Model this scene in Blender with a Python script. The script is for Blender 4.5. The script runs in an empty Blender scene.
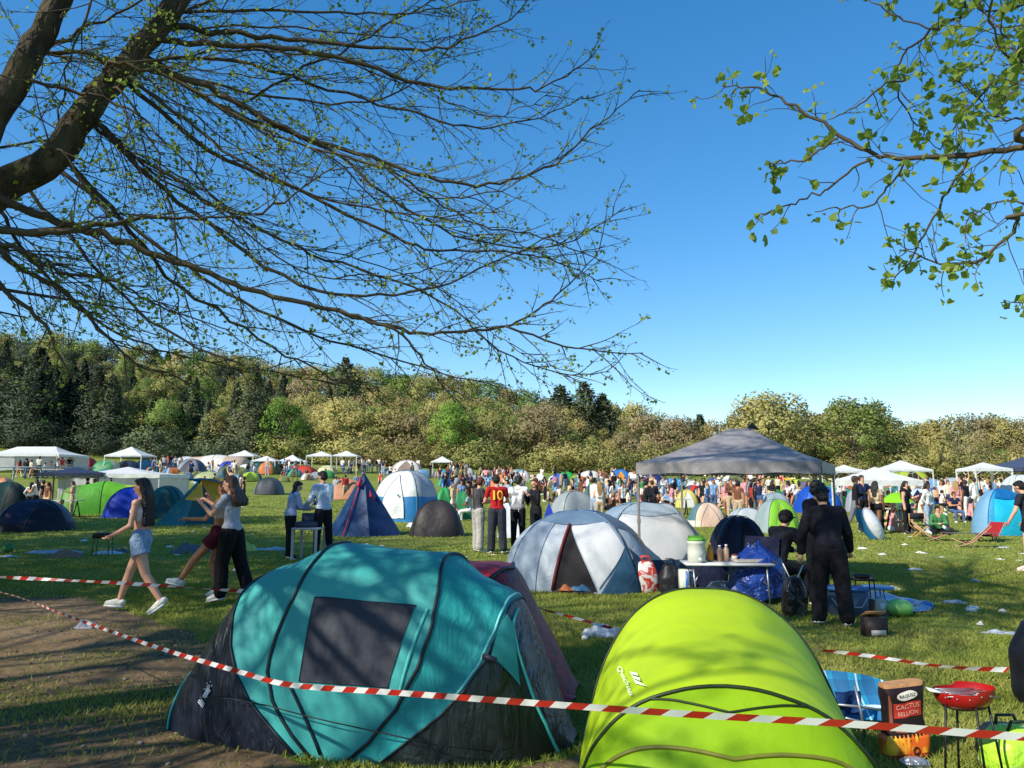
import bpy, bmesh, math, random
import numpy as np
from mathutils import Vector, Matrix, Euler, noise
from mathutils.bvhtree import BVHTree

random.seed(11)
C = bpy.context
scene = C.scene
COL = scene.collection
PI = math.pi
F = 770.0
CAMZ = 1.6
PITCH = math.atan(98 / F)
DX = 1.0

# ------------------------------------------------------------------ camera
cam_d = bpy.data.cameras.new('camera')
cam = bpy.data.objects.new('camera', cam_d)
COL.objects.link(cam)
cam.location = (0, 0, CAMZ)
cam.rotation_euler = (math.radians(90) + PITCH, 0, 0)
cam_d.sensor_width = 36
cam_d.lens = F / 1024 * 36
cam_d.clip_end = 3000
cam_d.clip_start = 0.05
scene.camera = cam


def ray(px, py):
    x, y = (px - 512) / F, -(py - 384) / F
    c, s = math.cos(PITCH), math.sin(PITCH)
    return Vector((x, c - y * s, s + y * c))


def P(px, py, depth):
    r = ray(px, py)
    return Vector((0, 0, CAMZ)) + r * (depth / r.y)


def sstep(a, b, x):
    t = min(1, max(0, (x - a) / (b - a)))
    return t * t * (3 - 2 * t)


def lut(tab, x):
    if x <= tab[0][0]:
        return tab[0][1]
    for (x0, y0), (x1, y1) in zip(tab, tab[1:]):
        if x <= x1:
            return y0 + (y1 - y0) * (x - x0) / (x1 - x0)
    return tab[-1][1]


RISE = [(-.7, 4.7), (-.3, 4.4), (0, 3.3), (.16, 2.6), (.4, 2.0), (.7, 1.9)]
HILL = [(-.75, 27), (-.55, 24), (-.4, 20), (-.21, 16), (-.1, 14), (0, 9), (.1, 5), (.2, 2), (.3, 0)]


def gz(x, y):
    d = math.hypot(x, y)
    if y <= 0:
        return 0.0
    a = max(-1.2, min(1.2, x / y))
    z = lut(RISE, a) * sstep(42, 125, d) + lut(HILL, a) * sstep(122, 255, d)
    if d > 14:
        z += 0.10 * min(1, (d - 14) / 20) * noise.noise(Vector((x * .07, y * .07, 0)))
    return z


def at(px, py):
    """where the sight line through a pixel meets the ground"""
    r = ray(px, py)
    t = 1.5
    o = Vector((0, 0, CAMZ))
    prev = o
    while t < 400:
        p = o + r * t
        if p.z < gz(p.x, p.y):
            lo, hi = t / 1.02 - .02, t
            for _ in range(20):
                m = (lo + hi) / 2
                q = o + r * m
                if q.z < gz(q.x, q.y):
                    hi = m
                else:
                    lo = m
            q = o + r * hi
            return Vector((q.x, q.y, gz(q.x, q.y)))
        t = t * 1.02 + .02
    return Vector((r.x / r.y * 118, 118, gz(r.x / r.y * 118, 118)))


def proj(p):
    d = Vector(p) - Vector((0, 0, CAMZ))
    c, s = math.cos(PITCH), math.sin(PITCH)
    f = d.y * c + d.z * s
    u = -d.y * s + d.z * c
    return 512 + F * d.x / f, 384 - F * u / f


# ------------------------------------------------------------------ materials
MATS = {}


def srgb(r, g, b):
    def f(c):
        c /= 255
        return c / 12.92 if c < .04045 else ((c + .055) / 1.055) ** 2.4
    return (f(r), f(g), f(b))


def mat(name, col, rough=.6, col2=None, scale=3.0, bump=0.0, bscale=None, trans=0.0, metal=0.0, spec=.4, detail=4, stretch=None, rnd=0.0, distort=0.0, lo=.35, hi=.65):
    if name in MATS:
        return MATS[name]
    m = bpy.data.materials.new(name)
    m.use_nodes = True
    nt = m.node_tree
    N, L = nt.nodes, nt.links
    b = N['Principled BSDF']
    out = N['Material Output']
    b.inputs['Roughness'].default_value = rough
    b.inputs['Metallic'].default_value = metal
    b.inputs['Specular IOR Level'].default_value = spec
    tc = N.new('ShaderNodeTexCoord')
    vec = tc.outputs['Object']
    if stretch:
        mp = N.new('ShaderNodeMapping')
        mp.inputs['Scale'].default_value = stretch
        L.new(vec, mp.inputs['Vector'])
        vec = mp.outputs['Vector']
    if col2 is None:
        col2 = tuple(min(1, c * .82) for c in col)
    nz = N.new('ShaderNodeTexNoise')
    nz.inputs['Scale'].default_value = scale
    nz.inputs['Detail'].default_value = detail
    nz.inputs['Distortion'].default_value = distort
    L.new(vec, nz.inputs['Vector'])
    cr = N.new('ShaderNodeValToRGB')
    cr.color_ramp.elements[0].position = lo
    cr.color_ramp.elements[1].position = hi
    cr.color_ramp.elements[0].color = (*col, 1)
    cr.color_ramp.elements[1].color = (*col2, 1)
    L.new(nz.outputs['Fac'], cr.inputs['Fac'])
    colout = cr.outputs['Color']
    if rnd:
        oi = N.new('ShaderNodeObjectInfo')
        hs = N.new('ShaderNodeHueSaturation')
        mr = N.new('ShaderNodeMapRange')
        mr.inputs['To Min'].default_value = 1 - rnd
        mr.inputs['To Max'].default_value = 1 + rnd
        L.new(oi.outputs['Random'], mr.inputs['Value'])
        L.new(mr.outputs['Result'], hs.inputs['Value'])
        mr2 = N.new('ShaderNodeMapRange')
        mr2.inputs['To Min'].default_value = .485
        mr2.inputs['To Max'].default_value = .515
        ml = N.new('ShaderNodeMath')
        ml.operation = 'FRACT'
        m7 = N.new('ShaderNodeMath')
        m7.operation = 'MULTIPLY'
        m7.inputs[1].default_value = 7.3
        L.new(oi.outputs['Random'], m7.inputs[0])
        L.new(m7.outputs[0], ml.inputs[0])
        L.new(ml.outputs[0], mr2.inputs['Value'])
        L.new(mr2.outputs['Result'], hs.inputs['Hue'])
        L.new(colout, hs.inputs['Color'])
        colout = hs.outputs['Color']
    L.new(colout, b.inputs['Base Color'])
    if bump:
        nb = N.new('ShaderNodeTexNoise')
        nb.inputs['Scale'].default_value = bscale or scale * 3
        nb.inputs['Detail'].default_value = 3
        nb.inputs['Distortion'].default_value = distort
        L.new(vec, nb.inputs['Vector'])
        bp = N.new('ShaderNodeBump')
        bp.inputs['Strength'].default_value = bump
        bp.inputs['Distance'].default_value = .05
        L.new(nb.outputs['Fac'], bp.inputs['Height'])
        L.new(bp.outputs['Normal'], b.inputs['Normal'])
    if trans:
        tr = N.new('ShaderNodeBsdfTranslucent')
        L.new(colout, tr.inputs['Color'])
        mx = N.new('ShaderNodeMixShader')
        mx.inputs['Fac'].default_value = trans
        L.new(b.outputs[0], mx.inputs[1])
        L.new(tr.outputs[0], mx.inputs[2])
        L.new(mx.outputs[0], out.inputs['Surface'])
    MATS[name] = m
    return m


FAB = {}


def fab(r, g, b, trans=.22, rough=.55):
    """thin woven tent cloth, wrinkled a little; colour as 0-255 of the dyed cloth"""
    k = (r, g, b, trans)
    if k not in FAB:
        c = srgb(r, g, b)
        FAB[k] = mat('cloth_%d_%d_%d_%d' % (r, g, b, int(trans * 100)), c, rough, tuple(x * .86 for x in c), 1.6, bump=.35, bscale=5, trans=trans, distort=1.2)
    return FAB[k]


def pl(r, g, b, rough=.45, metal=0.0):
    k = (r, g, b, 'p', rough, metal)
    if k not in FAB:
        c = srgb(r, g, b)
        FAB[k] = mat('paint_%d_%d_%d_%d' % (r, g, b, int(rough * 100)), c, rough, tuple(x * .85 for x in c), 6, metal=metal)
    return FAB[k]


def clo(r, g, b):
    k = (r, g, b, 'c')
    if k not in FAB:
        c = srgb(r, g, b)
        FAB[k] = mat('clothing_%d_%d_%d' % (r, g, b), c, .85, tuple(x * .75 for x in c), 9, bump=.5, bscale=14, spec=.2)
    return FAB[k]


STEEL = pl(150, 152, 155, .35, .6)
DARKSTEEL = pl(28, 28, 30, .45)
WHITEPOLE = pl(215, 215, 212, .4)
BLACKPOLE = pl(14, 16, 18, .5)


# ------------------------------------------------------------------ mesh builder
class MB:
    def __init__(s):
        s.v, s.f, s.m = [], [], []

    def add(s, vs, fs, mi=0):
        o = len(s.v)
        s.v.extend([tuple(v) for v in vs])
        s.f.extend([tuple(i + o for i in f) for f in fs])
        s.m.extend([mi] * len(fs) if isinstance(mi, int) else mi)

    def box(s, c, size, rot=None, mi=0, bev=0.0):
        x, y, z = [d / 2 for d in size]
        R = Euler(rot).to_matrix() if rot else Matrix.Identity(3)
        c = Vector(c)
        if bev:
            bm = bmesh.new()
            bmesh.ops.create_cube(bm, size=1)
            for v in bm.verts:
                v.co = Vector((v.co.x * 2 * x, v.co.y * 2 * y, v.co.z * 2 * z))
            bmesh.ops.bevel(bm, geom=list(bm.edges), offset=bev, segments=2, affect='EDGES')
            s.add([R @ v.co + c for v in bm.verts], [[v.index for v in f.verts] for f in bm.faces], mi)
            bm.free()
            return
        vs = [R @ Vector((a * x, b * y, d * z)) + c for a in (-1, 1) for b in (-1, 1) for d in (-1, 1)]
        s.add(vs, [(0, 1, 3, 2), (4, 6, 7, 5), (0, 4, 5, 1), (2, 3, 7, 6), (0, 2, 6, 4), (1, 5, 7, 3)], mi)

    def tube(s, pts, r, n=6, mi=0, cap=True):
        pts = [Vector(p) for p in pts]
        k = len(pts)
        rs = r if isinstance(r, (list, tuple)) else [r] * k
        vs = []
        t = (pts[1] - pts[0]).normalized()
        ref = Vector((0, 0, 1)) if abs(t.z) < .9 else Vector((1, 0, 0))
        a = t.cross(ref).normalized()
        for i in range(k):
            t = (pts[min(i + 1, k - 1)] - pts[max(i - 1, 0)])
            if t.length < 1e-9:
                t = Vector((0, 0, 1))
            t.normalize()
            a = (a - t * a.dot(t))
            if a.length < 1e-6:
                a = t.orthogonal()
            a.normalize()
            b = t.cross(a)
            for j in range(n):
                q = 2 * PI * j / n
                vs.append(pts[i] + (a * math.cos(q) + b * math.sin(q)) * rs[i])
        fs = []
        for i in range(k - 1):
            for j in range(n):
                j2 = (j + 1) % n
                fs.append((i * n + j, i * n + j2, (i + 1) * n + j2, (i + 1) * n + j))
        if cap:
            fs.append(tuple(range(n - 1, -1, -1)))
            fs.append(tuple((k - 1) * n + j for j in range(n)))
        s.add(vs, fs, mi)

    def grid(s, fn, nu, nv, mi=0, closed=False):
        """fn(a,b) with a,b in 0..1; mi may be a function of (a,b)"""
        vs = [fn(i / nu, j / nv) for i in range(nu + 1) for j in range(nv + 1)]
        fs, ms = [], []
        for i in range(nu):
            for j in range(nv):
                fs.append((i * (nv + 1) + j, (i + 1) * (nv + 1) + j, (i + 1) * (nv + 1) + j + 1, i * (nv + 1) + j + 1))
                ms.append(mi((i + .5) / nu, (j + .5) / nv) if callable(mi) else mi)
        s.add(vs, fs, ms)

    def ell(s, c, r, rot=None, nu=12, nv=8, mi=0):
        R = Euler(rot).to_matrix() if rot else Matrix.Identity(3)
        c = Vector(c)
        vs = [c + R @ Vector((0, 0, r[2]))]
        for i in range(1, nv):
            th = PI * i / nv
            for j in range(nu):
                ph = 2 * PI * j / nu
                vs.append(c + R @ Vector((r[0] * math.sin(th) * math.cos(ph), r[1] * math.sin(th) * math.sin(ph), r[2] * math.cos(th))))
        vs.append(c + R @ Vector((0, 0, -r[2])))
        fs = []
        for j in range(nu):
            fs.append((0, 1 + j, 1 + (j + 1) % nu))
        for i in range(nv - 2):
            for j in range(nu):
                a = 1 + i * nu
                fs.append((a + j, a + nu + j, a + nu + (j + 1) % nu, a + (j + 1) % nu))
        last = len(vs) - 1
        a = 1 + (nv - 2) * nu
        for j in range(nu):
            fs.append((last, a + (j + 1) % nu, a + j))
        s.add(vs, fs, mi)

    def caps(s, p0, p1, r0, r1, n=10, mi=0):
        """rounded cone"""
        p0, p1 = Vector(p0), Vector(p1)
        t = p1 - p0
        if t.length < 1e-6:
            t = Vector((0, 0, 1e-3))
            p1 = p0 + t
        t.normalize()
        pts, rs = [], []
        for a in (-85, -60, -30):
            pts.append(p0 + t * r0 * math.sin(math.radians(a)))
            rs.append(r0 * math.cos(math.radians(a)))
        pts += [p0, p1]
        rs += [r0, r1]
        for a in (30, 60, 85):
            pts.append(p1 + t * r1 * math.sin(math.radians(a)))
            rs.append(r1 * math.cos(math.radians(a)))
        s.tube(pts, rs, n, mi)

    def lathe(s, prof, c=(0, 0, 0), n=16, mi=0):
        c = Vector(c)
        vs = [c + Vector((r * math.cos(2 * PI * j / n), r * math.sin(2 * PI * j / n), z)) for r, z in prof for j in range(n)]
        fs = [(i * n + j, i * n + (j + 1) % n, (i + 1) * n + (j + 1) % n, (i + 1) * n + j) for i in range(len(prof) - 1) for j in range(n)]
        fs.append(tuple(range(n - 1, -1, -1)))
        fs.append(tuple((len(prof) - 1) * n + j for j in range(n)))
        s.add(vs, fs, mi)

    def mesh(s, name, mats, smooth=True):
        me = bpy.data.meshes.new(name)
        me.from_pydata(s.v, [], s.f)
        for m in (mats if isinstance(mats, (list, tuple)) else [mats]):
            me.materials.append(m)
        me.polygons.foreach_set('material_index', s.m)
        me.polygons.foreach_set('use_smooth', [smooth] * len(s.f))
        me.update()
        return me

    def build(s, name, mats, parent=None, smooth=True, loc=None):
        o = bpy.data.objects.new(name, s.mesh(name, mats, smooth))
        COL.objects.link(o)
        if parent:
            o.parent = parent
        if loc is not None:
            o.location = loc
        return o


THINGS = []


def empty(name, loc, rz=0, label=None, cat=None, group=None, mark=None):
    o = bpy.data.objects.new(name, None)
    o.empty_display_size = .2
    COL.objects.link(o)
    o.location = loc
    o.rotation_euler = (0, 0, rz)
    return tag(o, label, cat, group, mark)


LANDMARKS = []


def tag(o, label, cat, group=None, mark=None):
    if label:
        o['label'] = label
    if cat:
        o['category'] = cat
    if group:
        o['group'] = group
    THINGS.append(o)
    if mark:
        LANDMARKS.append((mark, Vector(o.location)))
    return o


def struct(o, kind='structure'):
    o['kind'] = kind
    return o


def text2d(s, size):
    """glyph outlines as flat polygons: verts (x, y) centred, faces"""
    cu = bpy.data.curves.new('lettering', 'FONT')
    cu.body = s
    cu.size = size
    cu.align_x = 'CENTER'
    cu.align_y = 'CENTER'
    cu.resolution_u = 3
    o = bpy.data.objects.new('lettering', cu)
    COL.objects.link(o)
    C.view_layer.update()
    dg = C.evaluated_depsgraph_get()
    me = bpy.data.meshes.new_from_object(o.evaluated_get(dg))
    vs = [(v.co.x, v.co.y) for v in me.vertices]
    fs = [tuple(p.vertices) for p in me.polygons]
    bpy.data.objects.remove(o)
    bpy.data.curves.remove(cu)
    bpy.data.meshes.remove(me)
    return vs, fs


def text_on(mb, s, size, fn, mi=0):
    vs, fs = text2d(s, size)
    mb.add([fn(x, y) for x, y in vs], fs, mi)


def catmull(pts, per=5):
    pts = [Vector(p) for p in pts]
    out = []
    for i in range(len(pts) - 1):
        p0, p1, p2, p3 = pts[max(i - 1, 0)], pts[i], pts[i + 1], pts[min(i + 2, len(pts) - 1)]
        for k in range(per):
            t = k / per
            out.append(.5 * ((2 * p1) + (p2 - p0) * t + (2 * p0 - 5 * p1 + 4 * p2 - p3) * t * t + (3 * p1 - p0 - 3 * p2 + p3) * t ** 3))
    out.append(pts[-1])
    return out
# ------------------------------------------------------------------ world and sun
SUN_EL = math.radians(38)
SUN_VEC = Vector((-.80 * math.cos(SUN_EL), -.60 * math.cos(SUN_EL), math.sin(SUN_EL))).normalized()   # towards the sun
world = bpy.data.worlds.new('World')
scene.world = world
world.use_nodes = True
wn = world.node_tree
sky = wn.nodes.new('ShaderNodeTexSky')
sky.sky_type = 'NISHITA'
sky.sun_disc = False
sky.sun_elevation = SUN_EL
sky.sun_rotation = math.atan2(SUN_VEC.x, SUN_VEC.y)
sky.altitude = 200
sky.air_density = 1.0
sky.dust_density = .2
sky.ozone_density = 3.0
bg = wn.nodes['Background']
hsv = wn.nodes.new('ShaderNodeHueSaturation')
hsv.inputs['Saturation'].default_value = 1.44
hsv.inputs['Value'].default_value = 1.40
gam = wn.nodes.new('ShaderNodeGamma')
gam.inputs['Gamma'].default_value = .84
wn.links.new(sky.outputs[0], gam.inputs['Color'])
wn.links.new(gam.outputs[0], hsv.inputs['Color'])
wn.links.new(hsv.outputs[0], bg.inputs['Color'])
bg.inputs['Strength'].default_value = .13
sun_d = bpy.data.lights.new('sun', 'SUN')
sun_d.energy = 4.9
sun_d.angle = math.radians(.55)
sun_d.color = (1, .93, .80)
sun = bpy.data.objects.new('sun', sun_d)
COL.objects.link(sun)
sun.rotation_euler = SUN_VEC.to_track_quat('Z', 'Y').to_euler()
sun.location = (-30, -20, 40)
scene.view_settings.view_transform = 'Standard'
scene.view_settings.look = 'None'
scene.view_settings.gamma = 1
scene.view_settings.use_curve_mapping = False
scene.view_settings.exposure = 0.46

# ------------------------------------------------------------------ ground sheet
G_MAT = bpy.data.materials.new('meadow_grass')
G_MAT.use_nodes = True


def ground_nodes(m, cols, dirt=False):
    nt = m.node_tree
    N, L = nt.nodes, nt.links
    b = N['Principled BSDF']
    b.inputs['Roughness'].default_value = .95
    b.inputs['Specular IOR Level'].default_value = .1
    g = N.new('ShaderNodeNewGeometry')

    def nz(scale, detail=4, dist=0):
        n = N.new('ShaderNodeTexNoise')
        n.inputs['Scale'].default_value = scale
        n.inputs['Detail'].default_value = detail
        n.inputs['Distortion'].default_value = dist
        L.new(g.outputs['Position'], n.inputs['Vector'])
        return n

    def ramp(src, c0, c1, p0=.4, p1=.6):
        r = N.new('ShaderNodeValToRGB')
        r.color_ramp.elements[0].position = p0
        r.color_ramp.elements[1].position = p1
        r.color_ramp.elements[0].color = (*c0, 1)
        r.color_ramp.elements[1].color = (*c1, 1)
        L.new(src.outputs['Fac'], r.inputs['Fac'])
        return r

    def mix(fac, a, bb):
        x = N.new('ShaderNodeMix')
        x.data_type = 'RGBA'
        L.new(fac, x.inputs['Factor'])
        L.new(a, x.inputs['A'])
        L.new(bb, x.inputs['B'])
        return x.outputs['Result']
    fine = ramp(nz(14, 6), cols[0], cols[1], .35, .65)
    mid = ramp(nz(1.1, 5, .4), cols[2], cols[3], .4, .62)
    big = ramp(nz(.13, 4, .3), (0, 0, 0), (1, 1, 1), .40, .62)
    c = mix(big.outputs['Color'], fine.outputs['Color'], mid.outputs['Color'])
    patch = ramp(nz(.45, 6, .5), (0, 0, 0), (1, 1, 1), .56, .70)
    third = N.new('ShaderNodeRGB')
    third.outputs[0].default_value = (*cols[4], 1)
    c = mix(patch.outputs['Color'], c, third.outputs[0])
    L.new(c, b.inputs['Base Color'])
    bp = N.new('ShaderNodeBump')
    bp.inputs['Strength'].default_value = .9
    bp.inputs['Distance'].default_value = .04
    L.new(nz(22 if not dirt else 9, 8).outputs['Fac'], bp.inputs['Height'])
    L.new(bp.outputs['Normal'], b.inputs['Normal'])


ground_nodes(G_MAT, [(.185, .225, .040), (.125, .170, .030), (.21, .235, .045), (.155, .205, .036), (.235, .225, .062)])
D_MAT = bpy.data.materials.new('dry_dirt')
D_MAT.use_nodes = True
ground_nodes(D_MAT, [(.185, .125, .070), (.115, .078, .044), (.16, .11, .06), (.24, .17, .10), (.12, .10, .042)], True)

ys = [-40, -20, -8, 0] + [i * 1.0 for i in range(2, 20)] + [20 + i * 2.5 for i in range(60)] + [170 + i * 8 for i in range(20)] + [360, 450, 600, 900, 1500]
na = 90
gv, gf = [], []
for y in ys:
    half = max(60, abs(y) * 1.15 + 60)
    for k in range(na + 1):
        x = -half + 2 * half * k / na
        gv.append((x, y, gz(x, y)))
for i in range(len(ys) - 1):
    for k in range(na):
        a = i * (na + 1) + k
        gf.append((a, a + 1, a + na + 2, a + na + 1))
mb = MB()
mb.add(gv, gf)
struct(mb.build('ground', G_MAT))

# dirt track in the corner of the meadow
outline_px = [(-420, 640), (-180, 586), (0, 588), (60, 594), (100, 604), (138, 616), (176, 628), (215, 650), (238, 690), (250, 740), (300, 762), (420, 775), (560, 762), (612, 742), (640, 790), (620, 900), (200, 1100), (-420, 1000)]
op = [at(a, b) for a, b in outline_px]
ring = catmull(op + [op[0]], 6)[:-1]
for i, p in enumerate(ring):
    ring[i] = Vector((p.x + .14 * noise.noise(p * 2.1), p.y + .14 * noise.noise(p * 2.3 + Vector((9, 0, 0))), .004))
cx = sum(p.x for p in ring) / len(ring)
cy = sum(p.y for p in ring) / len(ring)
bm = bmesh.new()
vs = [bm.verts.new(p) for p in ring]
bm.faces.new(vs)
bmesh.ops.triangulate(bm, faces=bm.faces[:])
me = bpy.data.meshes.new('dirt_path')
bm.to_mesh(me)
bm.free()
me.materials.append(D_MAT)
path = bpy.data.objects.new('dirt_path', me)
COL.objects.link(path)
struct(path)
PATH = [(p.x, p.y) for p in ring]


def in_path(x, y):
    c = False
    n = len(PATH)
    j = n - 1
    for i in range(n):
        xi, yi = PATH[i]
        xj, yj = PATH[j]
        if (yi > y) != (yj > y) and x < (xj - xi) * (y - yi) / (yj - yi) + xi:
            c = not c
        j = i
    return c


# grass blades close to the camera
def blades(n, seed=3):
    rng = random.Random(seed)
    vs, fs = [], []
    k = 0
    while k < n:
        y = 3.0 + 13 * rng.random() ** 1.35
        x = (rng.random() * 2 - 1) * y * .72
        q = noise.noise(Vector((x * .9, y * .9, 3)))
        if in_path(x, y):
            pp = noise.noise(Vector((x * .45 + 4, y * 1.3, 1)))
            tuft = math.exp(-((y - (6.15 + .1 * x)) / .45) ** 2) if x < -2.2 else 0
            if rng.random() > .012 + max(0, pp) * .22 + tuft * .55:
                continue
        elif rng.random() > .65 + q * .6:
            continue
        h = (.018 + .03 * rng.random()) * (1 + .7 * q)
        a = rng.random() * 2 * PI
        w = .0035 + .003 * rng.random() + .00025 * y
        lx, ly = rng.gauss(0, .6) * h, rng.gauss(0, .6) * h
        z = gz(x, y)
        i = len(vs)
        vs += [(x - w * math.cos(a), y - w * math.sin(a), z), (x + w * math.cos(a), y + w * math.sin(a), z), (x + lx, y + ly, z + h)]
        fs.append((i, i + 1, i + 2))
        k += 1
    me = bpy.data.meshes.new('grass')
    me.from_pydata(vs, [], fs)
    bl = mat('grass_blade', (.215, .265, .040), .8, (.33, .33, .085), .9, trans=.3, detail=8, spec=.2)
    me.materials.append(bl)
    o = bpy.data.objects.new('grass', me)
    COL.objects.link(o)
    o['kind'] = 'stuff'
    o['label'] = 'short meadow grass near the front tents'
    o['category'] = 'grass'


blades(230000)


def tufts(n, seed=8):
    rng = random.Random(seed)
    vs, fs = [], []
    for _ in range(n):
        y = 11 + 46 * rng.random() ** 1.7
        x = (rng.random() * 2 - 1) * y * .70
        q = noise.noise(Vector((x * .5, y * .5, 3)))
        if rng.random() > .7 + q * .6:
            continue
        h = (.020 + .03 * rng.random()) * (1 + .6 * q) * (.8 + y * .012)
        w = .0012 * y * (.5 + rng.random())
        a = rng.random() * PI
        z = gz(x, y)
        i = len(vs)
        vs += [(x - w * math.cos(a), y - w * math.sin(a), z - .005), (x + w * math.cos(a), y + w * math.sin(a), z - .005), (x + rng.gauss(0, .5) * h, y + rng.gauss(0, .5) * h, z + h)]
        fs.append((i, i + 1, i + 2))
    me = bpy.data.meshes.new('grass')
    me.from_pydata(vs, [], fs)
    me.materials.append(MATS['grass_blade'])
    o = bpy.data.objects.new('grass', me)
    COL.objects.link(o)
    o['kind'] = 'stuff'
    o['label'] = 'short meadow grass between the middle tents'
    o['category'] = 'grass'


tufts(150000)


# clods, pebbles and broken twigs on the worn earth
prng = random.Random(31)
mb = MB()
k_ = 0
while k_ < 900:
    y = 3.2 + 5.5 * prng.random()
    x = -5.2 + 7.5 * prng.random()
    if not in_path(x, y):
        continue
    k_ += 1
    if prng.random() < .72:
        r_ = .004 + .012 * prng.random() ** 3
        mb.ell((x, y, r_ * .4 + .004), (r_ * prng.uniform(.8, 1.6), r_ * prng.uniform(.8, 1.4), r_ * .8), rot=(0, 0, prng.random() * 3), nu=6, nv=4, mi=0 if prng.random() < .6 else 1)
    else:
        a_ = prng.random() * 6.28
        l_ = .03 + .12 * prng.random()
        mb.tube([(x, y, .007), (x + l_ * .5 * math.cos(a_), y + l_ * .5 * math.sin(a_), .014), (x + l_ * math.cos(a_ + .3), y + l_ * math.sin(a_ + .3), .007)], .0022, 4, mi=2)
o = mb.build('gravel', [mat('clod_earth', (.15, .10, .06), .95, (.10, .07, .04), 20), mat('pebble', (.30, .26, .20), .8, (.20, .17, .13), 20), mat('dry_twig', (.10, .07, .045), .9)], None)
struct(o, 'stuff')
o['label'] = 'clods, pebbles and dry twigs on the dirt path'
o['category'] = 'gravel'
# ------------------------------------------------------------------ tents
CT = 2.0


def nrm(fn, a, b, e=1e-3):
    p = Vector(fn(a, b))
    pu = Vector(fn(min(1, a + e), b)) - Vector(fn(max(0, a - e), b))
    pv = Vector(fn(a, min(1, b + e))) - Vector(fn(a, max(0, b - e)))
    n = pu.cross(pv)
    if n.length < 1e-12:
        n = Vector((0, 0, 1))
    return p, n.normalized()


def dome(t, w, d, h, main, second=None, skirt=None, door=None, doorcol=None, pole=None, nexp=2.6, seed=0, sag=.12, skirt_t=.16, doorw=.5, doort=.78, top=None, open_door=False, res=1.0, ze=.95):
    """a pole dome: flysheet, crossed poles and a door, all under the thing t"""
    rng = random.Random(seed)
    ph0 = rng.random() * 9

    def S(phi, tt):
        c, s = math.cos(phi), math.sin(phi)
        R = 1 / ((abs(c) ** nexp + abs(s) ** nexp) ** (1 / nexp))
        sg = math.cos(2 * phi) ** 2
        th = tt * PI / 2
        rad = R * max(0, math.cos(th)) ** .82 * (1 - sag * sg * math.sin(PI * min(1, tt * 1.1)))
        wob = 1 + .02 * noise.noise(Vector((c * 2 + ph0, s * 2, tt * 3)))
        z = h * math.sin(th) ** ze * (1 - .05 * sg * math.sin(PI * tt))
        if tt < .02:
            z += .015 * sg
        return Vector((w / 2 * rad * c * wob, d / 2 * rad * s * wob, z))

    mats = [main, second or main, skirt or main, top or main]
    mb = MB()
    nu, nv = int(40 * res), int(12 * res)

    def mi(a, b):
        ph = (a * 2 * PI) % (2 * PI)
        if b < skirt_t and skirt:
            return 2
        if b > .72 and top:
            return 3
        k = int(((ph + PI / 4) % (2 * PI)) // (PI / 2))
        return 0 if k in (1, 3) else 1
    # rotate the sheet so gore borders fall on mesh edges
    mb.grid(lambda a, b: S(a * 2 * PI + PI / 4, b), nu, nv, lambda a, b: mi(a + .125, b))
    mb.build('flysheet', mats, t)
    if door is not None:
        a0 = math.radians(door)

        def D(a, b):
            tt = .02 + b * (doort - .02)
            hw = doorw * (1 - (b ** 1.8) * .93)
            fn = lambda u, v: S(a0 + (u * 2 - 1) * hw, v)
            p, n = nrm(fn, a, tt)
            c = Vector((p.x, p.y, p.z + h * .2))
            if n.dot(Vector((p.x, p.y, .3 * h))) < 0:
                n = -n
            return p + n * (.012 * max(w, .8))
        mb = MB()
        mb.grid(D, 10, 10)
        mb.build('door', doorcol or main, t)
        mb = MB()
        edge = [D(0, i / 10) for i in range(11)] + [D(1, 1 - i / 10) for i in range(11)]
        mb.tube(edge, .006 * max(1, w), 5)
        mb.build('zip', pole or second or main, t)
    if pole:
        for q in (PI / 4, 3 * PI / 4):
            pts = []
            for i in range(15):
                k = i / 14
                tt = k * 2 if k < .5 else (1 - k) * 2
                ph = q if k < .5 else q + PI
                p = S(ph, tt)
                pts.append(p * 1.008 + Vector((0, 0, .008)))
            mb = MB()
            mb.tube(pts, .012 * max(.7, w / 2.2), 6)
            mb.build('pole', pole, t)
    return S


def place(px, base, wpx, top, depth_ratio=.8):
    """ground point, real width and height of something seen between these pixels"""
    p = at(px, base)
    w = wpx * p.y / F
    p2 = Vector((p.x, p.y + w * depth_ratio * .45, 0))
    p2.x = p.x * p2.y / p.y
    p2.z = gz(p2.x, p2.y) - .02
    h = CAMZ + (482 - top) * p2.y / F - p2.z
    return p2, w, max(.4, h)


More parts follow.
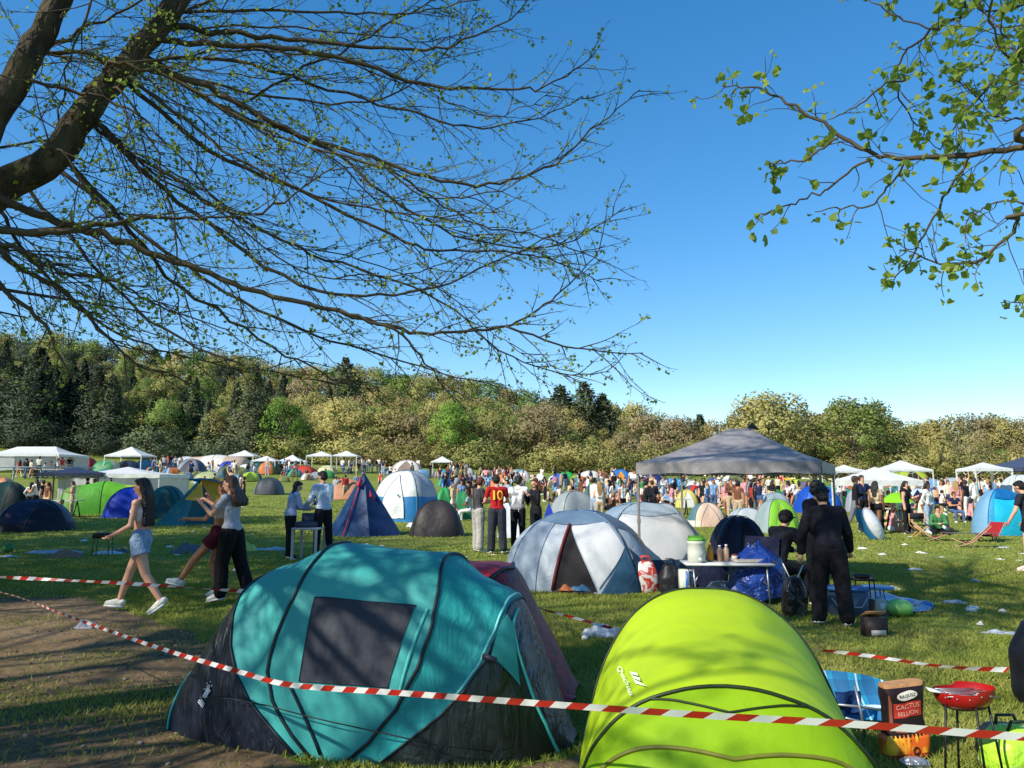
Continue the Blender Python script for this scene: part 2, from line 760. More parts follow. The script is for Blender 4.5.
W = lambda: fab(222, 224, 222, .25)
GREY = lambda: fab(150, 158, 165)
DOMES = [
    # px, base, width px, top, label, main, second, skirt, door angle, doorcol, yaw, landmark, nexp
    (6, 514, 48, 483, 'dark green dome tent at the left edge behind the navy one', (22, 62, 60), (14, 44, 46), None, -60, (10, 30, 34), 20, 'dark green tent'),
    (34, 532, 78, 500, 'low navy dome tent with grey flanks on the shaded lawn', (30, 42, 74), (84, 92, 102), (20, 26, 42), -70, (16, 22, 44), 25, 'navy and grey tent'),
    (2, 500, 24, 478, 'small orange and beige dome tent at the left edge', (196, 128, 84), (188, 170, 140), None, None, None, 0, None),
    (74, 514, 26, 491, 'small grey green tent beside the long green tent', (130, 158, 152), None, None, -90, (90, 110, 110), 0, None),
    (132, 518, 56, 488, 'royal blue dome tent behind the woman with long dark hair', (16, 62, 190), (12, 50, 165), None, None, None, 15, 'royal blue tent'),
    (166, 519, 44, 487, 'dark teal dome tent with a blue top', (20, 104, 104), (16, 88, 92), None, -80, (14, 80, 84), 10, 'dark teal tent'),
    (86, 471, 20, 458, 'small red dome tent beside the white marquee', (190, 40, 42), (150, 30, 34), None, None, None, 0, 'red tent'),
    (107, 472, 26, 461, 'low green and white tent beside the red dome', (70, 150, 96), (190, 205, 195), None, None, None, 0, None),
    (128, 472, 22, 461, 'grey blue dome tent beneath the far white gazebo', (96, 116, 150), (80, 96, 128), None, -90, (50, 60, 84), 0, None),
    (145, 472, 19, 460, 'light blue dome tent beneath the far white gazebo', (66, 140, 200), None, None, None, None, 0, None),
    (168, 470, 13, 459, 'small bright blue dome tent on the far slope', (40, 120, 205), None, None, None, None, 0, None),
    (191, 478, 30, 460, 'grey dome tent with a dark top on the far slope', (130, 136, 150), (86, 94, 112), None, -90, (60, 68, 84), 0, 'grey dome'),
    (187, 466, 24, 457, 'pale grey dome tent on the far slope', (200, 204, 206), (170, 176, 184), None, None, None, 0, None),
    (228, 475, 20, 462, 'small royal blue dome tent with a dark door', (26, 60, 190), (20, 46, 150), None, -90, (12, 20, 60), 0, 'royal blue dome'),
    (262, 474, 22, 461, 'teal dome tent with a white flank on the far slope', (30, 112, 116), (214, 220, 218), None, -90, (20, 70, 80), 0, None),
    (245, 476, 16, 462, 'white triangular tent beside the teal dome', (222, 226, 226), None, None, None, None, 0, None),
    (209, 484, 30, 472, 'pale olive dome tent behind the teal and yellow tent', (170, 178, 130), (196, 200, 170), None, None, None, 0, None),
    (269, 495, 30, 478, 'dark grey dome tent behind the two bystanders', (56, 64, 72), (100, 112, 118), None, None, None, 0, 'dark grey dome'),
    (236, 482, 11, 475, 'tiny turquoise tent on the lawn', (40, 170, 190), None, None, None, None, 0, None),
    (301, 476, 34, 466, 'low red orange dome tent beneath far white gazebos', (196, 70, 48), (170, 50, 40), None, None, None, 0, None),
    (327, 474, 20, 466, 'low pale yellow tent beside the red orange dome', (214, 212, 160), None, None, None, None, 0, None),
    (346, 500, 44, 479, 'flat orange and beige tent behind the blue pyramid tent', (200, 140, 104), (206, 186, 150), None, None, None, 0, None),
    (452, 480, 14, 462, 'dark blue dome tent in front of the small white gazebo', (50, 70, 110), (80, 100, 140), None, None, None, 0, None),
    (443, 477, 10, 464, 'small sky blue dome tent in front of the small white gazebo', (40, 160, 205), None, None, None, None, 0, None),
    (469, 476, 11, 461, 'small grey pointed tent at the tree line', (176, 178, 178), (140, 144, 146), None, None, None, 0, None),
    (500, 481, 17, 462, 'white arched tent with a dark opening at the tree line', (216, 214, 208), None, None, -90, (120, 116, 120), 0, 'white arched tent'),
    (513, 482, 17, 470, 'pale grey dome tent at the tree line', (186, 190, 194), (150, 156, 164), None, None, None, 0, None),
    (523, 482, 16, 469, 'pale grey tent leaning on its twin at the tree line', (196, 200, 204), (160, 164, 170), None, None, None, 0, None),
    (540, 484, 14, 470, 'white dome tent at the tree line', (224, 224, 220), None, None, None, None, 0, None),
    (566, 484, 20, 472, 'bright green dome tent at the tree line', (40, 170, 80), (30, 150, 70), None, None, None, 0, 'bright green tent'),
    (576, 485, 14, 473, 'olive green dome tent beside the bright green one', (150, 170, 80), None, None, None, None, 0, None),
    (590, 478, 22, 471, 'low white tent at the tree line', (216, 214, 206), None, None, None, None, 0, None),
    (620, 488, 26, 470, 'blue dome tent with an orange door', (50, 124, 200), (40, 100, 180), None, -90, (226, 150, 60), 0, 'blue and orange tent'),
    (652, 486, 22, 471, 'deep blue and white dome tent behind the gazebo post', (36, 60, 130), (210, 214, 220), None, None, None, 0, None),
    (677, 496, 13, 479, 'sky blue upright tent seen under the gazebo', (20, 150, 210), None, None, None, None, 0, None),
    (687, 508, 24, 490, 'yellow framed dome tent with a white door', (216, 206, 110), None, None, -90, (232, 232, 226), 0, 'yellow framed tent'),
    (694, 497, 20, 481, 'white tent with a blue top seen under the gazebo', (224, 226, 226), None, None, None, None, 0, None),
    (722, 503, 52, 480, 'long white tent with a light blue top edge under the gazebo', (226, 230, 232), (220, 224, 226), None, None, None, 0, 'long white tent'),
    (785, 496, 14, 481, 'lime dome tent beside the far crowd', (150, 210, 50), None, None, None, None, 0, None),
    (797, 498, 14, 480, 'yellow green dome tent beside the far crowd', (190, 220, 60), None, None, None, None, 0, None),
    (804, 500, 17, 482, 'slate dome tent with a red top', (120, 112, 134), (90, 96, 116), None, None, None, 0, None),
    (818, 513, 48, 486, 'bright blue dome tent behind the dark haired men', (28, 96, 205), (22, 80, 185), None, -90, (34, 108, 215), 0, 'bright blue dome'),
    (838, 502, 30, 484, 'sea green dome tent behind the bright blue dome', (40, 180, 150), (60, 140, 130), None, None, None, 0, None),
    (856, 512, 20, 490, 'grey tent beneath the large white gazebo', (160, 168, 176), None, None, None, None, 0, None),
    (775, 514, 34, 493, 'grey dome tent behind the lime one', (150, 170, 176), (176, 186, 190), None, None, None, 0, None),
    (777, 533, 44, 500, 'lime green dome tent with a yellow seam behind the seated person', (132, 200, 50), (150, 168, 170), None, -90, (160, 220, 60), 10, 'lime dome'),
    (747, 530, 44, 508, 'low grey and white dome tent between the crowd and the lime dome', (190, 198, 202), (170, 182, 190), None, None, None, 0, None),
    (707, 527, 40, 503, 'beige dome tent with a teal arch rim', (224, 196, 172), (90, 130, 136), (228, 222, 206), -90, (222, 190, 168), 0, 'beige dome'),
    (664, 535, 46, 504, 'smooth grey dome tent beside the gazebo post', (166, 174, 180), (150, 160, 168), None, None, None, 0, 'smooth grey dome'),
    (678, 564, 42, 517, 'tan dome tent with a rosy top behind the gazebo post', (178, 142, 122), (190, 182, 166), None, None, None, 10, 'tan dome'),
    (739, 572, 64, 517, 'navy dome tent behind the folding table', (24, 34, 72), (18, 26, 56), None, -80, (14, 20, 46), 8, 'navy dome'),
    (574, 522, 46, 492, 'grey box shaped tent behind the silver dome', (148, 156, 160), (160, 168, 172), None, None, None, 20, 'grey box tent'),
    (909, 492, 48, 469, 'olive lime tent beneath the far white gazebo', (176, 196, 70), (150, 176, 56), None, -90, (52, 40, 32), 0, 'olive lime tent'),
    (930, 494, 26, 479, 'pale blue dome tent beside the olive lime tent', (130, 170, 205), (190, 200, 210), None, None, None, 0, None),
    (952, 492, 22, 478, 'grey white dome tent at the right tree line', (180, 186, 190), None, None, None, None, 0, None),
    (918, 508, 30, 489, 'white dome tent with a dark blue opening', (206, 220, 228), None, None, -110, (20, 40, 90), 0, None),
    (1022, 514, 44, 476, 'white dome tent with a teal skirt at the right edge', (214, 220, 218), (200, 210, 210), (50, 120, 120), None, None, 0, None),
    (786, 486, 20, 478, 'yellow and orange tent beyond the crowd', (226, 190, 60), None, None, None, None, 0, None),
    (437, 526, 56, 500, None, (58, 52, 54), (48, 44, 48), None, None, None, 0, 'dark brown tent'),
    (462, 519, 24, 492, 'pale green tent beside the dark brown one', (40, 140, 84), (150, 200, 160), None, None, None, 0, 'green tent'),
    (444, 512, 20, 488, 'bright green dome tent beside the white cabin tent', (44, 168, 90), (40, 150, 80), None, -90, (30, 120, 64), 0, None),
    (407, 476, 34, 461, 'white and beige dome tent with a brown top', (224, 220, 212), (196, 178, 158), None, -90, (150, 130, 120), 0, 'white and beige dome'),
]
for i, row in enumerate(DOMES):
    px, base, wpx, top, label, c1, c2, c3, door, dc, yaw, mark = row
    if label is None:
        label = 'low dark brown dome tent with a sagging roof on the sunlit lawn'
        base, wpx, top = 537, 57, 501
    p, w, h = place(px, base, wpx, top)
    h *= 1.03
    if base < 490:
        h = min(h, .72 * w)
        w *= 1.1
    t = empty('dome_tent', p, math.radians(yaw), label, 'tent', 'small dome tents across the meadow', mark)
    d = w * .85
    if w > 3.4:
        d = 2.6
    ne = 4.0 if 'box' in label else 2.6
    dome(t, w * .98, d, h, fab(*c1), fab(*c2) if c2 else None, fab(*c3) if c3 else None, door, fab(*dc) if dc else None,
         pole=fab(*[int(x * .7) for x in (c2 or c1)]), seed=i, nexp=ne, res=1.0 if base > 500 else .6, ze=.85 if 'box' in label else .95)

frng = random.Random(41)
CLR = [('grey', (150, 158, 168)), ('pale blue', (120, 170, 210)), ('blue', (40, 96, 190)), ('green', (70, 150, 80)), ('lime', (160, 205, 60)), ('white', (224, 224, 220)), ('teal', (40, 130, 140)), ('beige', (200, 178, 146)), ('slate', (84, 92, 110)), ('orange', (214, 120, 60)), ('olive', (120, 130, 80))]
for n_, x0, x1, y0, y1, wp in ((12, 150, 262, 470, 484, 19), (9, 262, 330, 473, 482, 15), (6, 385, 440, 474, 482, 14), (14, 440, 560, 478, 490, 17), (13, 560, 668, 483, 496, 19), (13, 668, 800, 488, 504, 22), (5, 800, 850, 496, 508, 24), (10, 850, 1010, 494, 506, 26), (5, 60, 150, 471, 481, 17)):
    for i in range(n_):
        px = x0 + (x1 - x0) * (i + frng.random()) / n_
        base = y0 + (y1 - y0) * frng.random()
        q = at(px, base)
        wpx = wp * frng.uniform(.75, 1.3)
        w = wpx * q.y / F
        nm_, c1 = frng.choice(CLR)
        nm2, c2 = frng.choice(CLR)
        t = empty('dome_tent', q, frng.uniform(-.7, .7), 'small %s and %s dome tent' % (nm_, nm2) if nm_ != nm2 else 'small %s dome tent' % nm_, 'tent', 'small dome tents across the meadow')
        t['auto'] = 3
        dome(t, w, w * frng.uniform(.7, 1), min(1.7, w * frng.uniform(.42, .62)), fab(*c1), fab(*c2), None, -90 if frng.random() < .5 else None, fab(*[int(v * .6) for v in c1]), pole=fab(*[int(v * .7) for v in c2]), seed=i, res=.6)

# beige hangar tent on the far slope, built as a long tunnel


def tunnel(t, L, d, h, cols, hoops=3, seed=0, taper=.25, sagk=.10, rim=None, n=36):
    """long tent on hoops: one panel per bay, hoops on top"""
    def S(a, b):
        u = a * 2 - 1
        k = max(0, 1 - abs(u) ** 4) ** .5
        kk = (1 - taper) + taper * k
        sg = 1 - sagk * math.sin(PI * ((a * (hoops - 1)) % 1)) ** 2
        hh = h * k ** .6 * sg
        th = b * PI
        c, s = math.cos(th), math.sin(th)
        y = -d / 2 * kk * (k ** .35) * math.copysign(abs(c) ** .8, c)
        return Vector((u * L / 2, y, hh * max(0, s) ** .8))
    for i, c in enumerate(cols):
        a0, a1 = i / len(cols), (i + 1) / len(cols)
        mb = MB()
        mb.grid(lambda a, b: S(a0 + (a1 - a0) * a, b), max(4, n // len(cols)), 16)
        mb.build('panel', c, t)
    for i in range(hoops):
        a = .06 + .88 * i / (hoops - 1)
        mb = MB()
        pts = [S(a, j / 16) * 1.006 + Vector((0, 0, .008)) for j in range(17)]
        mb.tube(pts, .014, 5)
        mb.build('hoop', rim or cols[0], t)


p, w, h = place(104, 514, 76, 481, .5)
t = empty('tunnel_tent', p, math.radians(18), 'long green and lime tunnel tent behind the navy gazebo', 'tent', mark='long green tent')
tunnel(t, w * 1.05, 2.6, h, [fab(96, 150, 60), fab(88, 168, 50), fab(110, 190, 44), fab(180, 210, 50)], rim=fab(60, 110, 40))
p, w, h = place(217, 472, 66, 455, .3)
t = empty('tunnel_tent', p, 0, 'long beige and white tunnel tent on the far slope', 'tent', mark='long beige tent')
tunnel(t, w, 4, h, [fab(206, 186, 160), fab(224, 220, 210), fab(200, 176, 150)], rim=fab(150, 130, 110))

# teal and yellow half tent behind the two walking women
p, w, h = place(194, 525, 50, 478)
t = empty('ridge_tent', p, math.radians(-12), 'tall teal tent with a yellow panel and blue top', 'tent', mark='teal and yellow tent')


def poly_tent(t, base, apexes, faces, sag=.06, nm='flysheet', n=8):
    """tent of sagging triangles between base corners and apexes"""
    pts = [Vector(q) for q in base + apexes]
    cen = sum(pts, Vector()) / len(pts)
    for tri, m in faces:
        a, b, c = [pts[i] for i in tri]
        nn = (b - a).cross(c - a).normalized()
        if nn.dot((a + b + c) / 3 - cen) < 0:
            nn = -nn
        sz = (b - a).length
        mb = MB()
        vs, idx = [], {}
        for i in range(n + 1):
            for j in range(n + 1 - i):
                u, v = i / n, j / n
                w_ = 1 - u - v
                s_ = 27 * u * v * w_
                wr = .012 * sz * noise.noise(Vector((u * 9, v * 9, sz * 3)))
                idx[(i, j)] = len(vs)
                edge = min(u, v, w_)
                vs.append(a * w_ + b * u + c * v - nn * (sag * sz * s_) + nn * wr * min(1, edge * 6))
        fs = []
        for i in range(n):
            for j in range(n - i):
                fs.append((idx[(i, j)], idx[(i + 1, j)], idx[(i, j + 1)]))
                if i + j < n - 1:
                    fs.append((idx[(i + 1, j)], idx[(i + 1, j + 1)], idx[(i, j + 1)]))
        mb.add(vs, fs)
        mb.build(nm, m, t)


tl, ty, tb = fab(24, 120, 128), fab(222, 170, 50), fab(24, 120, 190)
poly_tent(t, [(-w * .55, -.9, 0), (w * .18, -1.1, 0), (w * .6, .2, 0), (-w * .1, 1.2, 0)], [(w * .12, -.1, h * .98), (w * .42, .5, h)],
          [((0, 1, 4), tl), ((1, 2, 4), fab(18, 90, 100)), ((2, 5, 4), ty), ((0, 4, 3), tl), ((3, 4, 5), tb), ((2, 3, 5), tl)])
mb = MB()
q0, q1, q2 = Vector((w * .17, -1.08, h * .55)), Vector((w * .42, -.62, h * .5)), Vector((w * .22, -.25, h * .93))
mb.grid(lambda a, b: (q0.lerp(q1, a)).lerp(q2, b * .98) + Vector((0.02, -.05, 0)), 4, 4)
mb.build('yellow_panel', ty, t)
mb = MB()
mb.grid(lambda a, b: Vector((w * (-.08 + .6 * a), -.35 + 1.1 * b, h * (1.0 - .05 * abs(a - .5) - .12 * b))), 6, 4)
mb.build('roof_flap', tb, t)

# blue pyramid tent
p, w, h = place(367, 536, 78, 472)
t = empty('pyramid_tent', p, 0, 'tall dark blue pyramid tent with red vents and zip', 'tent', mark='blue pyramid tent')
b1, b2 = fab(28, 66, 112), fab(20, 48, 92)  # one blue cloth: lit faces, and a darker copy painting shade on the right
q = w / 2
ap = (-q * .12, 0, h)
base = [(-q, -.35 * q, 0), (-q * .55, -q * .95, 0), (q * .25, -q * .98, 0), (q * 1.0, -.5 * q, 0), (q * .7, .7 * q, 0), (-q * .6, .8 * q, 0)]
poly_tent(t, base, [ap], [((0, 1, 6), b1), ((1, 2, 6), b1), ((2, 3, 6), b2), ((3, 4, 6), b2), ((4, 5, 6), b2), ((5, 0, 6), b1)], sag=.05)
A = Vector(ap)
red = fab(205, 40, 62, .1)
mb = MB()
lo = Vector((-q * .42, -q * .97, .02))
mb.tube([lo.lerp(A, k / 8) + Vector((0, -.03, 0)) for k in range(8)], .017, 5)
mb.build('zip', red, t)
mb = MB()
m0 = lo.lerp(A, .80) + Vector((0, -.05, 0))
mb.add([m0 + Vector((-.09, -.05, -.06)), m0 + Vector((.10, -.05, -.06)), m0 + Vector((.03, .02, .26)), m0 + Vector((.0, -.16, -.03))], [(0, 3, 2), (3, 1, 2), (0, 1, 3)])
mb.build('vent', red, t, smooth=False)
mb = MB()
m0 = Vector((q * .62, -q * .74, 0)).lerp(A, .60) + Vector((.0, -.05, 0))
mb.add([m0 + Vector((-.08, -.03, .02)), m0 + Vector((.10, -.03, -.10)), m0 + Vector((-.08, .02, .22)), m0 + Vector((.0, -.12, .02))], [(0, 3, 2), (3, 1, 2), (0, 1, 3)])
mb.build('vent', red, t, smooth=False)

# white cabin tent with a blue base
p, w, h = place(406, 522, 72, 471)
t = empty('cabin_tent', p, math.radians(-22), 'large white cabin tent with a bright blue base band', 'tent', mark='white cabin tent')
dome(t, w * .86, w * .78, h, fab(232, 234, 232, .25), fab(178, 180, 186, .25), fab(40, 128, 190), door=-90, doorcol=fab(236, 238, 236, .2), pole=fab(120, 150, 165), nexp=3.4, ze=.72, skirt_t=.24, sag=.05, doorw=.42, doort=.72, seed=5)
mb = MB()
mb.add([(.20, -w * .385, h * .50), (.32, -w * .385, h * .50), (.26, -w * .385, h * .57)], [(0, 1, 2)])
mb.build('badge', pl(40, 120, 130), t)
# white/grey small flap tent behind the football shirt, blue pennant
p, w, h = place(511, 538, 26, 497)
t = empty('upright_tent', p, math.radians(-10), 'pale grey upright tent between the red shirt man and the silver dome', 'tent', mark='pale upright tent')
poly_tent(t, [(-w * .5, -.2, 0), (w * .6, -.35, 0), (w * .4, .8, 0), (-w * .5, .8, 0)], [(-w * .25, .15, h), (w * .1, .4, h)],
          [((0, 1, 4), fab(200, 206, 212)), ((1, 5, 4), fab(190, 196, 204)), ((1, 2, 5), fab(176, 184, 192)), ((2, 3, 5), fab(176, 184, 192)), ((3, 4, 5), fab(176, 184, 192)), ((3, 0, 4), fab(186, 190, 196))])
p, w, h = place(548, 540, 24, 501)
t = empty('upright_tent', p, 0, 'pointed cobalt blue tent poking up behind the silver dome', 'tent', mark='cobalt tent')
poly_tent(t, [(-w * .5, -.3, 0), (w * .6, -.3, 0), (w * .5, .5, 0), (-w * .4, .5, 0)], [(w * .05, 0, h)],
          [((0, 1, 4), fab(40, 70, 190)), ((1, 2, 4), fab(60, 84, 200)), ((2, 3, 4), fab(40, 70, 190)), ((3, 0, 4), fab(160, 180, 214))])

# white and teal disc tent on the right, blue pop up shelter, lime parasol
p, w, h = place(872, 540, 30, 507)
t = empty('disc_tent', p, math.radians(28), 'white and teal folded pop up tent leaning beside a walker', 'tent', mark='disc shaped tent')


def disc(a, b):
    th = a * 2 * PI
    r = b
    x, z = w * .34 * r * math.cos(th), h * .5 + h * .5 * r * math.sin(th)
    return Vector((x + .35 * (h - z) - .2, -.16 * (1 - r * r) - .25 * (h - z), z))


mb = MB()
mb.grid(disc, 24, 5)
mb.build('flysheet', fab(228, 228, 228, .2), t)
mb = MB()
mb.grid(lambda a, b: disc(a, b) + Vector((-.16, .14 + .3 * (1 - b * b), 0)), 24, 5)
mb.build('groundsheet', fab(40, 110, 150), t)
mb = MB()
mb.tube([disc(i / 24, 1.0) + Vector((0, -.005, 0)) for i in range(25)], .014, 5)
mb.build('hoop', fab(190, 190, 200), t)

p, w, h = place(1003, 536, 56, 489)
t = empty('pop_up_tent', p, math.radians(-6), 'bright sky blue pop up tent with an open awning at the right', 'tent', mark='sky blue tent')
S = dome(t, w, w * .72, h, fab(30, 158, 205, .3), fab(130, 180, 215, .3), None, None, None, pole=fab(24, 90, 170), nexp=2.3, seed=8, sag=.05)
mb = MB()


def aw(a, b):
    an = math.radians(-90) + (a - .5) * 1.25
    q_ = S(an, .02 + b * .58)
    return Vector((q_.x * 1.0, q_.y - .10 * math.sin(b * PI), q_.z))


mb.grid(aw, 12, 8)
mb.build('door', fab(30, 190, 225, .3), t)
mb = MB()
mb.tube([aw(i / 16, 1) + Vector((0, -.02, .01)) for i in range(17)], .02, 5)
mb.build('awning_rim', fab(20, 110, 190), t)
mb = MB()
mb.grid(lambda a, b: S(math.radians(-90) + (a - .5) * 1.2, .62 + .28 * b) * 1.012, 12, 5)
mb.build('roof_panel', fab(22, 112, 180, .3), t)

p, w, h = place(899, 532, 34, 492)
t = empty('parasol', p, 0, 'lime green parasol over the seated group', 'parasol', mark='lime parasol')
mb = MB()


def para(a, b):
    th = a * 2 * PI
    sc_ = 1 - .06 * abs(math.sin(th * 4))
    return Vector((w / 2 * b * sc_ * math.cos(th), w / 2 * b * sc_ * math.sin(th), h - h * .26 * b ** 1.7))


mb.grid(para, 32, 6)
mb.build('canopy', fab(150, 225, 40, .35), t)
mb = MB()
mb.tube([(0, 0, 0), (0, 0, h + .05)], .018, 6)
mb.build('pole', WHITEPOLE, t)
for k in range(8):
    mb = MB()
    mb.tube([para(k / 8, b / 4) - Vector((0, 0, .02)) for b in range(5)], .007, 4)
    mb.build('rib', WHITEPOLE, t)

# ------------------------------------------------------------------ gazebos


def gazebo(name, loc, yaw, w, d, heave, hpeak, roof, leg, label, cat='gazebo', val=.2, ridge=.0, walls=(), wallmat=None, mark=None, windows=False, legr=.02, frame=True, roofside=None, group=None, cross=True):
    t = empty(name, loc, yaw, label, cat, group, mark)
    c = [Vector((-w / 2, -d / 2, heave)), Vector((w / 2, -d / 2, heave)), Vector((w / 2, d / 2, heave)), Vector((-w / 2, d / 2, heave))]
    r0, r1 = Vector((-ridge / 2, 0, hpeak)), Vector((ridge / 2, 0, hpeak))
    mb = MB()
    for k in range(4):
        a, b = c[k], c[(k + 1) % 4]
        ta, tb_ = [(r0, r1), (r1, r1), (r1, r0), (r0, r0)][k]

        def fn(u, v, a=a, b=b, ta=ta, tb_=tb_):
            p = a.lerp(b, u).lerp(ta.lerp(tb_, u), v)
            p = p.copy()
            s_ = math.sin(PI * v) * .035 * w * .5
            p.z -= s_ * (1 - .2 * math.sin(PI * u))
            p.z += .012 * noise.noise(Vector((p.x * 2.3, p.y * 2.3, 5)))
            return p
        mb.grid(fn, 12, 8)
    mb.build('roof', roof, t)
    for k in range(4):
        a, b = c[k], c[(k + 1) % 4]
        out = ((a + b) / 2)
        out = Vector((out.x, out.y, 0)).normalized()
        mb = MB()
        mb.grid(lambda u, v: a.lerp(b, u) + out * (.012 + .012 * math.sin(u * 40) * v) - Vector((0, 0, val * v + .012 * v * math.sin(u * 22))), 40 if val > .12 and w * 770 / loc[1] > 80 else 8, 3)
        mb.build('valance', roof, t)
    for k in range(4):
        mb = MB()
        q = c[k] * .985
        gl = t.matrix_basis @ Vector((q.x, q.y, 0))
        wx = loc[0] + q.x * math.cos(yaw) - q.y * math.sin(yaw)
        wy = loc[1] + q.x * math.sin(yaw) + q.y * math.cos(yaw)
        zb = gz(wx, wy) - loc[2]
        mb.box((q.x, q.y, (heave + zb) / 2), (legr * 2, legr * 2, heave - zb))
        mb.box((q.x, q.y, zb + .02), (legr * 3.2, legr * 3.2, .03))
        mb.box((q.x, q.y, zb + (heave - zb) * .52), (legr * 2.6, legr * 2.6, .07))
        mb.build('leg', leg, t, smooth=False)
    if frame:
        mb = MB()
        for k in range(4):
            a, b = c[k] * .98, c[(k + 1) % 4] * .98
            a.z = b.z = heave - .02
            a2, b2 = a - Vector((0, 0, .28)), b - Vector((0, 0, .28))
            m_ = (a + b) / 2
            mb.tube([a, b], legr * .5, 4)
            if cross:
                qa, qb = a.lerp(b, .25), a.lerp(b, .75)
                mb.tube([a2, qa, m_ - Vector((0, 0, .28)), qb, b2], legr * .5, 4)
        mb.build('frame', leg, t, smooth=False)
    for k in walls:
        a, b = c[k], c[(k + 1) % 4]
        mb = MB()
        mb.grid(lambda u, v: a.lerp(b, u) * .995 + Vector((0, 0, -(heave - .02) * v)) + Vector((.02 * math.sin(u * 30), .02 * math.sin(u * 30), 0)), 16, 3)
        wl = mb.build('side_wall', wallmat or roof, t)
        if windows:
            for u0 in ((.12, .88) if k % 2 else (.04, .17)), :
                n_ = 2 if k % 2 else 1
                for s_ in range(n_):
                    ua = u0[0] + (u0[1] - u0[0]) * s_ / n_
                    ub = u0[0] + (u0[1] - u0[0]) * (s_ + .8) / n_
                    mb = MB()
                    o_ = Vector((0, -.05, 0)) if k == 0 else Vector((-.05, 0, 0))
                    for gx in range(3):
                        for gy in range(3):
                            fa = ua + (ub - ua) * (gx + .1) / 3
                            fb = ua + (ub - ua) * (gx + .9) / 3
                            za, zb_ = heave * (.78 - .13 * gy), heave * (.78 - .13 * (gy + .8))
                            A_, B_ = a.lerp(b, fa), a.lerp(b, fb)
                            mb.add([Vector((A_.x, A_.y, za)) + o_, Vector((B_.x, B_.y, za)) + o_, Vector((B_.x, B_.y, zb_)) + o_, Vector((A_.x, A_.y, zb_)) + o_], [(0, 1, 2, 3)])
                    mb.build('window', pl(140, 160, 150, .2), wl, smooth=False)
    return t


WC = lambda: fab(232, 232, 230, .25)
# big grey gazebo over the tents in the middle
yaw = math.radians(-26)
FL = Vector((1.98, 12.35))
w_, d_ = 2.75, 2.9
cen = FL + Vector((math.cos(yaw), math.sin(yaw))) * w_ / 2 + Vector((-math.sin(yaw), math.cos(yaw))) * d_ / 2
big_g = gazebo('gazebo', (cen.x, cen.y, 0), yaw, w_, d_, 1.90, 2.50, fab(150, 146, 148, .2), pl(120, 116, 114, .4), 'grey brown pop up gazebo dappled with branch shadows', mark='grey gazebo', val=.17, legr=.017, ridge=.35)
mb = MB()
mb.add([(.14, -.12, 2.50), (.34, -.03, 2.47), (.30, .10, 2.47), (.22, 0, 2.60)], [(0, 1, 3), (1, 2, 3), (2, 0, 3)])
mb.build('peak_cap', fab(40, 42, 50), big_g, smooth=False)

GZ = [
    # px, base, width px, eave top px, peak px, label, mark, color, depth
    (130, 473, 37, 456, 447, 'white gazebo on the far slope above the blue domes', 'far white gazebo'),
    (244, 471, 25, 456, 450.5, 'small white gazebo peeking over the long beige tent', 'small far gazebo'),
    (266, 474, 24, 461, 456, 'white gazebo low over the teal dome', None),
    (292, 473, 22, 461, 455, 'white gazebo over the red orange dome', None),
    (321, 473, 25, 456, 451.5, 'open white gazebo, left one of a touching pair on the slope', 'paired gazebos'),
    (346, 473, 25, 456, 451, 'open white gazebo, right one of a touching pair on the slope', None),
    (442, 476, 21, 462, 456.5, 'small white gazebo standing alone at the tree line', 'lone white gazebo'),
    (846, 505, 34, 471, 465, 'white gazebo partly hidden behind the largest white one', None),
    (903, 500, 44, 470, 460.5, 'white gazebo standing over the olive lime tent', 'olive tent gazebo'),
    (987, 515, 37, 469, 462.5, 'small open white gazebo near the right edge over a crowd', 'small right gazebo'),
]
for px, base, wpx, ev, pk, label, mark in GZ:
    p, w, h = place(px, base, wpx, pk, .9)
    he = CAMZ + (482 - ev) * p.y / F - p.z
    he = min(he, h * .93)
    gazebo('gazebo', p, 0, w, w * .9, he, h, WC(), WHITEPOLE, label, mark=mark, val=h * .05, legr=.035 if base < 480 else .03, group='white gazebos', cross=base > 480)
p, w, h = place(878, 524, 66, 467, .9)
gazebo('gazebo', p, 0, w, w * .9, h * .60 + .35, h, WC(), WHITEPOLE, 'largest white gazebo with a steep pointed roof on the right', mark='large pointed gazebo', val=.22, legr=.028, group='white gazebos')
p, w, h = place(1044, 512, 84, 452, .9)
gazebo('gazebo', p, 0, w, w * .9, h * .72, h, fab(70, 78, 100, .15), DARKSTEEL, 'dark slate gazebo cut off by the right edge', mark='slate gazebo', val=.2)
p, w, h = place(122, 512, 96, 467, .8)
p.x += .2
gazebo('gazebo', p, math.radians(4), w, 4.5, CAMZ + (482 - 476) * p.y / F, h, WC(), WHITEPOLE, 'wide low white gazebo with a side wall behind the green tent', mark='wide white gazebo', val=.2, walls=(2, 3), wallmat=fab(236, 236, 236, .3))
p, w, h = place(73, 513, 62, 467, .6)
gazebo('gazebo', p, math.radians(12), w * .9, w * .75, CAMZ + (482 - 474) * p.y / F, h, fab(44, 52, 78, .12), pl(40, 44, 60, .4), 'navy gazebo sheltering a standing group on the left', mark='navy gazebo', val=.18, legr=.035)
p, w, h = place(35, 474, 78, 447, .5)
mq = gazebo('marquee', p, 0, w, 5.0, h * .68, h, WC(), WHITEPOLE, 'long white marquee with lattice windows at the far left', 'marquee', mark='white marquee', ridge=w * .5, val=.2, walls=(3, 2), windows=False, legr=.05, wallmat=fab(225, 230, 232, .3), cross=False)
mb = MB()
hh = h * .68
mb.grid(lambda a, b: Vector((-w / 2 + w * .17 * a, -2.52, hh * (1 - .98 * b))), 6, 3)
wl = mb.build('side_wall', fab(226, 230, 230, .3), mq)
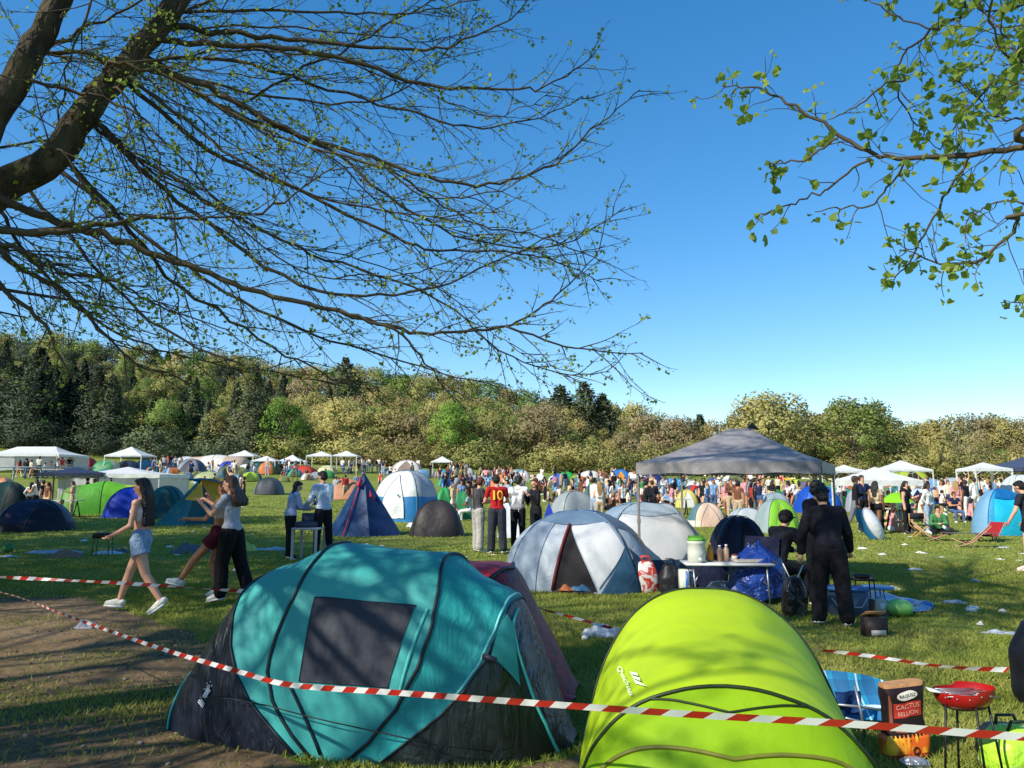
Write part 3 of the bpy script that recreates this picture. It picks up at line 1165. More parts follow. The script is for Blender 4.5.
for k in range(2):
    mb = MB()
    for gx in range(2):
        for gy in range(3):
            mb.box((-w / 2 + w * (.035 + .062 * k + .026 * gx), -2.56, hh * (.72 - .15 * gy)), (w * .021, .02, hh * .11))
    mb.build('window', pl(120, 150, 130, .2), wl, smooth=False)
# ------------------------------------------------------------------ the two big pop up tents in front


class Shell:
    def __init__(s, L, H, Wd, lean=0.0, hoops=(), sag=.05, wr=.012, seed=0, pz=.85, py=.80):
        s.L, s.H, s.W, s.hoops, s.sag, s.wr, s.seed, s.pz, s.py = L, H, Wd, hoops, sag, wr, seed, pz, py

    def __call__(s, u, v):
        h, w = lut(s.H, u), lut(s.W, u)
        hs = lut(s.H, u - .03) + lut(s.H, u + .03)
        ws = lut(s.W, u - .03) + lut(s.W, u + .03)
        h, w = (h + hs) / 3, (w + ws) / 3
        th = v * PI
        c, sn = math.cos(th), max(0, math.sin(th))
        # cloth pulls in between two hoops
        k = 1.0
        hp = [lut(q, v) for q in s.hoops]
        for a, b in zip(hp, hp[1:]):
            if a < u < b:
                f = (u - a) / (b - a)
                k -= s.sag * math.sin(PI * f) * min(1, sn * 2)
        y = -w * math.copysign(abs(c) ** s.py, c) * k
        z = h * sn ** s.pz * k
        p = Vector((u * s.L, y, z))
        n = noise.noise(Vector((u * 6 + s.seed, v * 5, 1))) * .6 + noise.noise(Vector((u * 16 + s.seed, v * 7, 2))) * .35
        fold = noise.noise(Vector((u * 26, v * 2.2, 7))) * .5
        amp = s.wr * min(1, sn * 4)
        p += Vector((0, -c, sn)) * amp * (n + fold)
        return p


def patch(sh, t, name, m, u0, u1, v0, v1, off=0.0, nu=24, nv=40, edge=None, thick=None):
    """a panel of the shell between two border curves u0(v), u1(v)"""
    f0 = (lambda v: lut(u0, v)) if isinstance(u0, (list, tuple)) else (lambda v: u0)
    f1 = (lambda v: lut(u1, v)) if isinstance(u1, (list, tuple)) else (lambda v: u1)

    def fn(a, b):
        v = v0 + (v1 - v0) * b
        u = f0(v) + (f1(v) - f0(v)) * a
        p = sh(u, v)
        if off:
            e = .01
            du = sh(u + e, v) - sh(u - e, v)
            dv = sh(u, min(1, v + e)) - sh(u, max(0, v - e))
            n = du.cross(dv)
            if n.length > 1e-10:
                n.normalize()
                if n.dot(Vector((0, p.y, p.z + .05))) < 0:
                    n = -n
                p = p + n * off
        return p
    mb = MB()
    mb.grid(fn, nu, nv)
    return mb.build(name, m, t)


def along(sh, t, name, m, uc, r, v0=0.0, v1=1.0, n=44, off=.004, parent=None, sides=6):
    f = (lambda v: lut(uc, v))
    mb = MB()
    pts = []
    for i in range(n + 1):
        v = v0 + (v1 - v0) * i / n
        p = sh(f(v), v)
        c = Vector((0, p.y, p.z))
        if c.length > 1e-6:
            p = p + c.normalized() * off
        pts.append(p)
    mb.tube(pts, r, sides)
    return mb.build(name, m, parent or t)


def sym(tab):
    """mirror a border given for v 0..0.5 on to the far side"""
    return tab + [(1 - v, u) for v, u in reversed(tab[:-1])]


# --- teal tent
TEAL = mat('teal_cloth', srgb(72, 176, 170), .55, srgb(62, 162, 158), 1.4, spec=.25, bump=.13, bscale=9, trans=.25, distort=.8, stretch=(1, 1, .5))
TEAL2 = mat('teal_cloth_deep', srgb(46, 160, 160), .55, srgb(38, 144, 146), 1.4, spec=.25, bump=.30, bscale=7, trans=.25, distort=1.6, stretch=(2.2, 1, .6))
NAVY = mat('navy_sheet', srgb(24, 31, 48), .38, srgb(18, 24, 38), 3, bump=.6, bscale=6, distort=1.5, stretch=(3, 1, .6), spec=.5)
DGREEN = mat('dark_green_sheet', srgb(24, 36, 38), .4, srgb(18, 28, 30), 3, bump=.5, bscale=6, distort=1.5, stretch=(2, 1, .7), spec=.5)
HOOPM = mat('hoop_sleeve', srgb(16, 34, 44), .5, srgb(10, 22, 32), 10)
MESHM = mat('window_mesh', srgb(36, 40, 54), .6, srgb(30, 34, 46), 3, bump=.15, bscale=5, distort=1.5, stretch=(2, 1, .6))
PIPE = pl(70, 190, 180, .5)

T1 = empty('pop_up_tent', (-.9745, 5.3145, 0), math.radians(-13.6), 'large teal pop up tent with navy ends and dark window', 'tent', mark='large teal tent')
H = [(-1, 0), (-.92, .16), (-.82, .36), (-.70, .62), (-.58, .88), (-.46, 1.04), (-.25, 1.17), (0, 1.215), (.2, 1.20), (.37, 1.155), (.55, 1.04), (.70, .93), (.76, .80), (.86, .46), (1, 0)]
Wd = [(u, w * .90) for u, w in [(-1, .10), (-.9, .36), (-.75, .50), (-.5, .62), (0, .70), (.5, .66), (.75, .52), (.9, .34), (1, .10)]]
h1 = sym([(0, -.10), (.02, -.20), (.06, -.34), (.11, -.43), (.18, -.49), (.28, -.53), (.38, -.55), (.46, -.54), (.5, -.52)])
h2 = sym([(0, -.03), (.02, -.12), (.06, -.23), (.12, -.28), (.18, -.25), (.26, -.20), (.38, -.15), (.5, -.14)])
h3 = sym([(0, .12), (.02, .21), (.07, .33), (.14, .41), (.22, .45), (.32, .45), (.5, .41)])
h4 = sym([(0, .26), (.02, .35), (.06, .49), (.11, .59), (.18, .67), (.28, .715), (.38, .73), (.5, .735)])
sh = Shell(1.414, H, Wd, hoops=[h1, h2, h3, h4], sag=.045, wr=.009, seed=3, py=.72, pz=.88)
patch(sh, T1, 'end_panel', NAVY, -.995, h1, 0, 1, nu=24)
patch(sh, T1, 'panel', TEAL, h1, h2, 0, 1, nu=12)
patch(sh, T1, 'panel', TEAL, h2, h3, 0, 1, nu=24)
patch(sh, T1, 'panel', TEAL2, h3, h4, 0, 1, nu=18)
pipe = sym([(0, .95), (.10, .925), (.17, .90), (.24, .84), (.30, .785), (.36, .755), (.5, .75)])
patch(sh, T1, 'end_panel', DGREEN, h4, pipe, 0, .5, nu=14, nv=24)
patch(sh, T1, 'end_panel', NAVY, pipe, .995, 0, .5, nu=10, nv=24)
patch(sh, T1, 'end_panel', NAVY, h4, .995, .5, 1, nu=20, nv=24)
for hc, r in ((h1, .011), (h2, .011), (h3, .012), (h4, .008)):
    along(sh, T1, 'hoop', HOOPM, hc, r)
along(sh, T1, 'piping', PIPE, pipe, .010, 0, .47)
along(sh, T1, 'piping', PIPE, [(0, -.86), (.2, -.84), (.5, -.80), (.8, -.84), (1, -.86)], .007, 0, .5)
# hem of the awning edge, paler
along(sh, T1, 'hem', pl(130, 205, 200, .6), [(v, u - .018) for v, u in h4], .008, .1, .9, off=.001)
win0 = [(.09, -.115), (.26, -.10)]
win1 = [(.09, .28), (.26, .365)]
wnd = patch(sh, T1, 'window', MESHM, win0, win1,   .10, .26, off=.008, nu=14, nv=14)
along(sh, T1, 'zip', pl(96, 205, 196, .6), [(v, u + .055) for v, u in win1], .010, .09, .26, off=.006, parent=wnd)
along(sh, T1, 'window_rim', HOOPM, win0, .005, .10, .26, off=.008, parent=wnd)
mb = MB()
for vv in (.10, .26):
    mb.tube([sh(lut(win0, vv) + (lut(win1, vv) - lut(win0, vv)) * k / 10, vv) * 1.006 for k in range(11)], .005, 5)
mb.build('window_rim', HOOPM, wnd)
# inner door flap under the awning, corner toggle, strap, guy rope
patch(sh, T1, 'door_flap', TEAL, [(.2, .69), (.36, .725)], [(.2, .80), (.36, .755)], .20, .36, off=.012, nu=6, nv=8)
mb = MB()
cpt = sh(.69, .20)
mb.box(cpt + Vector((.0, -.02, 0)), (.09, .012, .035), rot=(0, .25, 0), bev=.004)
mb.build('toggle', pl(60, 56, 72), T1)
mb = MB()
a_, b_ = sh(-.20, .19), sh(-.02, .01)
q = [a_.lerp(b_, k / 8) for k in range(9)]
q = [sh(-.16 + .17 * k / 8, .095 - .09 * k / 8) * 1.015 for k in range(9)]
mb.tube(q, .010, 5)
mb.build('strap', pl(22, 26, 38), T1)
mb = MB()
qs = [sh(-.60 + 1.3 * k / 14, .085 - .06 * (k / 14)) * 1.03 + Vector((0, -.035, -.03 * math.sin(PI * k / 14))) for k in range(15)]
mb.tube(qs, .004, 4)
mb.build('guy_rope', pl(14, 18, 26), T1)


def on_shell(sh, u_c, v_c, su, sv, ang, off=.012):
    def fn(x, y):
        xr = x * math.cos(ang) - y * math.sin(ang)
        yr = x * math.sin(ang) + y * math.cos(ang)
        u, v = u_c + xr / su, v_c + yr / sv
        p = sh(u, v)
        e = .01
        n = (sh(u + e, v) - sh(u - e, v)).cross(sh(u, v + e) - sh(u, v - e)).normalized()
        if n.dot(Vector((0, p.y, p.z + .05))) < 0:
            n = -n
        return p + n * off
    return fn


LOGO = pl(225, 228, 232, .6)
fn = on_shell(sh, -.60, .09, 1.4, 2.2, math.radians(-40))
mb = MB()
for k in range(14):
    an = k * .9
    r = .009 + .0026 * k
    c0 = (r * math.cos(an), .04 + r * math.sin(an))
    s_ = .0038
    mb.add([fn(c0[0] - s_, c0[1] - s_), fn(c0[0] + s_, c0[1] - s_), fn(c0[0] + s_, c0[1] + s_), fn(c0[0] - s_, c0[1] + s_)], [(0, 1, 2, 3)])
for k in range(4):
    mb.add([fn(-.02 + .01 * k, -.01), fn(-.012 + .01 * k, -.01), fn(.0 + .01 * k, .045), fn(-.008 + .01 * k, .045)], [(0, 1, 2, 3)])
for k in range(3):
    mb.add([fn(-.034, -.020 - .010 * k), fn(.034, -.020 - .010 * k), fn(.034, -.026 - .010 * k), fn(-.034, -.026 - .010 * k)], [(0, 1, 2, 3)])
mb.build('logo', LOGO, T1, smooth=False)

# --- lime tent
LIME = mat('lime_cloth', srgb(190, 220, 42), .55, srgb(178, 210, 36), 1.2, spec=.25, bump=.13, bscale=6, trans=.34, distort=.9)
LIME_SHADE = mat('lime_cloth_shade', srgb(160, 204, 32), .55, srgb(150, 194, 28), 1.6, spec=.25, bump=.16, bscale=6, trans=.42, distort=1)  # same lime cloth darkened, painting shade on the sloping end panels
LTRIM = mat('lime_trim', srgb(30, 48, 14), .5, srgb(22, 36, 12), 8)
T2 = empty('pop_up_tent', (.98, 3.85, 0), math.radians(-100), 'large lime green pop up tent with black hoops in front', 'tent', mark='large lime tent')
H = [(-1, 0), (-.88, .35), (-.75, .66), (-.62, .90), (-.5, 1.015), (-.35, 1.02), (0, .94), (.3, .85), (.5, .765), (.62, .64), (.78, .40), (.9, .19), (1, 0)]
Wd = [(-1, .10), (-.85, .36), (-.7, .54), (-.5, .63), (0, .68), (.5, .64), (.72, .58), (.88, .44), (1, .12)]
g1 = sym([(0, -.12), (.1, -.22), (.25, -.36), (.4, -.46), (.5, -.49)])
g2 = sym([(0, .34), (.1, .42), (.22, .48), (.4, .50), (.5, .495)])
sh2 = Shell(1.15, H, Wd, hoops=[g1, g2], sag=.05, wr=.010, seed=9, pz=.80, py=.85)
patch(sh2, T2, 'end_panel', LIME_SHADE, -.995, g1, 0, 1, nu=18)
patch(sh2, T2, 'panel', LIME, g1, g2, 0, 1, nu=30, nv=48)
patch(sh2, T2, 'end_panel', LIME_SHADE, g2, .995, 0, 1, nu=22, nv=48)
along(sh2, T2, 'hoop', LTRIM, g1, .007)
along(sh2, T2, 'hoop', LTRIM, g2, .009)
seam = sym([(0, .50), (.1, .56), (.28, .61), (.4, .65), (.5, .68)])
along(sh2, T2, 'zip', mat('zip_tape', srgb(120, 120, 40), .5, srgb(96, 100, 34), 8), seam, .009, .08, .92)
# sagging vent under the hoop
vent = [(.36, .50), (.43, .54), (.5, .575), (.57, .54), (.64, .50)]
along(sh2, T2, 'vent_rim', LTRIM, vent, .005, .36, .64, off=.006)
fn = on_shell(sh2, .28, .215, 1.15, 2.0, math.radians(-28))
mb = MB()


def flg(x, y):
    """x runs down the flank along the lettering, y across it, in centimetres"""
    return on_shell(sh2, .24, .30, 1.0, 1.0, 0)((.0189 * x + .0086 * y) / 1.15, (.00406 * x + .0067 * y) / 2.05)


mark_ = [[(-5, 0), (-2, 0), (0, 5.5), (-2.5, 5.5)], [(-1.2, 0), (1.6, 0), (3.6, 5.5), (1, 5.5)], [(2.4, 0), (5.2, 0), (6, 9), (4.6, 5.5)]]
mb = MB()
for q in mark_:
    mb.add([flg(x - 1, y + 5.0) for x, y in q], [(0, 1, 2, 3)])
mb.build('logo', pl(240, 246, 225, .6), T2, smooth=False)
mb = MB()
text_on(mb, 'Quechua', 6.6, lambda x, y: flg(x, y - 2.5))
mb.build('lettering', pl(240, 246, 225, .6), T2, smooth=False)

# --- red tent behind the teal one
RED = mat('red_cloth', srgb(196, 40, 54), .45, srgb(176, 32, 46), 1.4, bump=.4, bscale=5, trans=.2, distort=1)
MAROON = mat('maroon_cloth', srgb(96, 20, 30), .5, srgb(60, 14, 22), 3, bump=.5, bscale=6, distort=1.5)
T3 = empty('pop_up_tent', (-.88, 6.45, 0), math.radians(-12), 'red and maroon pop up tent half hidden behind the teal one', 'tent', mark='red tent')
H = [(-1, 0), (-.8, .46), (-.55, .90), (-.3, 1.0), (.2, 1.01), (.55, .98), (.64, .94), (.74, .66), (.86, .36), (1, 0)]
Wd = [(-1, .1), (-.8, .45), (0, .74), (.6, .66), (.85, .42), (1, .16)]
r1 = sym([(0, -.35), (.2, -.55), (.5, -.45)])
r2 = sym([(0, .25), (.2, .48), (.4, .60), (.5, .64)])
sh3 = Shell(1.42, H, Wd, hoops=[r1, r2], sag=.05, wr=.016, seed=21)
patch(sh3, T3, 'end_panel', MAROON, -.995, r1, 0, 1, nu=12, nv=24)
patch(sh3, T3, 'panel', RED, r1, r2, 0, 1, nu=20, nv=28)
rm = sym([(0, .78), (.2, .80), (.5, .74)])
patch(sh3, T3, 'end_panel', MAROON, r2, rm, 0, 1, nu=10, nv=28)
patch(sh3, T3, 'end_panel', mat('maroon_trim', srgb(150, 36, 46), .5, srgb(84, 22, 34), 9, bump=.4), rm, .995, 0, 1, nu=12, nv=28)
for hc in (r1, r2):
    along(sh3, T3, 'hoop', pl(36, 22, 34), hc, .016)
mb = MB()
mb.grid(lambda a, b: Vector((1.12 + .28 * b + .04 * math.sin(a * 8), -.35 + .55 * a, .16 * (1 - b) ** 2 + .02 + .02 * math.sin(a * 11))), 14, 6)
mb.build('door_flap', RED, T3)

# --- silver dome with an open door
SIL = mat('silver_cloth', srgb(184, 194, 204), .45, srgb(166, 178, 190), 1.4, bump=.35, bscale=5, trans=.2, distort=1)
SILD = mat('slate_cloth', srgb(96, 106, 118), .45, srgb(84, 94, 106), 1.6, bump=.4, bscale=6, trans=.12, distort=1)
TSK = fab(56, 96, 124, .15)
T4 = empty('dome_tent', (1.06, 12.45, 0), math.radians(-14), 'silver dome tent with an open dark doorway and teal corners', 'tent', mark='silver dome')
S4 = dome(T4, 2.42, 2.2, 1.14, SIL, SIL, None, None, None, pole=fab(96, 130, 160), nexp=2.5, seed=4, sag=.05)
INT_SHADE = mat('interior_shade', srgb(26, 22, 26), .8, srgb(16, 14, 18), 4)  # near-black patch over the flysheet, painting the shade inside the tent


def gore(t, S_, name, m, corners, off=.03, n=10):
    """a bent triangular or four-cornered patch in (angle, height) space laid over a dome"""
    mb = MB()

    def fn(a, b):
        c = corners
        if len(c) == 3:
            c = [c[0], c[1], c[2], c[2]]
        p0 = (c[0][0] + (c[1][0] - c[0][0]) * a, c[0][1] + (c[1][1] - c[0][1]) * a)
        p1 = (c[3][0] + (c[2][0] - c[3][0]) * a, c[3][1] + (c[2][1] - c[3][1]) * a)
        ph, tt = p0[0] + (p1[0] - p0[0]) * b, p0[1] + (p1[1] - p0[1]) * b
        p = S_(math.radians(ph), tt)
        o = Vector((p.x, p.y, p.z * .8)).normalized()
        return p + o * off
    mb.grid(fn, n, n)
    return mb.build(name, m, t)


gore(T4, S4, 'doorway', INT_SHADE, [(-99, .02), (-70, .02), (-92, .66)], .012)
mb = MB()
mb.tube([S4(math.radians(-100 + 7 * k / 10), .02 + .64 * k / 10) * 1.02 for k in range(11)], .026, 5)
mb.build('door_flap', fab(120, 44, 40), T4)
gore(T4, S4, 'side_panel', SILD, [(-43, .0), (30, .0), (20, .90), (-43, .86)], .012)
gore(T4, S4, 'side_panel', SIL, [(-42, .26), (-20, .26), (-24, .52), (-42, .56)], .020)
gore(T4, S4, 'side_panel', fab(150, 166, 182, .15), [(-135, .0), (-112, .0), (-112, .82), (-135, .82)], .012)
gore(T4, S4, 'corner_patch', TSK, [(-68, .0), (-40, .0), (-45, .37)], .022)
gore(T4, S4, 'corner_patch', fab(40, 72, 100, .1), [(-40, .0), (-10, .0), (-42, .36)], .026)
gore(T4, S4, 'roof_band', fab(110, 136, 160), [(-135, .66), (-46, .66), (-46, .97), (-135, .97)], .014)
gore(T4, S4, 'door_panel', mat('white_cloth_bright', srgb(218, 218, 218), .5, srgb(196, 200, 204), 2, bump=.25, bscale=5, trans=.2), [(-90, .64), (-69, .04), (-46, .36), (-50, .66)], .018)
mb = MB()
mb.box((.10, -1.06, .03), (.55, .16, .05), bev=.02)
mb.build('door_sill', fab(90, 70, 72), T4)
T5 = empty('dome_tent', (2.30, 13.9, 0), math.radians(8), 'white dome tent with pale blue band between gazebo posts', 'tent', mark='white dome')
S5 = dome(T5, 2.3, 2.1, 1.22, MATS['white_cloth_bright'], fab(150, 172, 190), fab(40, 70, 100), None, None, pole=fab(110, 140, 160), nexp=2.3, seed=6, sag=.04)
gore(T5, S5, 'roof_band', fab(166, 184, 198), [(-140, .66), (-40, .66), (-40, .98), (-140, .98)], .014)

# ------------------------------------------------------------------ barrier tape
TRED = mat('tape_red', srgb(178, 52, 38), .4, srgb(180, 36, 26), 4)
TWHITE = mat('tape_white', srgb(232, 232, 230), .4, srgb(216, 216, 216), 4)


def tape(label, pts, wid=.029, period=.13, twist=None):
    mb = MB()
    line = catmull(pts, 40)
    s = 0
    base = Vector((line[0].x, line[0].y, gz(line[0].x, line[0].y)))
    step = period / 8
    # resample
    out = [line[0]]
    acc = 0
    for a, b_ in zip(line, line[1:]):
        L_ = (b_ - a).length
        while acc + L_ >= step:
            f = (step - acc) / L_
            a = a.lerp(b_, f)
            out.append(a)
            L_ = (b_ - a).length
            acc = 0
        acc += L_
    n = len(out)

    def cross(i):
        t_ = (out[min(i + 1, n - 1)] - out[max(0, i - 1)]).normalized()
        up = (Vector((0, 0, 1)) - t_ * t_.z).normalized()
        sd = t_.cross(up)
        an = twist(i / n) if twist else .25
        kk = (.42 + .58 * min(1, i / n * 1.5)) if period < .16 else .8 + .2 * math.sin(i * .11)
        return (up * math.cos(an) + sd * math.sin(an)) * wid / 2 * kk
    vs, fs, ms = [], [], []
    rows = 4
    for i in range(n):
        c = cross(i)
        t_ = (out[min(i + 1, n - 1)] - out[max(0, i - 1)]).normalized()
        for r in range(rows + 1):
            k = r / rows * 2 - 1
            vs.append(out[i] + c * k + t_ * (.020 * k) - base)
    for i in range(n - 1):
        for r in range(rows):
            o = i * (rows + 1) + r
            fs.append((o, o + 1, o + rows + 2, o + rows + 1))
            ms.append(0 if ((i + 0) % 8) < 4 else 1)
    mb.add(vs, fs, ms)
    o = mb.build('barrier_tape', [TRED, TWHITE], None, loc=base)
    tag(o, label, 'barrier tape', 'red and white barrier tapes')


tape('red and white barrier tape stretched in front of both big tents',
     [P(-120, 566, 8.6), P(0, 592, 7.0), P(60, 613, 5.9), P(150, 645, 4.9), P(240, 672, 4.2), P(292, 685, 3.95), P(400, 693, 3.55), P(560, 705, 2.95), P(700, 715, 2.72), P(850, 724, 2.6), P(1024, 737, 2.5), P(1150, 744, 2.45)],
     period=.145, twist=lambda t: .25 + .85 * (1 - min(1, t * 2)) + .2 * math.sin(t * 9))
tape('slack red and white barrier tape running behind the big tents',
     [P(-100, 572, 9.4), P(0, 577, 9.0), P(60, 580, 8.8), P(120, 583, 8.6), P(180, 587, 8.5), P(245, 591, 8.4), P(380, 597, 8.1), P(500, 601, 8.0), P(560, 614, 7.9), P(630, 632, 7.6), P(720, 642, 7.2), P(800, 648, 7.0), P(870, 656, 6.75), P(940, 666, 6.55), P(1010, 670, 6.5)],
     wid=.042, period=.20, twist=lambda t: .25 + .45 * math.sin(t * 60) + .35 * math.sin(t * 23))
# ------------------------------------------------------------------ people
def rotx(v, a):
    a = math.radians(a)
    return Vector((v.x, v.y * math.cos(a) - v.z * math.sin(a), v.y * math.sin(a) + v.z * math.cos(a)))


class Fig:
    """joint positions of a pose; local +y is where the person faces, -x is the left side"""
    def __init__(s, H=1.7, lean=0, legs=((0, 0, 3), (0, 0, 3)), arms=((( -.15, 0, -1), (0, .1, -1)), ((.15, 0, -1), (0, .1, -1))), head=(0, 0), drop=None, fem=False, fat=1.0):
        s.H, s.fem = H, fem
        s.lean = lean
        s.fat = fat
        J = s.J = {}
        P0 = Vector((0, 0, 0))
        J['pelvis'] = P0
        up = rotx(Vector((0, 0, 1)), -lean)
        J['waist'] = up * .10 * H
        up2 = rotx(Vector((0, 0, 1)), -lean * 1.25)
        J['chest'] = J['waist'] + up2 * .115 * H
        J['neck'] = J['chest'] + up2 * .085 * H
        hp = head[1]
        hup = rotx(Vector((0, 0, 1)), -(lean * .6 + hp))
        J['headb'] = J['neck'] + hup * .035 * H
        J['head'] = J['neck'] + hup * .095 * H
        s.hpitch, s.hyaw = lean * .6 + hp, head[0]
        sw = .105 if not fem else .092
        for k, sd in ((0, -1), (1, 1)):
            hip = P0 + Vector((sd * .05 * H, 0, -.005 * H))
            fl, kn, ab = legs[k]
            d = rotx(Vector((sd * math.sin(math.radians(ab)), 0, -math.cos(math.radians(ab)))), fl)
            knee = hip + d * .245 * H
            d2 = rotx(Vector((sd * math.sin(math.radians(ab * .5)), 0, -math.cos(math.radians(ab * .5)))), fl - kn)
            ank = knee + d2 * .235 * H
            fd = rotx(Vector((sd * .12, 1, -.18)), (fl - kn) * .75).normalized()
            if fl > 60:
                fd = Vector((sd * .1, 1, -.1)).normalized()
            toe = ank + fd * .095 * H + Vector((0, 0, -.022 * H))
            J['hip%d' % k], J['knee%d' % k], J['ank%d' % k], J['toe%d' % k] = hip, knee, ank, toe
            sh_ = J['neck'] + Vector((sd * sw * H, 0, 0)) - up2 * .022 * H
            u, f_ = [Vector(q).normalized() for q in arms[k]]
            el = sh_ + u * .165 * H
            wr = el + f_ * .145 * H
            J['sh%d' % k], J['el%d' % k], J['wr%d' % k] = sh_, el, wr
            J['hd%d' % k] = f_
        low = min(min(J['toe%d' % k].z - .016 * H, J['ank%d' % k].z - .042 * H) for k in (0, 1))
        low = min(low, J['pelvis'].z - .07 * H)
        if drop is not None:
            low = -drop
        for k in J:
            if not k.startswith('hd'):
                J[k] = J[k] + Vector((0, 0, -low))

    def body(s, x=1.0):
        J, H = s.J, s.H
        f = s.fat
        out = []
        A = lambda tg, a, b, r0, r1: out.append((tg, J[a] if isinstance(a, str) else a, J[b] if isinstance(b, str) else b, r0 * H, r1 * H))
        hw = .036 if not s.fem else .042
        X = Vector((1, 0, 0)) * H
        hipr = .054 if not s.fem else .056
        A('hips', J['pelvis'] - X * hw, J['pelvis'] + X * hw, hipr * f, hipr * f)
        wr = (.050 if not s.fem else .040) * f
        for sd in (-1, 1):
            A('torso', J['pelvis'] + X * sd * .030, J['waist'] + X * sd * .026, .048 * f, wr)
            A('torso', J['waist'] + X * sd * .026, J['chest'] + X * sd * .036, wr, .053 * f)
            A('torso', J['chest'] + X * sd * .036, J['neck'] + X * sd * .045 - Vector((0, 0, .025 * H)), .053 * f, .034)
            if s.fem:
                fw = rotx(Vector((0, 1, 0)), -s.lean)
                A('torso', J['chest'] + X * sd * .036 + fw * .022 * H, J['chest'] + X * sd * .036 + fw * .030 * H, .036, .033)
        A('torso', J['sh0'], J['sh1'], .030, .030)
        A('neck', J['neck'] - Vector((0, 0, .02 * H)), 'headb', .033 if not s.fem else .028, .030 if not s.fem else .026)
        for k in (0, 1):
            k = str(k)
            A('uarm', 'sh' + k, 'el' + k, .030 if not s.fem else .025, .023 if not s.fem else .020)
            A('farm', 'el' + k, 'wr' + k, .023 if not s.fem else .020, .0155)
            A('hand', 'wr' + k, J['wr' + k] + J['hd' + k] * .042 * H, .015, .0165)
            A('thigh', 'hip' + k, 'knee' + k, .053, .034)
            A('shin', J['knee' + k], J['knee' + k].lerp(J['ank' + k], .35), .032, .033)
            A('shin', J['knee' + k].lerp(J['ank' + k], .35), 'ank' + k, .033, .020)
            A('foot', 'ank' + k, 'toe' + k, .022, .017)
            heel = J['ank' + k] - (J['toe' + k] - J['ank' + k]) * .25 - Vector((0, 0, .012 * H))
            A('foot', heel, 'toe' + k, .022, .018)
        return out

    def head_ells(s):
        J, H = s.J, s.H
        R = Euler((math.radians(-s.hpitch), 0, math.radians(s.hyaw)), 'XYZ')
        M = Matrix.Rotation(math.radians(s.hyaw), 3, 'Z') @ Matrix.Rotation(math.radians(-s.hpitch), 3, 'X')
        c = J['head']
        return c, M


def put_caps(mb, caps, inf=0.0, n=9):
    for tg, a, b, r0, r1 in caps:
        mb.caps(a, b, r0 + inf, r1 + inf, n)


def remesh(mb, vox, smooth=3, fac=.5):
    me = bpy.data.meshes.new('work')
    me.from_pydata(mb.v, [], mb.f)
    o = bpy.data.objects.new('work', me)
    COL.objects.link(o)
    m = o.modifiers.new('r', 'REMESH')
    m.mode = 'VOXEL'
    m.voxel_size = vox
    if smooth:
        q = o.modifiers.new('s', 'SMOOTH')
        q.factor = fac
        q.iterations = smooth
    C.view_layer.update()
    dg = C.evaluated_depsgraph_get()
    me2 = bpy.data.meshes.new_from_object(o.evaluated_get(dg))
    bpy.data.objects.remove(o)
    bpy.data.meshes.remove(me)
    me2.polygons.foreach_set('use_smooth', [True] * len(me2.polygons))
    return me2


def assign(me, zones):
    """zones: (material index, a, b, r0, r1): every face takes the zone nearest to it"""
    n = len(me.polygons)
    c = np.zeros(n * 3)
    me.polygons.foreach_get('center', c)
    c = c.reshape(-1, 3)
    best = np.full(n, 1e9)
    idx = np.zeros(n, int)
    for mi, a, b, r0, r1 in zones:
        a, b = np.array(a), np.array(b)
        ab = b - a
        L = max(1e-9, (ab * ab).sum())
        t = np.clip(((c - a) @ ab) / L, 0, 1)
        d = np.linalg.norm(c - (a + t[:, None] * ab), axis=1) - (r0 + (r1 - r0) * t)
        m = d < best
        best[m] = d[m]
        idx[m] = mi
    me.polygons.foreach_set('material_index', idx.tolist())


def skin(k):
    return [mat('skin_light', srgb(214, 164, 136), .55, srgb(202, 150, 124), 5, spec=.3), mat('skin_tan', srgb(186, 130, 98), .55, srgb(172, 118, 88), 5, spec=.3), mat('skin_brown', srgb(120, 80, 58), .55, srgb(106, 70, 50), 5, spec=.3)][k]


def hairm(k):
    return [mat('hair_black', srgb(26, 20, 20), .5, srgb(16, 12, 12), 20, bump=.6, bscale=40), mat('hair_brown', srgb(70, 44, 28), .5, srgb(48, 30, 20), 20, bump=.6, bscale=40), mat('hair_auburn', srgb(110, 54, 32), .5, srgb(84, 40, 24), 20, bump=.6, bscale=40), mat('hair_blond', srgb(170, 132, 84), .5, srgb(140, 104, 64), 20, bump=.6, bscale=40)][k]


def head_mb(mb, F_, c, M, fine=True):
    H = F_.H
    E = lambda p, r: mb.ell(c + M @ Vector([q * H for q in p]), [q * H for q in r], rot=M.to_euler(), nu=14, nv=10)
    E((0, -.004, .008), (.045, .055, .056))
    E((0, .012, -.030), (.033, .036, .036))
    if fine:
        E((0, .056, -.010), (.008, .012, .012))
        E((0, .052, .002), (.005, .008, .014))
        E((0, .050, -.036), (.014, .006, .005))
        for sx in (-1, 1):
            E((sx * .046, -.002, -.006), (.006, .011, .017))
            E((sx * .018, .046, .012), (.013, .006, .004))


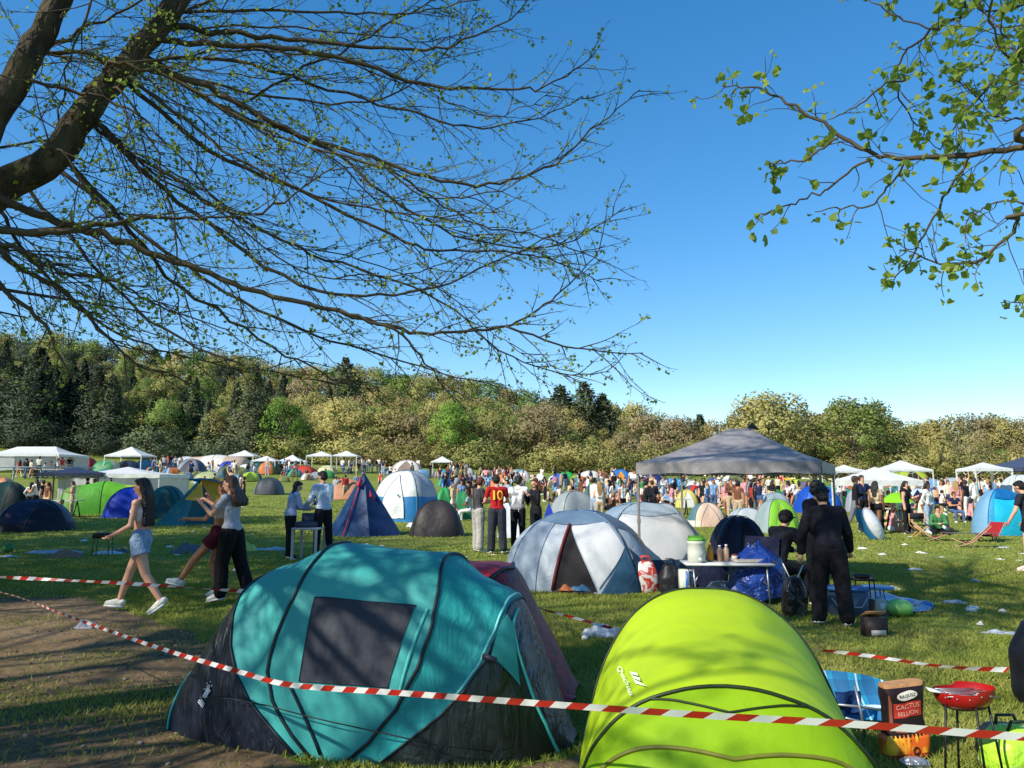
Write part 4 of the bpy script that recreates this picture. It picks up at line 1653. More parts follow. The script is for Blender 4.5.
def hair_mb(mb, F_, c, M, style):
    H = F_.H
    E = lambda p, r: mb.ell(c + M @ Vector([q * H for q in p]), [q * H for q in r], rot=M.to_euler(), nu=14, nv=10)
    E((0, -.014, .018), (.050, .056, .054))
    E((0, -.024, -.004), (.048, .046, .048))
    E((0, .020, .048), (.034, .030, .018))
    if style == 'short':
        return
    if style == 'bushy':
        rng = random.Random(3)
        for i in range(26):
            a = rng.random() * 2 * PI
            b = rng.random() * 1.3
            E((.050 * math.cos(a) * math.cos(b), -.014 + .052 * math.sin(a) * math.cos(b), .022 + .050 * math.sin(b)), (.018, .018, .018))
        return
    J = F_.J
    n = 6
    ln = {'long': .30, 'curly': .13, 'bob': .08}[style]
    for k in range(n):
        sx = (k / (n - 1) - .5) * 2
        a = c + M @ Vector((sx * .036 * H, -.030 * H, .02 * H))
        b = a + Vector((sx * .015 * H, -.030 * H, -.09 * H))
        e = b + Vector((sx * .010 * H, -.012 * H - .02 * H * (style == 'curly'), -ln * H * .7))
        mb.caps(a, b, .026 * H, .026 * H, 8)
        mb.caps(b, e, .026 * H, (.016 if style != 'curly' else .028) * H, 8)
        if style == 'curly':
            for q in range(5):
                p_ = b.lerp(e, q / 4)
                mb.ell(p_ + Vector((sx * .02 * H + .012 * math.sin(k * 3 + q * 2) * H, -.022 * H, 0)), [.024 * H] * 3, nu=8, nv=6)


def fingers(mb, F_):
    H = F_.H
    for k in (0, 1):
        f_ = F_.J['hd%d' % k]
        pos = F_.J['wr%d' % k] + f_ * .040 * H
        side = f_.cross(Vector((0, 1, 0)))
        if side.length < .3:
            side = f_.cross(Vector((0, 0, 1)))
        side.normalize()
        curl = f_.cross(side).normalized()
        if curl.y < 0 and abs(curl.y) > .2:
            curl = -curl
        for i, L in enumerate((.030, .036, .034, .026)):
            o = pos + side * (i - 1.5) * .0105 * H + f_ * .006 * H
            m1 = o + (f_ + curl * .25).normalized() * L * .55 * H
            m2 = m1 + (f_ + curl * .9).normalized() * L * .6 * H
            mb.tube([o, m1, m2], [.0052 * H, .0048 * H, .0034 * H], 6)
        o = F_.J['wr%d' % k] + f_ * .012 * H + side * -.012 * H
        m1 = o + (f_ * .7 - side * .8 + curl * .3).normalized() * .022 * H
        m2 = m1 + (f_ * .9 - side * .2 + curl * .5).normalized() * .018 * H
        mb.tube([o, m1, m2], [.0065 * H, .0056 * H, .004 * H], 6)


def near_person(F_, px, base, yaw, label, sk=0, hair=0, style='short', top=None, topkind='tee', bottom=None, botkind='trousers', shoes=None, mark=None, loc=None, group=None, vox=.011):
    p = loc or at(px, base)
    t = empty('person', p, math.radians(yaw), label, 'person', group, mark)
    caps = F_.body()
    c, M = F_.head_ells()
    mb = MB()
    put_caps(mb, [q for q in caps if q[0] != 'foot'])
    put_caps(mb, [(q[0], q[1], q[2], q[3] * .8, q[4] * .8) for q in caps if q[0] == 'foot'])
    head_mb(mb, F_, c, M)
    me = remesh(mb, vox, 3)
    me.materials.append(skin(sk))
    me.materials.append(pl(24, 18, 16, .3))
    me.materials.append(pl(150, 70, 66, .5))
    extra = MB()
    fingers(extra, F_)
    nf = len(extra.f)
    H_ = F_.H
    for sx in (-1, 1):
        extra.ell(c + M @ Vector((sx * .018 * H_, .0505 * H_, .002 * H_)), (.0065 * H_, .003 * H_, .0032 * H_), rot=M.to_euler(), nu=8, nv=6, mi=1)
    extra.ell(c + M @ Vector((0, .0535 * H_, -.030 * H_)), (.012 * H_, .003 * H_, .0035 * H_), rot=M.to_euler(), nu=8, nv=6, mi=2)
    n0 = len(me.vertices)
    vs = [v.co.copy() for v in me.vertices] + [Vector(v) for v in extra.v]
    fs = [tuple(q.vertices) for q in me.polygons] + [tuple(i + n0 for i in f) for f in extra.f]
    mi = [0] * len(me.polygons) + extra.m
    full = MB()
    full.v, full.f, full.m = [tuple(v) for v in vs], fs, mi
    full.build('body', list(me.materials), t)
    # clothes: shells over the body, cut where the cloth ends
    J, H = F_.J, F_.H
    if top:
        mb = MB()
        inf = {'tee': .012, 'crop': .012, 'hoodie': .026, 'jacket': .026, 'shirt': .018}[topkind]
        for tg, a, b, r0, r1 in caps:
            if tg == 'torso' and topkind == 'crop':
                mid = J['waist'].lerp(J['chest'], .45)
                up_ = (J['neck'] - J['waist']).normalized()
                if (b - mid).dot(up_) > .0 and (b - J['sh0']).length > .01 and (b - J['sh1']).length > .01:
                    a2 = a if (a - mid).dot(up_) > 0 else a.lerp(b, .5)
                    b2 = b if (b - J['chest']).dot(up_) < .01 else a.lerp(b, .35)
                    mb.caps(a2, b2, r0 + inf, r1 + inf, 10)
            elif tg == 'torso':
                mb.caps(a, b, r0 + inf, r1 + inf, 10)
            elif tg == 'uarm' and topkind != 'crop':
                e = 1.0 if topkind in ('hoodie', 'jacket', 'shirt') else .55
                mb.caps(a, a.lerp(b, e), r0 + inf, (r0 + (r1 - r0) * e) + inf, 10)
            elif tg == 'farm' and topkind in ('hoodie', 'jacket', 'shirt'):
                mb.caps(a, a.lerp(b, .93), r0 + inf, r1 + inf, 10)
            elif tg == 'hips' and topkind in ('hoodie', 'jacket', 'shirt', 'tee'):
                up_ = Vector((0, 0, .035 * H))
                mb.caps(a + up_, b + up_, r0 + inf * .9, r1 + inf * .9, 10)
        if topkind == 'hoodie':
            mb.ell(J['neck'] + Vector((0, -.035, -.005)), (.11, .075, .06))
        me = remesh(mb, vox, 3)
        me.materials.append(top if not isinstance(top, (list, tuple)) else top[0])
        o = bpy.data.objects.new({'tee': 't_shirt', 'crop': 'crop_top', 'hoodie': 'hoodie', 'jacket': 'jacket', 'shirt': 'shirt'}[topkind], me)
        COL.objects.link(o)
        o.parent = t
        t_top = o
    mb = MB()
    if botkind in ('trousers', 'wide'):
        inf = .014 if botkind == 'trousers' else .030
        for tg, a, b, r0, r1 in caps:
            if tg == 'hips':
                mb.caps(a, b, r0 + .013, r1 + .013, 10)
        for k in ('0', '1'):
            mb.caps(J['hip' + k], J['knee' + k], .055 * H + inf, .038 * H + inf, 10)
            kk = J['knee' + k].lerp(J['ank' + k], .95)
            mb.caps(J['knee' + k], kk, .038 * H + inf, (.028 if botkind == 'trousers' else .036) * H + inf, 10)
    else:
        e = {'shorts': .42, 'minis': .36}[botkind]
        for tg, a, b, r0, r1 in caps:
            if tg == 'hips':
                mb.caps(a, b, r0 + .012, r1 + .012, 10)
                mb.caps(a + Vector((0, 0, .04 * H)), b + Vector((0, 0, .04 * H)), r0 * .86 + .012, r1 * .86 + .012, 10)
        for k in ('0', '1'):
            mb.tube([J['hip' + k] - Vector((0, 0, .0)), J['hip' + k].lerp(J['knee' + k], e)], [.056 * H, .062 * H + .010], 12)
            mb.ell(J['hip' + k], [.058 * H] * 3)
    me = remesh(mb, vox, 3)
    me.materials.append(bottom)
    o = bpy.data.objects.new('trousers' if botkind in ('trousers', 'wide') else 'shorts', me)
    COL.objects.link(o)
    o.parent = t
    for k in ('0', '1'):
        mb = MB()
        for tg, a, b, r0, r1 in caps:
            if tg == 'foot' and (b - J['toe' + k]).length < 1e-5:
                mb.caps(a, b, r0 + .008, r1 + .008, 10)
        me = remesh(mb, .009, 2)
        me.materials.append(shoes or pl(220, 220, 216))
        sole = None
        o = bpy.data.objects.new('shoe', me)
        COL.objects.link(o)
        o.parent = t
        mb = MB()
        a, b = J['ank' + k], J['toe' + k]
        dr = Vector((b.x - a.x, b.y - a.y, b.z - a.z + .02 * H)).normalized()
        cc = (a + b) / 2 + Vector((0, 0, -.026 * H)) - dr * .01
        yaw_ = math.atan2(-dr.x, dr.y)
        pt = math.asin(max(-1, min(1, dr.z)))
        mb.box(cc, (.050 * H, .15 * H, .016 * H), rot=(pt, 0, yaw_), bev=.008)
        mb.build('sole', pl(235, 235, 232), o)
    mb = MB()
    hair_mb(mb, F_, c, M, style)
    me = remesh(mb, .010 if style in ('short', 'bushy') else .013, 1)
    me.materials.append(hairm(hair))
    o = bpy.data.objects.new('hair', me)
    COL.objects.link(o)
    o.parent = t
    return t, F_


def stripes_mat(name, c1, c2, scale=6):
    return mat(name, srgb(*c1), .8, srgb(*c2), scale, detail=2, lo=.46, hi=.54, distort=.6)


# woman walking left
f1 = Fig(1.67, lean=2, legs=((-18, 16, 2), (24, 6, 2)), arms=(((-.12, .12, -1), (.05, .85, -.45)), ((.1, -.1, -1), (.05, .35, -1))), head=(0, 4), fem=True)
near_person(f1, 137, 613, 88, 'woman with long dark hair striding left in denim shorts', 0, 0, 'long', clo(222, 206, 210), 'crop', mat('denim_pale', srgb(150, 172, 196), .85, srgb(112, 138, 170), 12, bump=.4), 'shorts', clo(226, 222, 212), mark='woman in denim shorts')
# woman being hugged, leg stretched out
f2 = Fig(1.62, lean=-4, legs=((42, 8, 4), (18, 30, 2)), arms=(((-.35, .45, -.85), (-.1, 1, .02)), ((.15, .55, -.6), (-.2, .35, .9))), head=(-10, 0), fem=True)
near_person(f2, 216, 599, 84, 'woman in cream crop top and maroon shorts kicking one leg forward', 1, 1, 'bob', clo(226, 214, 196), 'crop', clo(96, 30, 44), 'shorts', clo(224, 224, 220), mark='woman in maroon shorts')
# woman in grey tee with arms round her friend's neck
f3 = Fig(1.68, lean=4, legs=((10, 12, 3), (-12, 8, 3)), arms=(((-.10, .62, -.8), (.12, .75, .62)), ((.05, .7, -.6), (-.25, .8, .5))), head=(10, 6), fem=True)
near_person(f3, 229, 601, 78, 'woman with curly brown hair, grey t-shirt and wide black trousers', 0, 1, 'curly', clo(168, 172, 184), 'tee', clo(20, 20, 24), 'wide', clo(214, 214, 210), mark='woman in grey t-shirt')
# girl and man at the small table
f4 = Fig(1.62, lean=8, legs=((4, 6, 3), (-2, 4, 3)), arms=(((-.2, .3, -1), (.3, .9, -.2)), ((.15, .3, -1), (-.3, .9, -.1))), head=(-20, 18), fem=True)
near_person(f4, 289, 559, -55, 'dark haired girl in pale denim jacket bending over small table', 0, 0, 'bob', mat('denim_jacket', srgb(176, 188, 220), .85, srgb(136, 150, 192), 10, bump=.4), 'jacket', clo(26, 26, 32), 'trousers', clo(60, 40, 44), mark='girl in denim jacket')
f5 = Fig(1.82, lean=3, legs=((3, 3, 4), (-4, 4, 4)), arms=(((-.3, .2, -1), (.1, .75, -.4)), ((.2, .3, -1), (-.6, .9, -.1))), head=(20, 14))
near_person(f5, 322, 559, 48, 'tall man in blue and white patterned shirt standing at small table', 0, 0, 'short', stripes_mat('shirt_patterned', (246, 247, 250), (160, 176, 206), 5), 'shirt', clo(22, 24, 32), 'trousers', clo(30, 30, 34), mark='man in patterned shirt')
# grey shirt man and football shirt man
f6 = Fig(1.70, lean=2, legs=((2, 2, 4), (0, 3, 4)), arms=(((-.2, .2, -1), (.35, .8, .1)), ((.15, .25, -1), (-.2, .9, .1))), head=(20, 14))
near_person(f6, 478, 552, -62, 'auburn haired man in grey t-shirt and pale baggy trousers', 0, 2, 'short', clo(74, 72, 80), 'tee', clo(176, 172, 168), 'wide', clo(210, 206, 200), mark='man in grey t-shirt')
f7 = Fig(1.74, lean=3, legs=((3, 4, 4), (-3, 3, 4)), arms=(((-.3, .25, -1), (.1, .9, -.1)), ((.3, .25, -1), (-.1, .9, -.1))), head=(-20, 16))
t7, _ = near_person(f7, 497, 554, 10, 'man in red football shirt with a yellow 10 on the back', 0, 0, 'short', clo(176, 34, 38), 'tee', mat('dark_jeans', srgb(48, 52, 64), .85, srgb(34, 38, 50), 10, bump=.4), 'wide', clo(40, 40, 44), mark='red football shirt')
shirt = [c_ for c_ in t7.children if c_.name.startswith('t_shirt')][0]
bv = BVHTree.FromPolygons([v.co for v in shirt.data.vertices], [tuple(q.vertices) for q in shirt.data.polygons])


def on_back(x, y, z0=f7.J['chest'].z - .03):
    o = Vector((x, -.6, z0 + y))
    h_ = bv.ray_cast(o, Vector((0, 1, 0)))
    return (h_[0] if h_[0] else Vector((x, -.16, z0 + y))) + Vector((0, -.026, 0))


mb = MB()
text_on(mb, '1', .30, lambda x, y: on_back(x * 1.5 - .085, y))
text_on(mb, '0', .30, lambda x, y: on_back(x + .05, y))
nm = mb.build('shirt_number', pl(240, 190, 50, .7), shirt, smooth=False)
# two friends behind the silver dome
f8 = Fig(1.72, lean=4, legs=((0, 0, 3), (0, 0, 3)), arms=(((-.3, .2, -1), (.1, .9, .0)), ((.2, .3, -1), (-.3, .7, -.3))), head=(-10, 8))
near_person(f8, 518, 549, -20, 'person in white and grey hooded jacket seen from behind', 0, 0, 'bushy', stripes_mat('hoodie_print', (226, 226, 226), (130, 132, 140), 3.5), 'hoodie', clo(24, 24, 30), 'trousers', clo(40, 40, 44), mark='white hooded jacket')
f9 = Fig(1.66, lean=2, legs=((0, 0, 3), (0, 0, 3)), arms=(((-.3, .3, -1), (.3, .8, .8)), ((.3, .3, -1), (-.4, .6, .9))), head=(15, 4), fem=True)
near_person(f9, 536, 550, 120, 'auburn haired woman in black top beside the white hooded jacket', 0, 2, 'bob', clo(30, 28, 34), 'shirt', clo(30, 30, 36), 'trousers', clo(40, 40, 44))
# man in black, stooping, and the one behind him
f10 = Fig(1.55, lean=13, legs=((8, 8, 5), (-4, 6, 6)), arms=(((-.38, .05, -1), (-.12, -.06, -1)), ((.32, .1, -1), (.2, .45, -.9))), head=(0, 26), fat=1.12)
t10, _ = near_person(f10, 833, 627, -8, 'stooping man in black hoodie and black trousers, back to camera', 0, 0, 'bushy', clo(26, 26, 36), 'hoodie', clo(22, 22, 28), 'wide', clo(36, 36, 40), mark='man in black hoodie')
f11 = Fig(1.60, lean=2, legs=((0, 0, 3), (0, 0, 3)), arms=(((-.2, .2, -1), (.2, .8, -.4)), ((.2, .2, -1), (-.2, .8, -.4))), head=(40, 14))
near_person(f11, 820, 606, -150, 'dark haired person in black half hidden behind stooping man', 1, 0, 'bushy', clo(24, 24, 32), 'hoodie', clo(22, 22, 28), 'trousers', clo(36, 36, 40))
# person in black at the right edge
f13 = Fig(1.62, lean=6, legs=((4, 4, 4), (-4, 4, 4)), arms=(((-.3, .2, -1), (.0, .5, -.8)), ((.3, .2, -1), (0, .5, -.8))), head=(0, 24))
near_person(f13, 1034, 572, 30, 'person in dark top and black shorts at the right edge', 0, 0, 'short', clo(40, 42, 50), 'tee', clo(20, 20, 26), 'shorts', clo(226, 200, 190), mark='person at the right edge')
# seated person wrapped in a blue blanket, cap on
sit_leg = ((84, 80, 8), (80, 74, 8))
f12 = Fig(1.70, lean=18, legs=sit_leg, arms=(((-.3, .5, -.8), (.3, .9, -.2)), ((.3, .5, -.8), (-.3, .9, -.2))), head=(10, 10), drop=.46)
t12, _ = near_person(f12, 778, 599, -62, 'seated person in black with black cap beside the folding table', 0, 0, 'short', clo(26, 28, 38), 'hoodie', clo(24, 26, 34), 'trousers', clo(200, 200, 204), loc=at(777, 598), mark='seated person in cap')
c12, M12 = f12.head_ells()
mb = MB()
mb.ell(c12 + Vector((0, 0, .03)), (.10, .115, .10))
mb.ell(c12 + M12 @ Vector((0, .11, .05)), (.075, .07, .012))
mb.build('cap', clo(16, 16, 20), t12)

# ------------------------------------------------------------------ crowd
CR = []


def crowd_proto(F_, style, sleeves, bot, sitting=False, prop=None):
    mb = MB()
    caps = F_.body()
    put_caps(mb, caps, .012, 8)
    c, M = F_.head_ells()
    head_mb(mb, F_, c, M, False)
    hair_mb(mb, F_, c, M, style)
    me = remesh(mb, .030, 2, .4)
    H = F_.H
    z = []
    for tg, a, b, r0, r1 in caps:
        if tg == 'torso':
            z.append((1, a, b, r0, r1))
        elif tg == 'hips':
            z.append((2, a, b, r0, r1))
        elif tg == 'uarm':
            e = {'none': 0, 'short': .55, 'long': 1}[sleeves]
            z.append((1 if e else 0, a, a.lerp(b, e or .02), r0, r1))
            if e < 1:
                z.append((0, a.lerp(b, e), b, r0, r1))
        elif tg == 'farm':
            z.append((1 if sleeves == 'long' else 0, a, b, r0, r1))
        elif tg == 'thigh':
            if bot == 'shorts':
                z.append((2, a, a.lerp(b, .5), r0, r1))
                z.append((0, a.lerp(b, .5), b, r0, r1))
            else:
                z.append((2, a, b, r0, r1))
        elif tg == 'shin':
            z.append((0 if bot == 'shorts' else 2, a, b, r0, r1))
        elif tg == 'foot':
            z.append((4, a, b, r0, r1))
        else:
            z.append((0, a, b, r0, r1))
    z.append((0, c + M @ Vector((0, .035, -.02)), c + M @ Vector((0, .045, .01)), .05, .05))
    z.append((3, c + M @ Vector((0, -.05, .0)), c + M @ Vector((0, .0, .06)), .085, .08))
    if style != 'short' and style != 'bushy':
        z.append((3, c + M @ Vector((0, -.07, 0)), c + Vector((0, -.11, -.30)), .05, .05))
    assign(me, z)
    for k in range(5):
        me.materials.append(skin(0))
    me.name = 'person'
    CR.append((me, sleeves, bot, sitting))


ST = ((0, 0, 4), (2, 3, 4))
A0 = (((-.15, 0, -1), (0, .15, -1)), ((.15, 0, -1), (0, .15, -1)))
APH = (((-.2, .2, -1), (.3, .9, .3)), ((.15, 0, -1), (0, .2, -1)))
ACR = (((-.2, .25, -1), (.8, .7, .1)), ((.2, .25, -1), (-.8, .7, .1)))
AUP = (((-.4, .2, .9), (0, .1, 1)), ((.15, 0, -1), (0, .2, -1)))
AHIP = (((-.5, -.1, -.8), (.7, .3, -.7)), ((.5, -.1, -.8), (-.7, .3, -.7)))
crowd_proto(Fig(1.76, 2, ST, A0), 'short', 'short', 'trousers')
crowd_proto(Fig(1.64, 2, ST, APH, fem=True), 'long', 'none', 'trousers')
crowd_proto(Fig(1.78, 4, ST, ACR), 'short', 'long', 'trousers')
crowd_proto(Fig(1.62, 2, ((22, 8, 2), (-18, 14, 2)), A0, fem=True), 'long', 'short', 'shorts')
crowd_proto(Fig(1.74, 3, ((20, 6, 2), (-18, 14, 2)), APH), 'short', 'long', 'trousers')
crowd_proto(Fig(1.72, 2, ST, AUP), 'short', 'none', 'shorts')
crowd_proto(Fig(1.64, 2, ST, AHIP, fem=True), 'bob', 'long', 'trousers')
crowd_proto(Fig(1.70, 34, ST, (((-.2, .4, -1), (.2, .5, -1)), ((.2, .4, -1), (-.2, .5, -1)))), 'short', 'short', 'trousers')
crowd_proto(Fig(1.70, 14, ((84, 30, 14), (80, 26, 14)), ACR, drop=.12), 'short', 'long', 'trousers', True)
crowd_proto(Fig(1.62, 12, ((88, 60, 10), (84, 50, 12)), APH, drop=.12, fem=True), 'long', 'none', 'shorts', True)
crowd_proto(Fig(1.70, 8, ((84, 80, 8), (84, 84, 8)), ACR, drop=.46), 'short', 'short', 'trousers', True)
TOPS = [('white', (232, 230, 226), 9), ('black', (30, 30, 36), 6), ('pale grey', (176, 180, 184), 3), ('navy', (34, 44, 80), 3), ('light blue', (130, 170, 214), 3), ('red', (178, 50, 48), 2), ('pink', (220, 150, 160), 2), ('beige', (206, 178, 146), 3), ('brown', (110, 74, 56), 2), ('green', (70, 130, 80), 1), ('cream', (232, 222, 196), 3)]
BOTS = [('black', (26, 26, 32), 6), ('blue denim', (78, 100, 140), 5), ('pale denim', (150, 170, 196), 2), ('beige', (190, 168, 138), 3), ('grey', (110, 112, 118), 2), ('white', (222, 222, 216), 1), ('brown', (90, 64, 50), 1)]
TOPX = [q for q in TOPS for _ in range(q[2])]
BOTX = [q for q in BOTS for _ in range(q[2])]
crng = random.Random(77)
POSES = ['standing', 'standing', 'standing', 'walking', 'walking', 'waving', 'standing', 'bending', 'seated', 'seated', 'seated']


def crowd_person(px, base, top=None, bot=None, proto=None, yaw=None, loc=None):
    k = proto if proto is not None else crng.choice([0, 0, 1, 1, 2, 3, 4, 5, 6, 6, 7, 8, 8, 9, 9, 10])
    me = CR[k][0]
    tp = next(q for q in TOPS if q[0] == top) if top else crng.choice(TOPX)
    bt = next(q for q in BOTS if q[0] == bot) if bot else crng.choice(BOTX)
    o = bpy.data.objects.new('person', me)
    COL.objects.link(o)
    p = loc or at(px, base)
    o.location = p
    o.rotation_euler = (0, 0, yaw if yaw is not None else crng.random() * 2 * PI)
    s = .93 + .12 * crng.random()
    o.scale = (s, s, s)
    ms = [skin(crng.choice([0, 0, 0, 1, 1, 2])), clo(*tp[1]), clo(*bt[1]), hairm(crng.choice([0, 0, 0, 1, 1, 2, 3])), pl(225, 225, 222) if crng.random() < .5 else pl(40, 40, 44)]
    for i, m in enumerate(ms):
        o.material_slots[i].link = 'OBJECT'
        o.material_slots[i].material = m
    tag(o, '%s person, %s top, %s %s' % (POSES[k], tp[0], bt[0], 'shorts' if CR[k][2] == 'shorts' else 'trousers'), 'person', 'festival crowd on the meadow')
    o['auto'] = 1
    return o


# hand placed: those one can pick out
for a in [(235, 507, 'black', 'black', 5), (243, 508, 'black', None, 0), (405, 470, None, None, 0),
          (317, 505, 'black', None, 8), (345, 500, 'red', 'beige', 0), (338, 498, 'black', 'black', 6), (356, 497, 'light blue', None, 0),
          (453, 520, 'beige', 'white', 3), (461, 517, 'light blue', 'black', 1), (468, 513, 'black', None, 0), (474, 509, 'black', 'black', 2), (470, 521, 'grey' and 'pale grey', 'white', 10),
          (507, 520, 'light blue', 'white', 1),
          (463, 497, 'black', 'black', 0), (470, 495, 'navy', 'black', 2),
          (594, 524, 'white', 'pale denim', 0), (600, 528, 'white', 'beige', 1), (623, 520, 'white', 'black', 5), (646, 527, 'black', 'black', 2), (653, 520, 'black', 'black', 2), (612, 523, 'brown', 'brown', 10),
          (708, 517, 'light blue', 'blue denim', 6), (714, 515, 'light blue', 'blue denim', 0), (727, 518, 'pink', 'beige', 3), (732, 519, 'brown', 'beige', 2), (739, 525, 'brown', 'beige', 0), (752, 517, 'red', 'black', 1), (756, 514, 'black', 'blue denim', 0), (760, 517, 'navy', 'blue denim', 5), (672, 518, 'pink', 'pale denim', 3), (700, 504, 'black', 'black', 8), (764, 512, 'white', None, 3),
          (857, 535, 'black', 'grey', 4), (864, 532, 'navy', 'black', 0), (878, 534, 'beige', 'black', 3), (881, 530, 'brown', 'black', 7),
          (891, 532, 'pink', 'white', 9), (898, 530, 'light blue', 'black', 9), (908, 534, 'black', 'black', 1), (921, 526, 'cream', 'beige', 10), (930, 534, 'white', 'pale denim', 6), (938, 534, 'green', 'black', 8), (941, 532, 'white', 'white', 9),
          (943, 511, 'white', 'black', 5), (958, 520, 'pink', 'beige', 3), (964, 517, 'black', 'black', 2), (968, 520, 'black', 'white', 0), (977, 518, 'white', 'white', 4), (982, 505, 'white', 'black', 0), (989, 503, 'white', None, 6), (995, 503, 'brown', 'beige', 2), (1003, 507, 'cream', 'black', 0), (1012, 508, 'black', 'black', 1), (1018, 506, 'pink', 'black', 3),
          (29, 516, 'white', 'black', 6), (34, 517, 'white', 'black', 1), (41, 516, 'black', 'beige', 0), (46, 518, 'brown', 'beige', 3), (57, 519, 'pink', 'black', 8), (71, 516, 'beige', 'beige', 1), (85, 510, 'black', 'black', 2), (93, 511, 'black', 'black', 0)]:
    crowd_person(*a)


FARCROWD = []


def band(n, x0, x1, y0, y1, **k):
    for i in range(n):
        crowd_person(x0 + (x1 - x0) * (i + crng.random()) / n, y0 + (y1 - y0) * crng.random(), **k)


band(26, 440, 560, 483, 496)
band(14, 680, 800, 498, 512)
band(12, 160, 330, 474, 484)
for i in range(34):
    crowd_person(crng.uniform(530, 830), crng.uniform(492, 512), proto=crng.choice([8, 9, 10]))
for i in range(14):
    crowd_person(crng.uniform(870, 990), crng.uniform(506, 528), proto=crng.choice([8, 9, 9, 10]))
for i in range(8):
    crowd_person(crng.uniform(330, 480), crng.uniform(484, 500), proto=crng.choice([8, 9, 0]))
band(14, 18, 74, 473, 479)          # under the marquee
band(10, 150, 250, 480, 500)
band(9, 150, 175, 468, 474)
band(8, 178, 250, 474, 480)
band(8, 272, 312, 471, 476)
band(16, 340, 385, 471, 475)
band(7, 386, 440, 472, 480)
band(10, 446, 468, 474, 482)
band(14, 480, 512, 481, 486)
band(36, 530, 660, 489, 503)
band(22, 590, 660, 480, 490)
band(20, 600, 672, 496, 512)
band(22, 665, 790, 492, 512)
band(8, 690, 800, 486, 494)
band(7, 780, 815, 498, 512)
band(6, 835, 885, 505, 515)
band(14, 900, 975, 500, 516)
band(12, 965, 1024, 497, 506)

# only 300 people stand as individuals; the smallest ones in the distance read as one crowd
cp = [o for o in THINGS if o.get('auto') == 1 and o.name.startswith('person')]
cp.sort(key=lambda o: o.location.y)
keep = 286
vs, fs, ms, mats_ = [], [], [], []
C.view_layer.update()
for o in cp[keep:]:
    M_ = o.matrix_world
    b0 = len(vs)
    vs += [tuple(M_ @ v.co) for v in o.data.vertices]
    mm = []
    for sl in o.material_slots:
        if sl.material not in mats_:
            mats_.append(sl.material)
        mm.append(mats_.index(sl.material))
    for q in o.data.polygons:
        fs.append(tuple(i + b0 for i in q.vertices))
        ms.append(mm[min(q.material_index, len(mm) - 1)])
    THINGS.remove(o)
    bpy.data.objects.remove(o)
mb = MB()
mb.v, mb.f, mb.m = vs, fs, ms
fc = mb.build('far_crowd', mats_)
fc['kind'] = 'stuff'
fc['label'] = 'the farthest festival goers along the wood edge'
fc['category'] = 'crowd'
# ------------------------------------------------------------------ camp things
def lift(p, dz):
    return Vector((p.x, p.y, p.z + dz))


# folding table with water barrel and bottles
tp = P(726, 562, 10.6)
TH = tp.z
tb = empty('folding_table', (tp.x, 10.6, 0), math.radians(-3), 'grey folding camping table loaded with barrel and bottles', 'table', mark='folding table')
mb = MB()
mb.box((0, 0, TH - .015), (1.16, .55, .03), bev=.008)
mb.build('tabletop', pl(186, 188, 186, .5), tb)
for sx in (-1, 1):
    for sy in (-1, 1):
        mb = MB()
        mb.tube([(sx * .48, sy * .22, TH - .03), (sx * (.50 if sx > 0 else .44), sy * .24, 0)], .012, 8)
        mb.build('leg', STEEL, tb)
    mb = MB()
    mb.tube([(sx * .48, -.22, TH * .35), (sx * .48, .22, TH * .35)], .009, 6)
    mb.tube([(sx * .30, 0, TH - .03), (sx * .47, -.22, TH * .5)], .008, 6)
    mb.build('brace', STEEL, tb)
tw = lambda x, y: Vector((tp.x + x, 10.6 + y, TH))
bq = empty('water_barrel', tw(-.40, -.02), 0, 'pale grey water barrel with green grassy top and spout', 'barrel')
mb = MB()
mb.lathe([(.10, 0), (.115, .01), (.118, .10), (.122, .12), (.118, .14), (.118, .24), (.126, .25), (.126, .275), (.115, .285)], n=24)
mb.build('body', pl(196, 200, 188, .5), bq)
mb = MB()
mb.lathe([(.118, .285), (.122, .30), (.10, .325), (.02, .33)], n=24)
rr = random.Random(2)
for i in range(60):
    a, r = rr.random() * 6.28, .11 * rr.random() ** .5
    x, y = r * math.cos(a), r * math.sin(a)
    mb.add([(x - .006, y, .32), (x + .006, y, .32), (x + rr.gauss(0, .01), y, .36)], [(0, 1, 2)])
mb.build('green_top', pl(96, 160, 50, .7), bq)
mb = MB()
mb.box((.02, -.13, .05), (.05, .03, .04), bev=.006)
mb.tube([(.02, -.14, .05), (.02, -.17, .04)], .010, 8)
mb.build('spout', pl(216, 218, 210), bq)
for lab, x, col, cap, h, r in [('amber', -.19, (200, 128, 24), (230, 170, 60), .24, .042), ('pale brown', -.06, (150, 120, 96), (228, 228, 226), .21, .040), ('tan', .03, (176, 146, 120), (232, 232, 230), .22, .040), ('clear blue', -.02, (150, 180, 200), (40, 80, 160), .20, .035)]:
    o = empty('bottle', tw(x, .08 if lab != 'clear blue' else .2), 0, {'amber': 'amber plastic bottle beside the water barrel', 'pale brown': 'pale brown jug with a white cap, near the amber bottle', 'tan': 'tan jug with white cap, right of the pale brown one', 'clear blue': 'clear bluish water bottle behind the brown jugs'}[lab], 'bottle')
    mb = MB()
    mb.lathe([(r * .9, 0), (r, .01), (r, h * .68), (r * .8, h * .78), (r * .35, h * .88), (r * .33, h * .93)], n=16)
    mb.build('body', pl(*col, .25), o)
    mb = MB()
    mb.lathe([(r * .45, h * .92), (r * .45, h * 1.02), (r * .3, h * 1.03)], n=12)
    mb.build('cap', pl(*cap), o)
o = empty('food_tray', tw(.30, 0), .1, 'shallow grey tray of food at the end of the folding table', 'tray')
mb = MB()
mb.box((0, 0, .01), (.40, .26, .012))
for s_ in (-1, 1):
    mb.box((0, s_ * .13, .03), (.42, .012, .04))
    mb.box((s_ * .205, 0, .03), (.012, .26, .04))
mb.build('rim', pl(170, 166, 156), o, smooth=False)
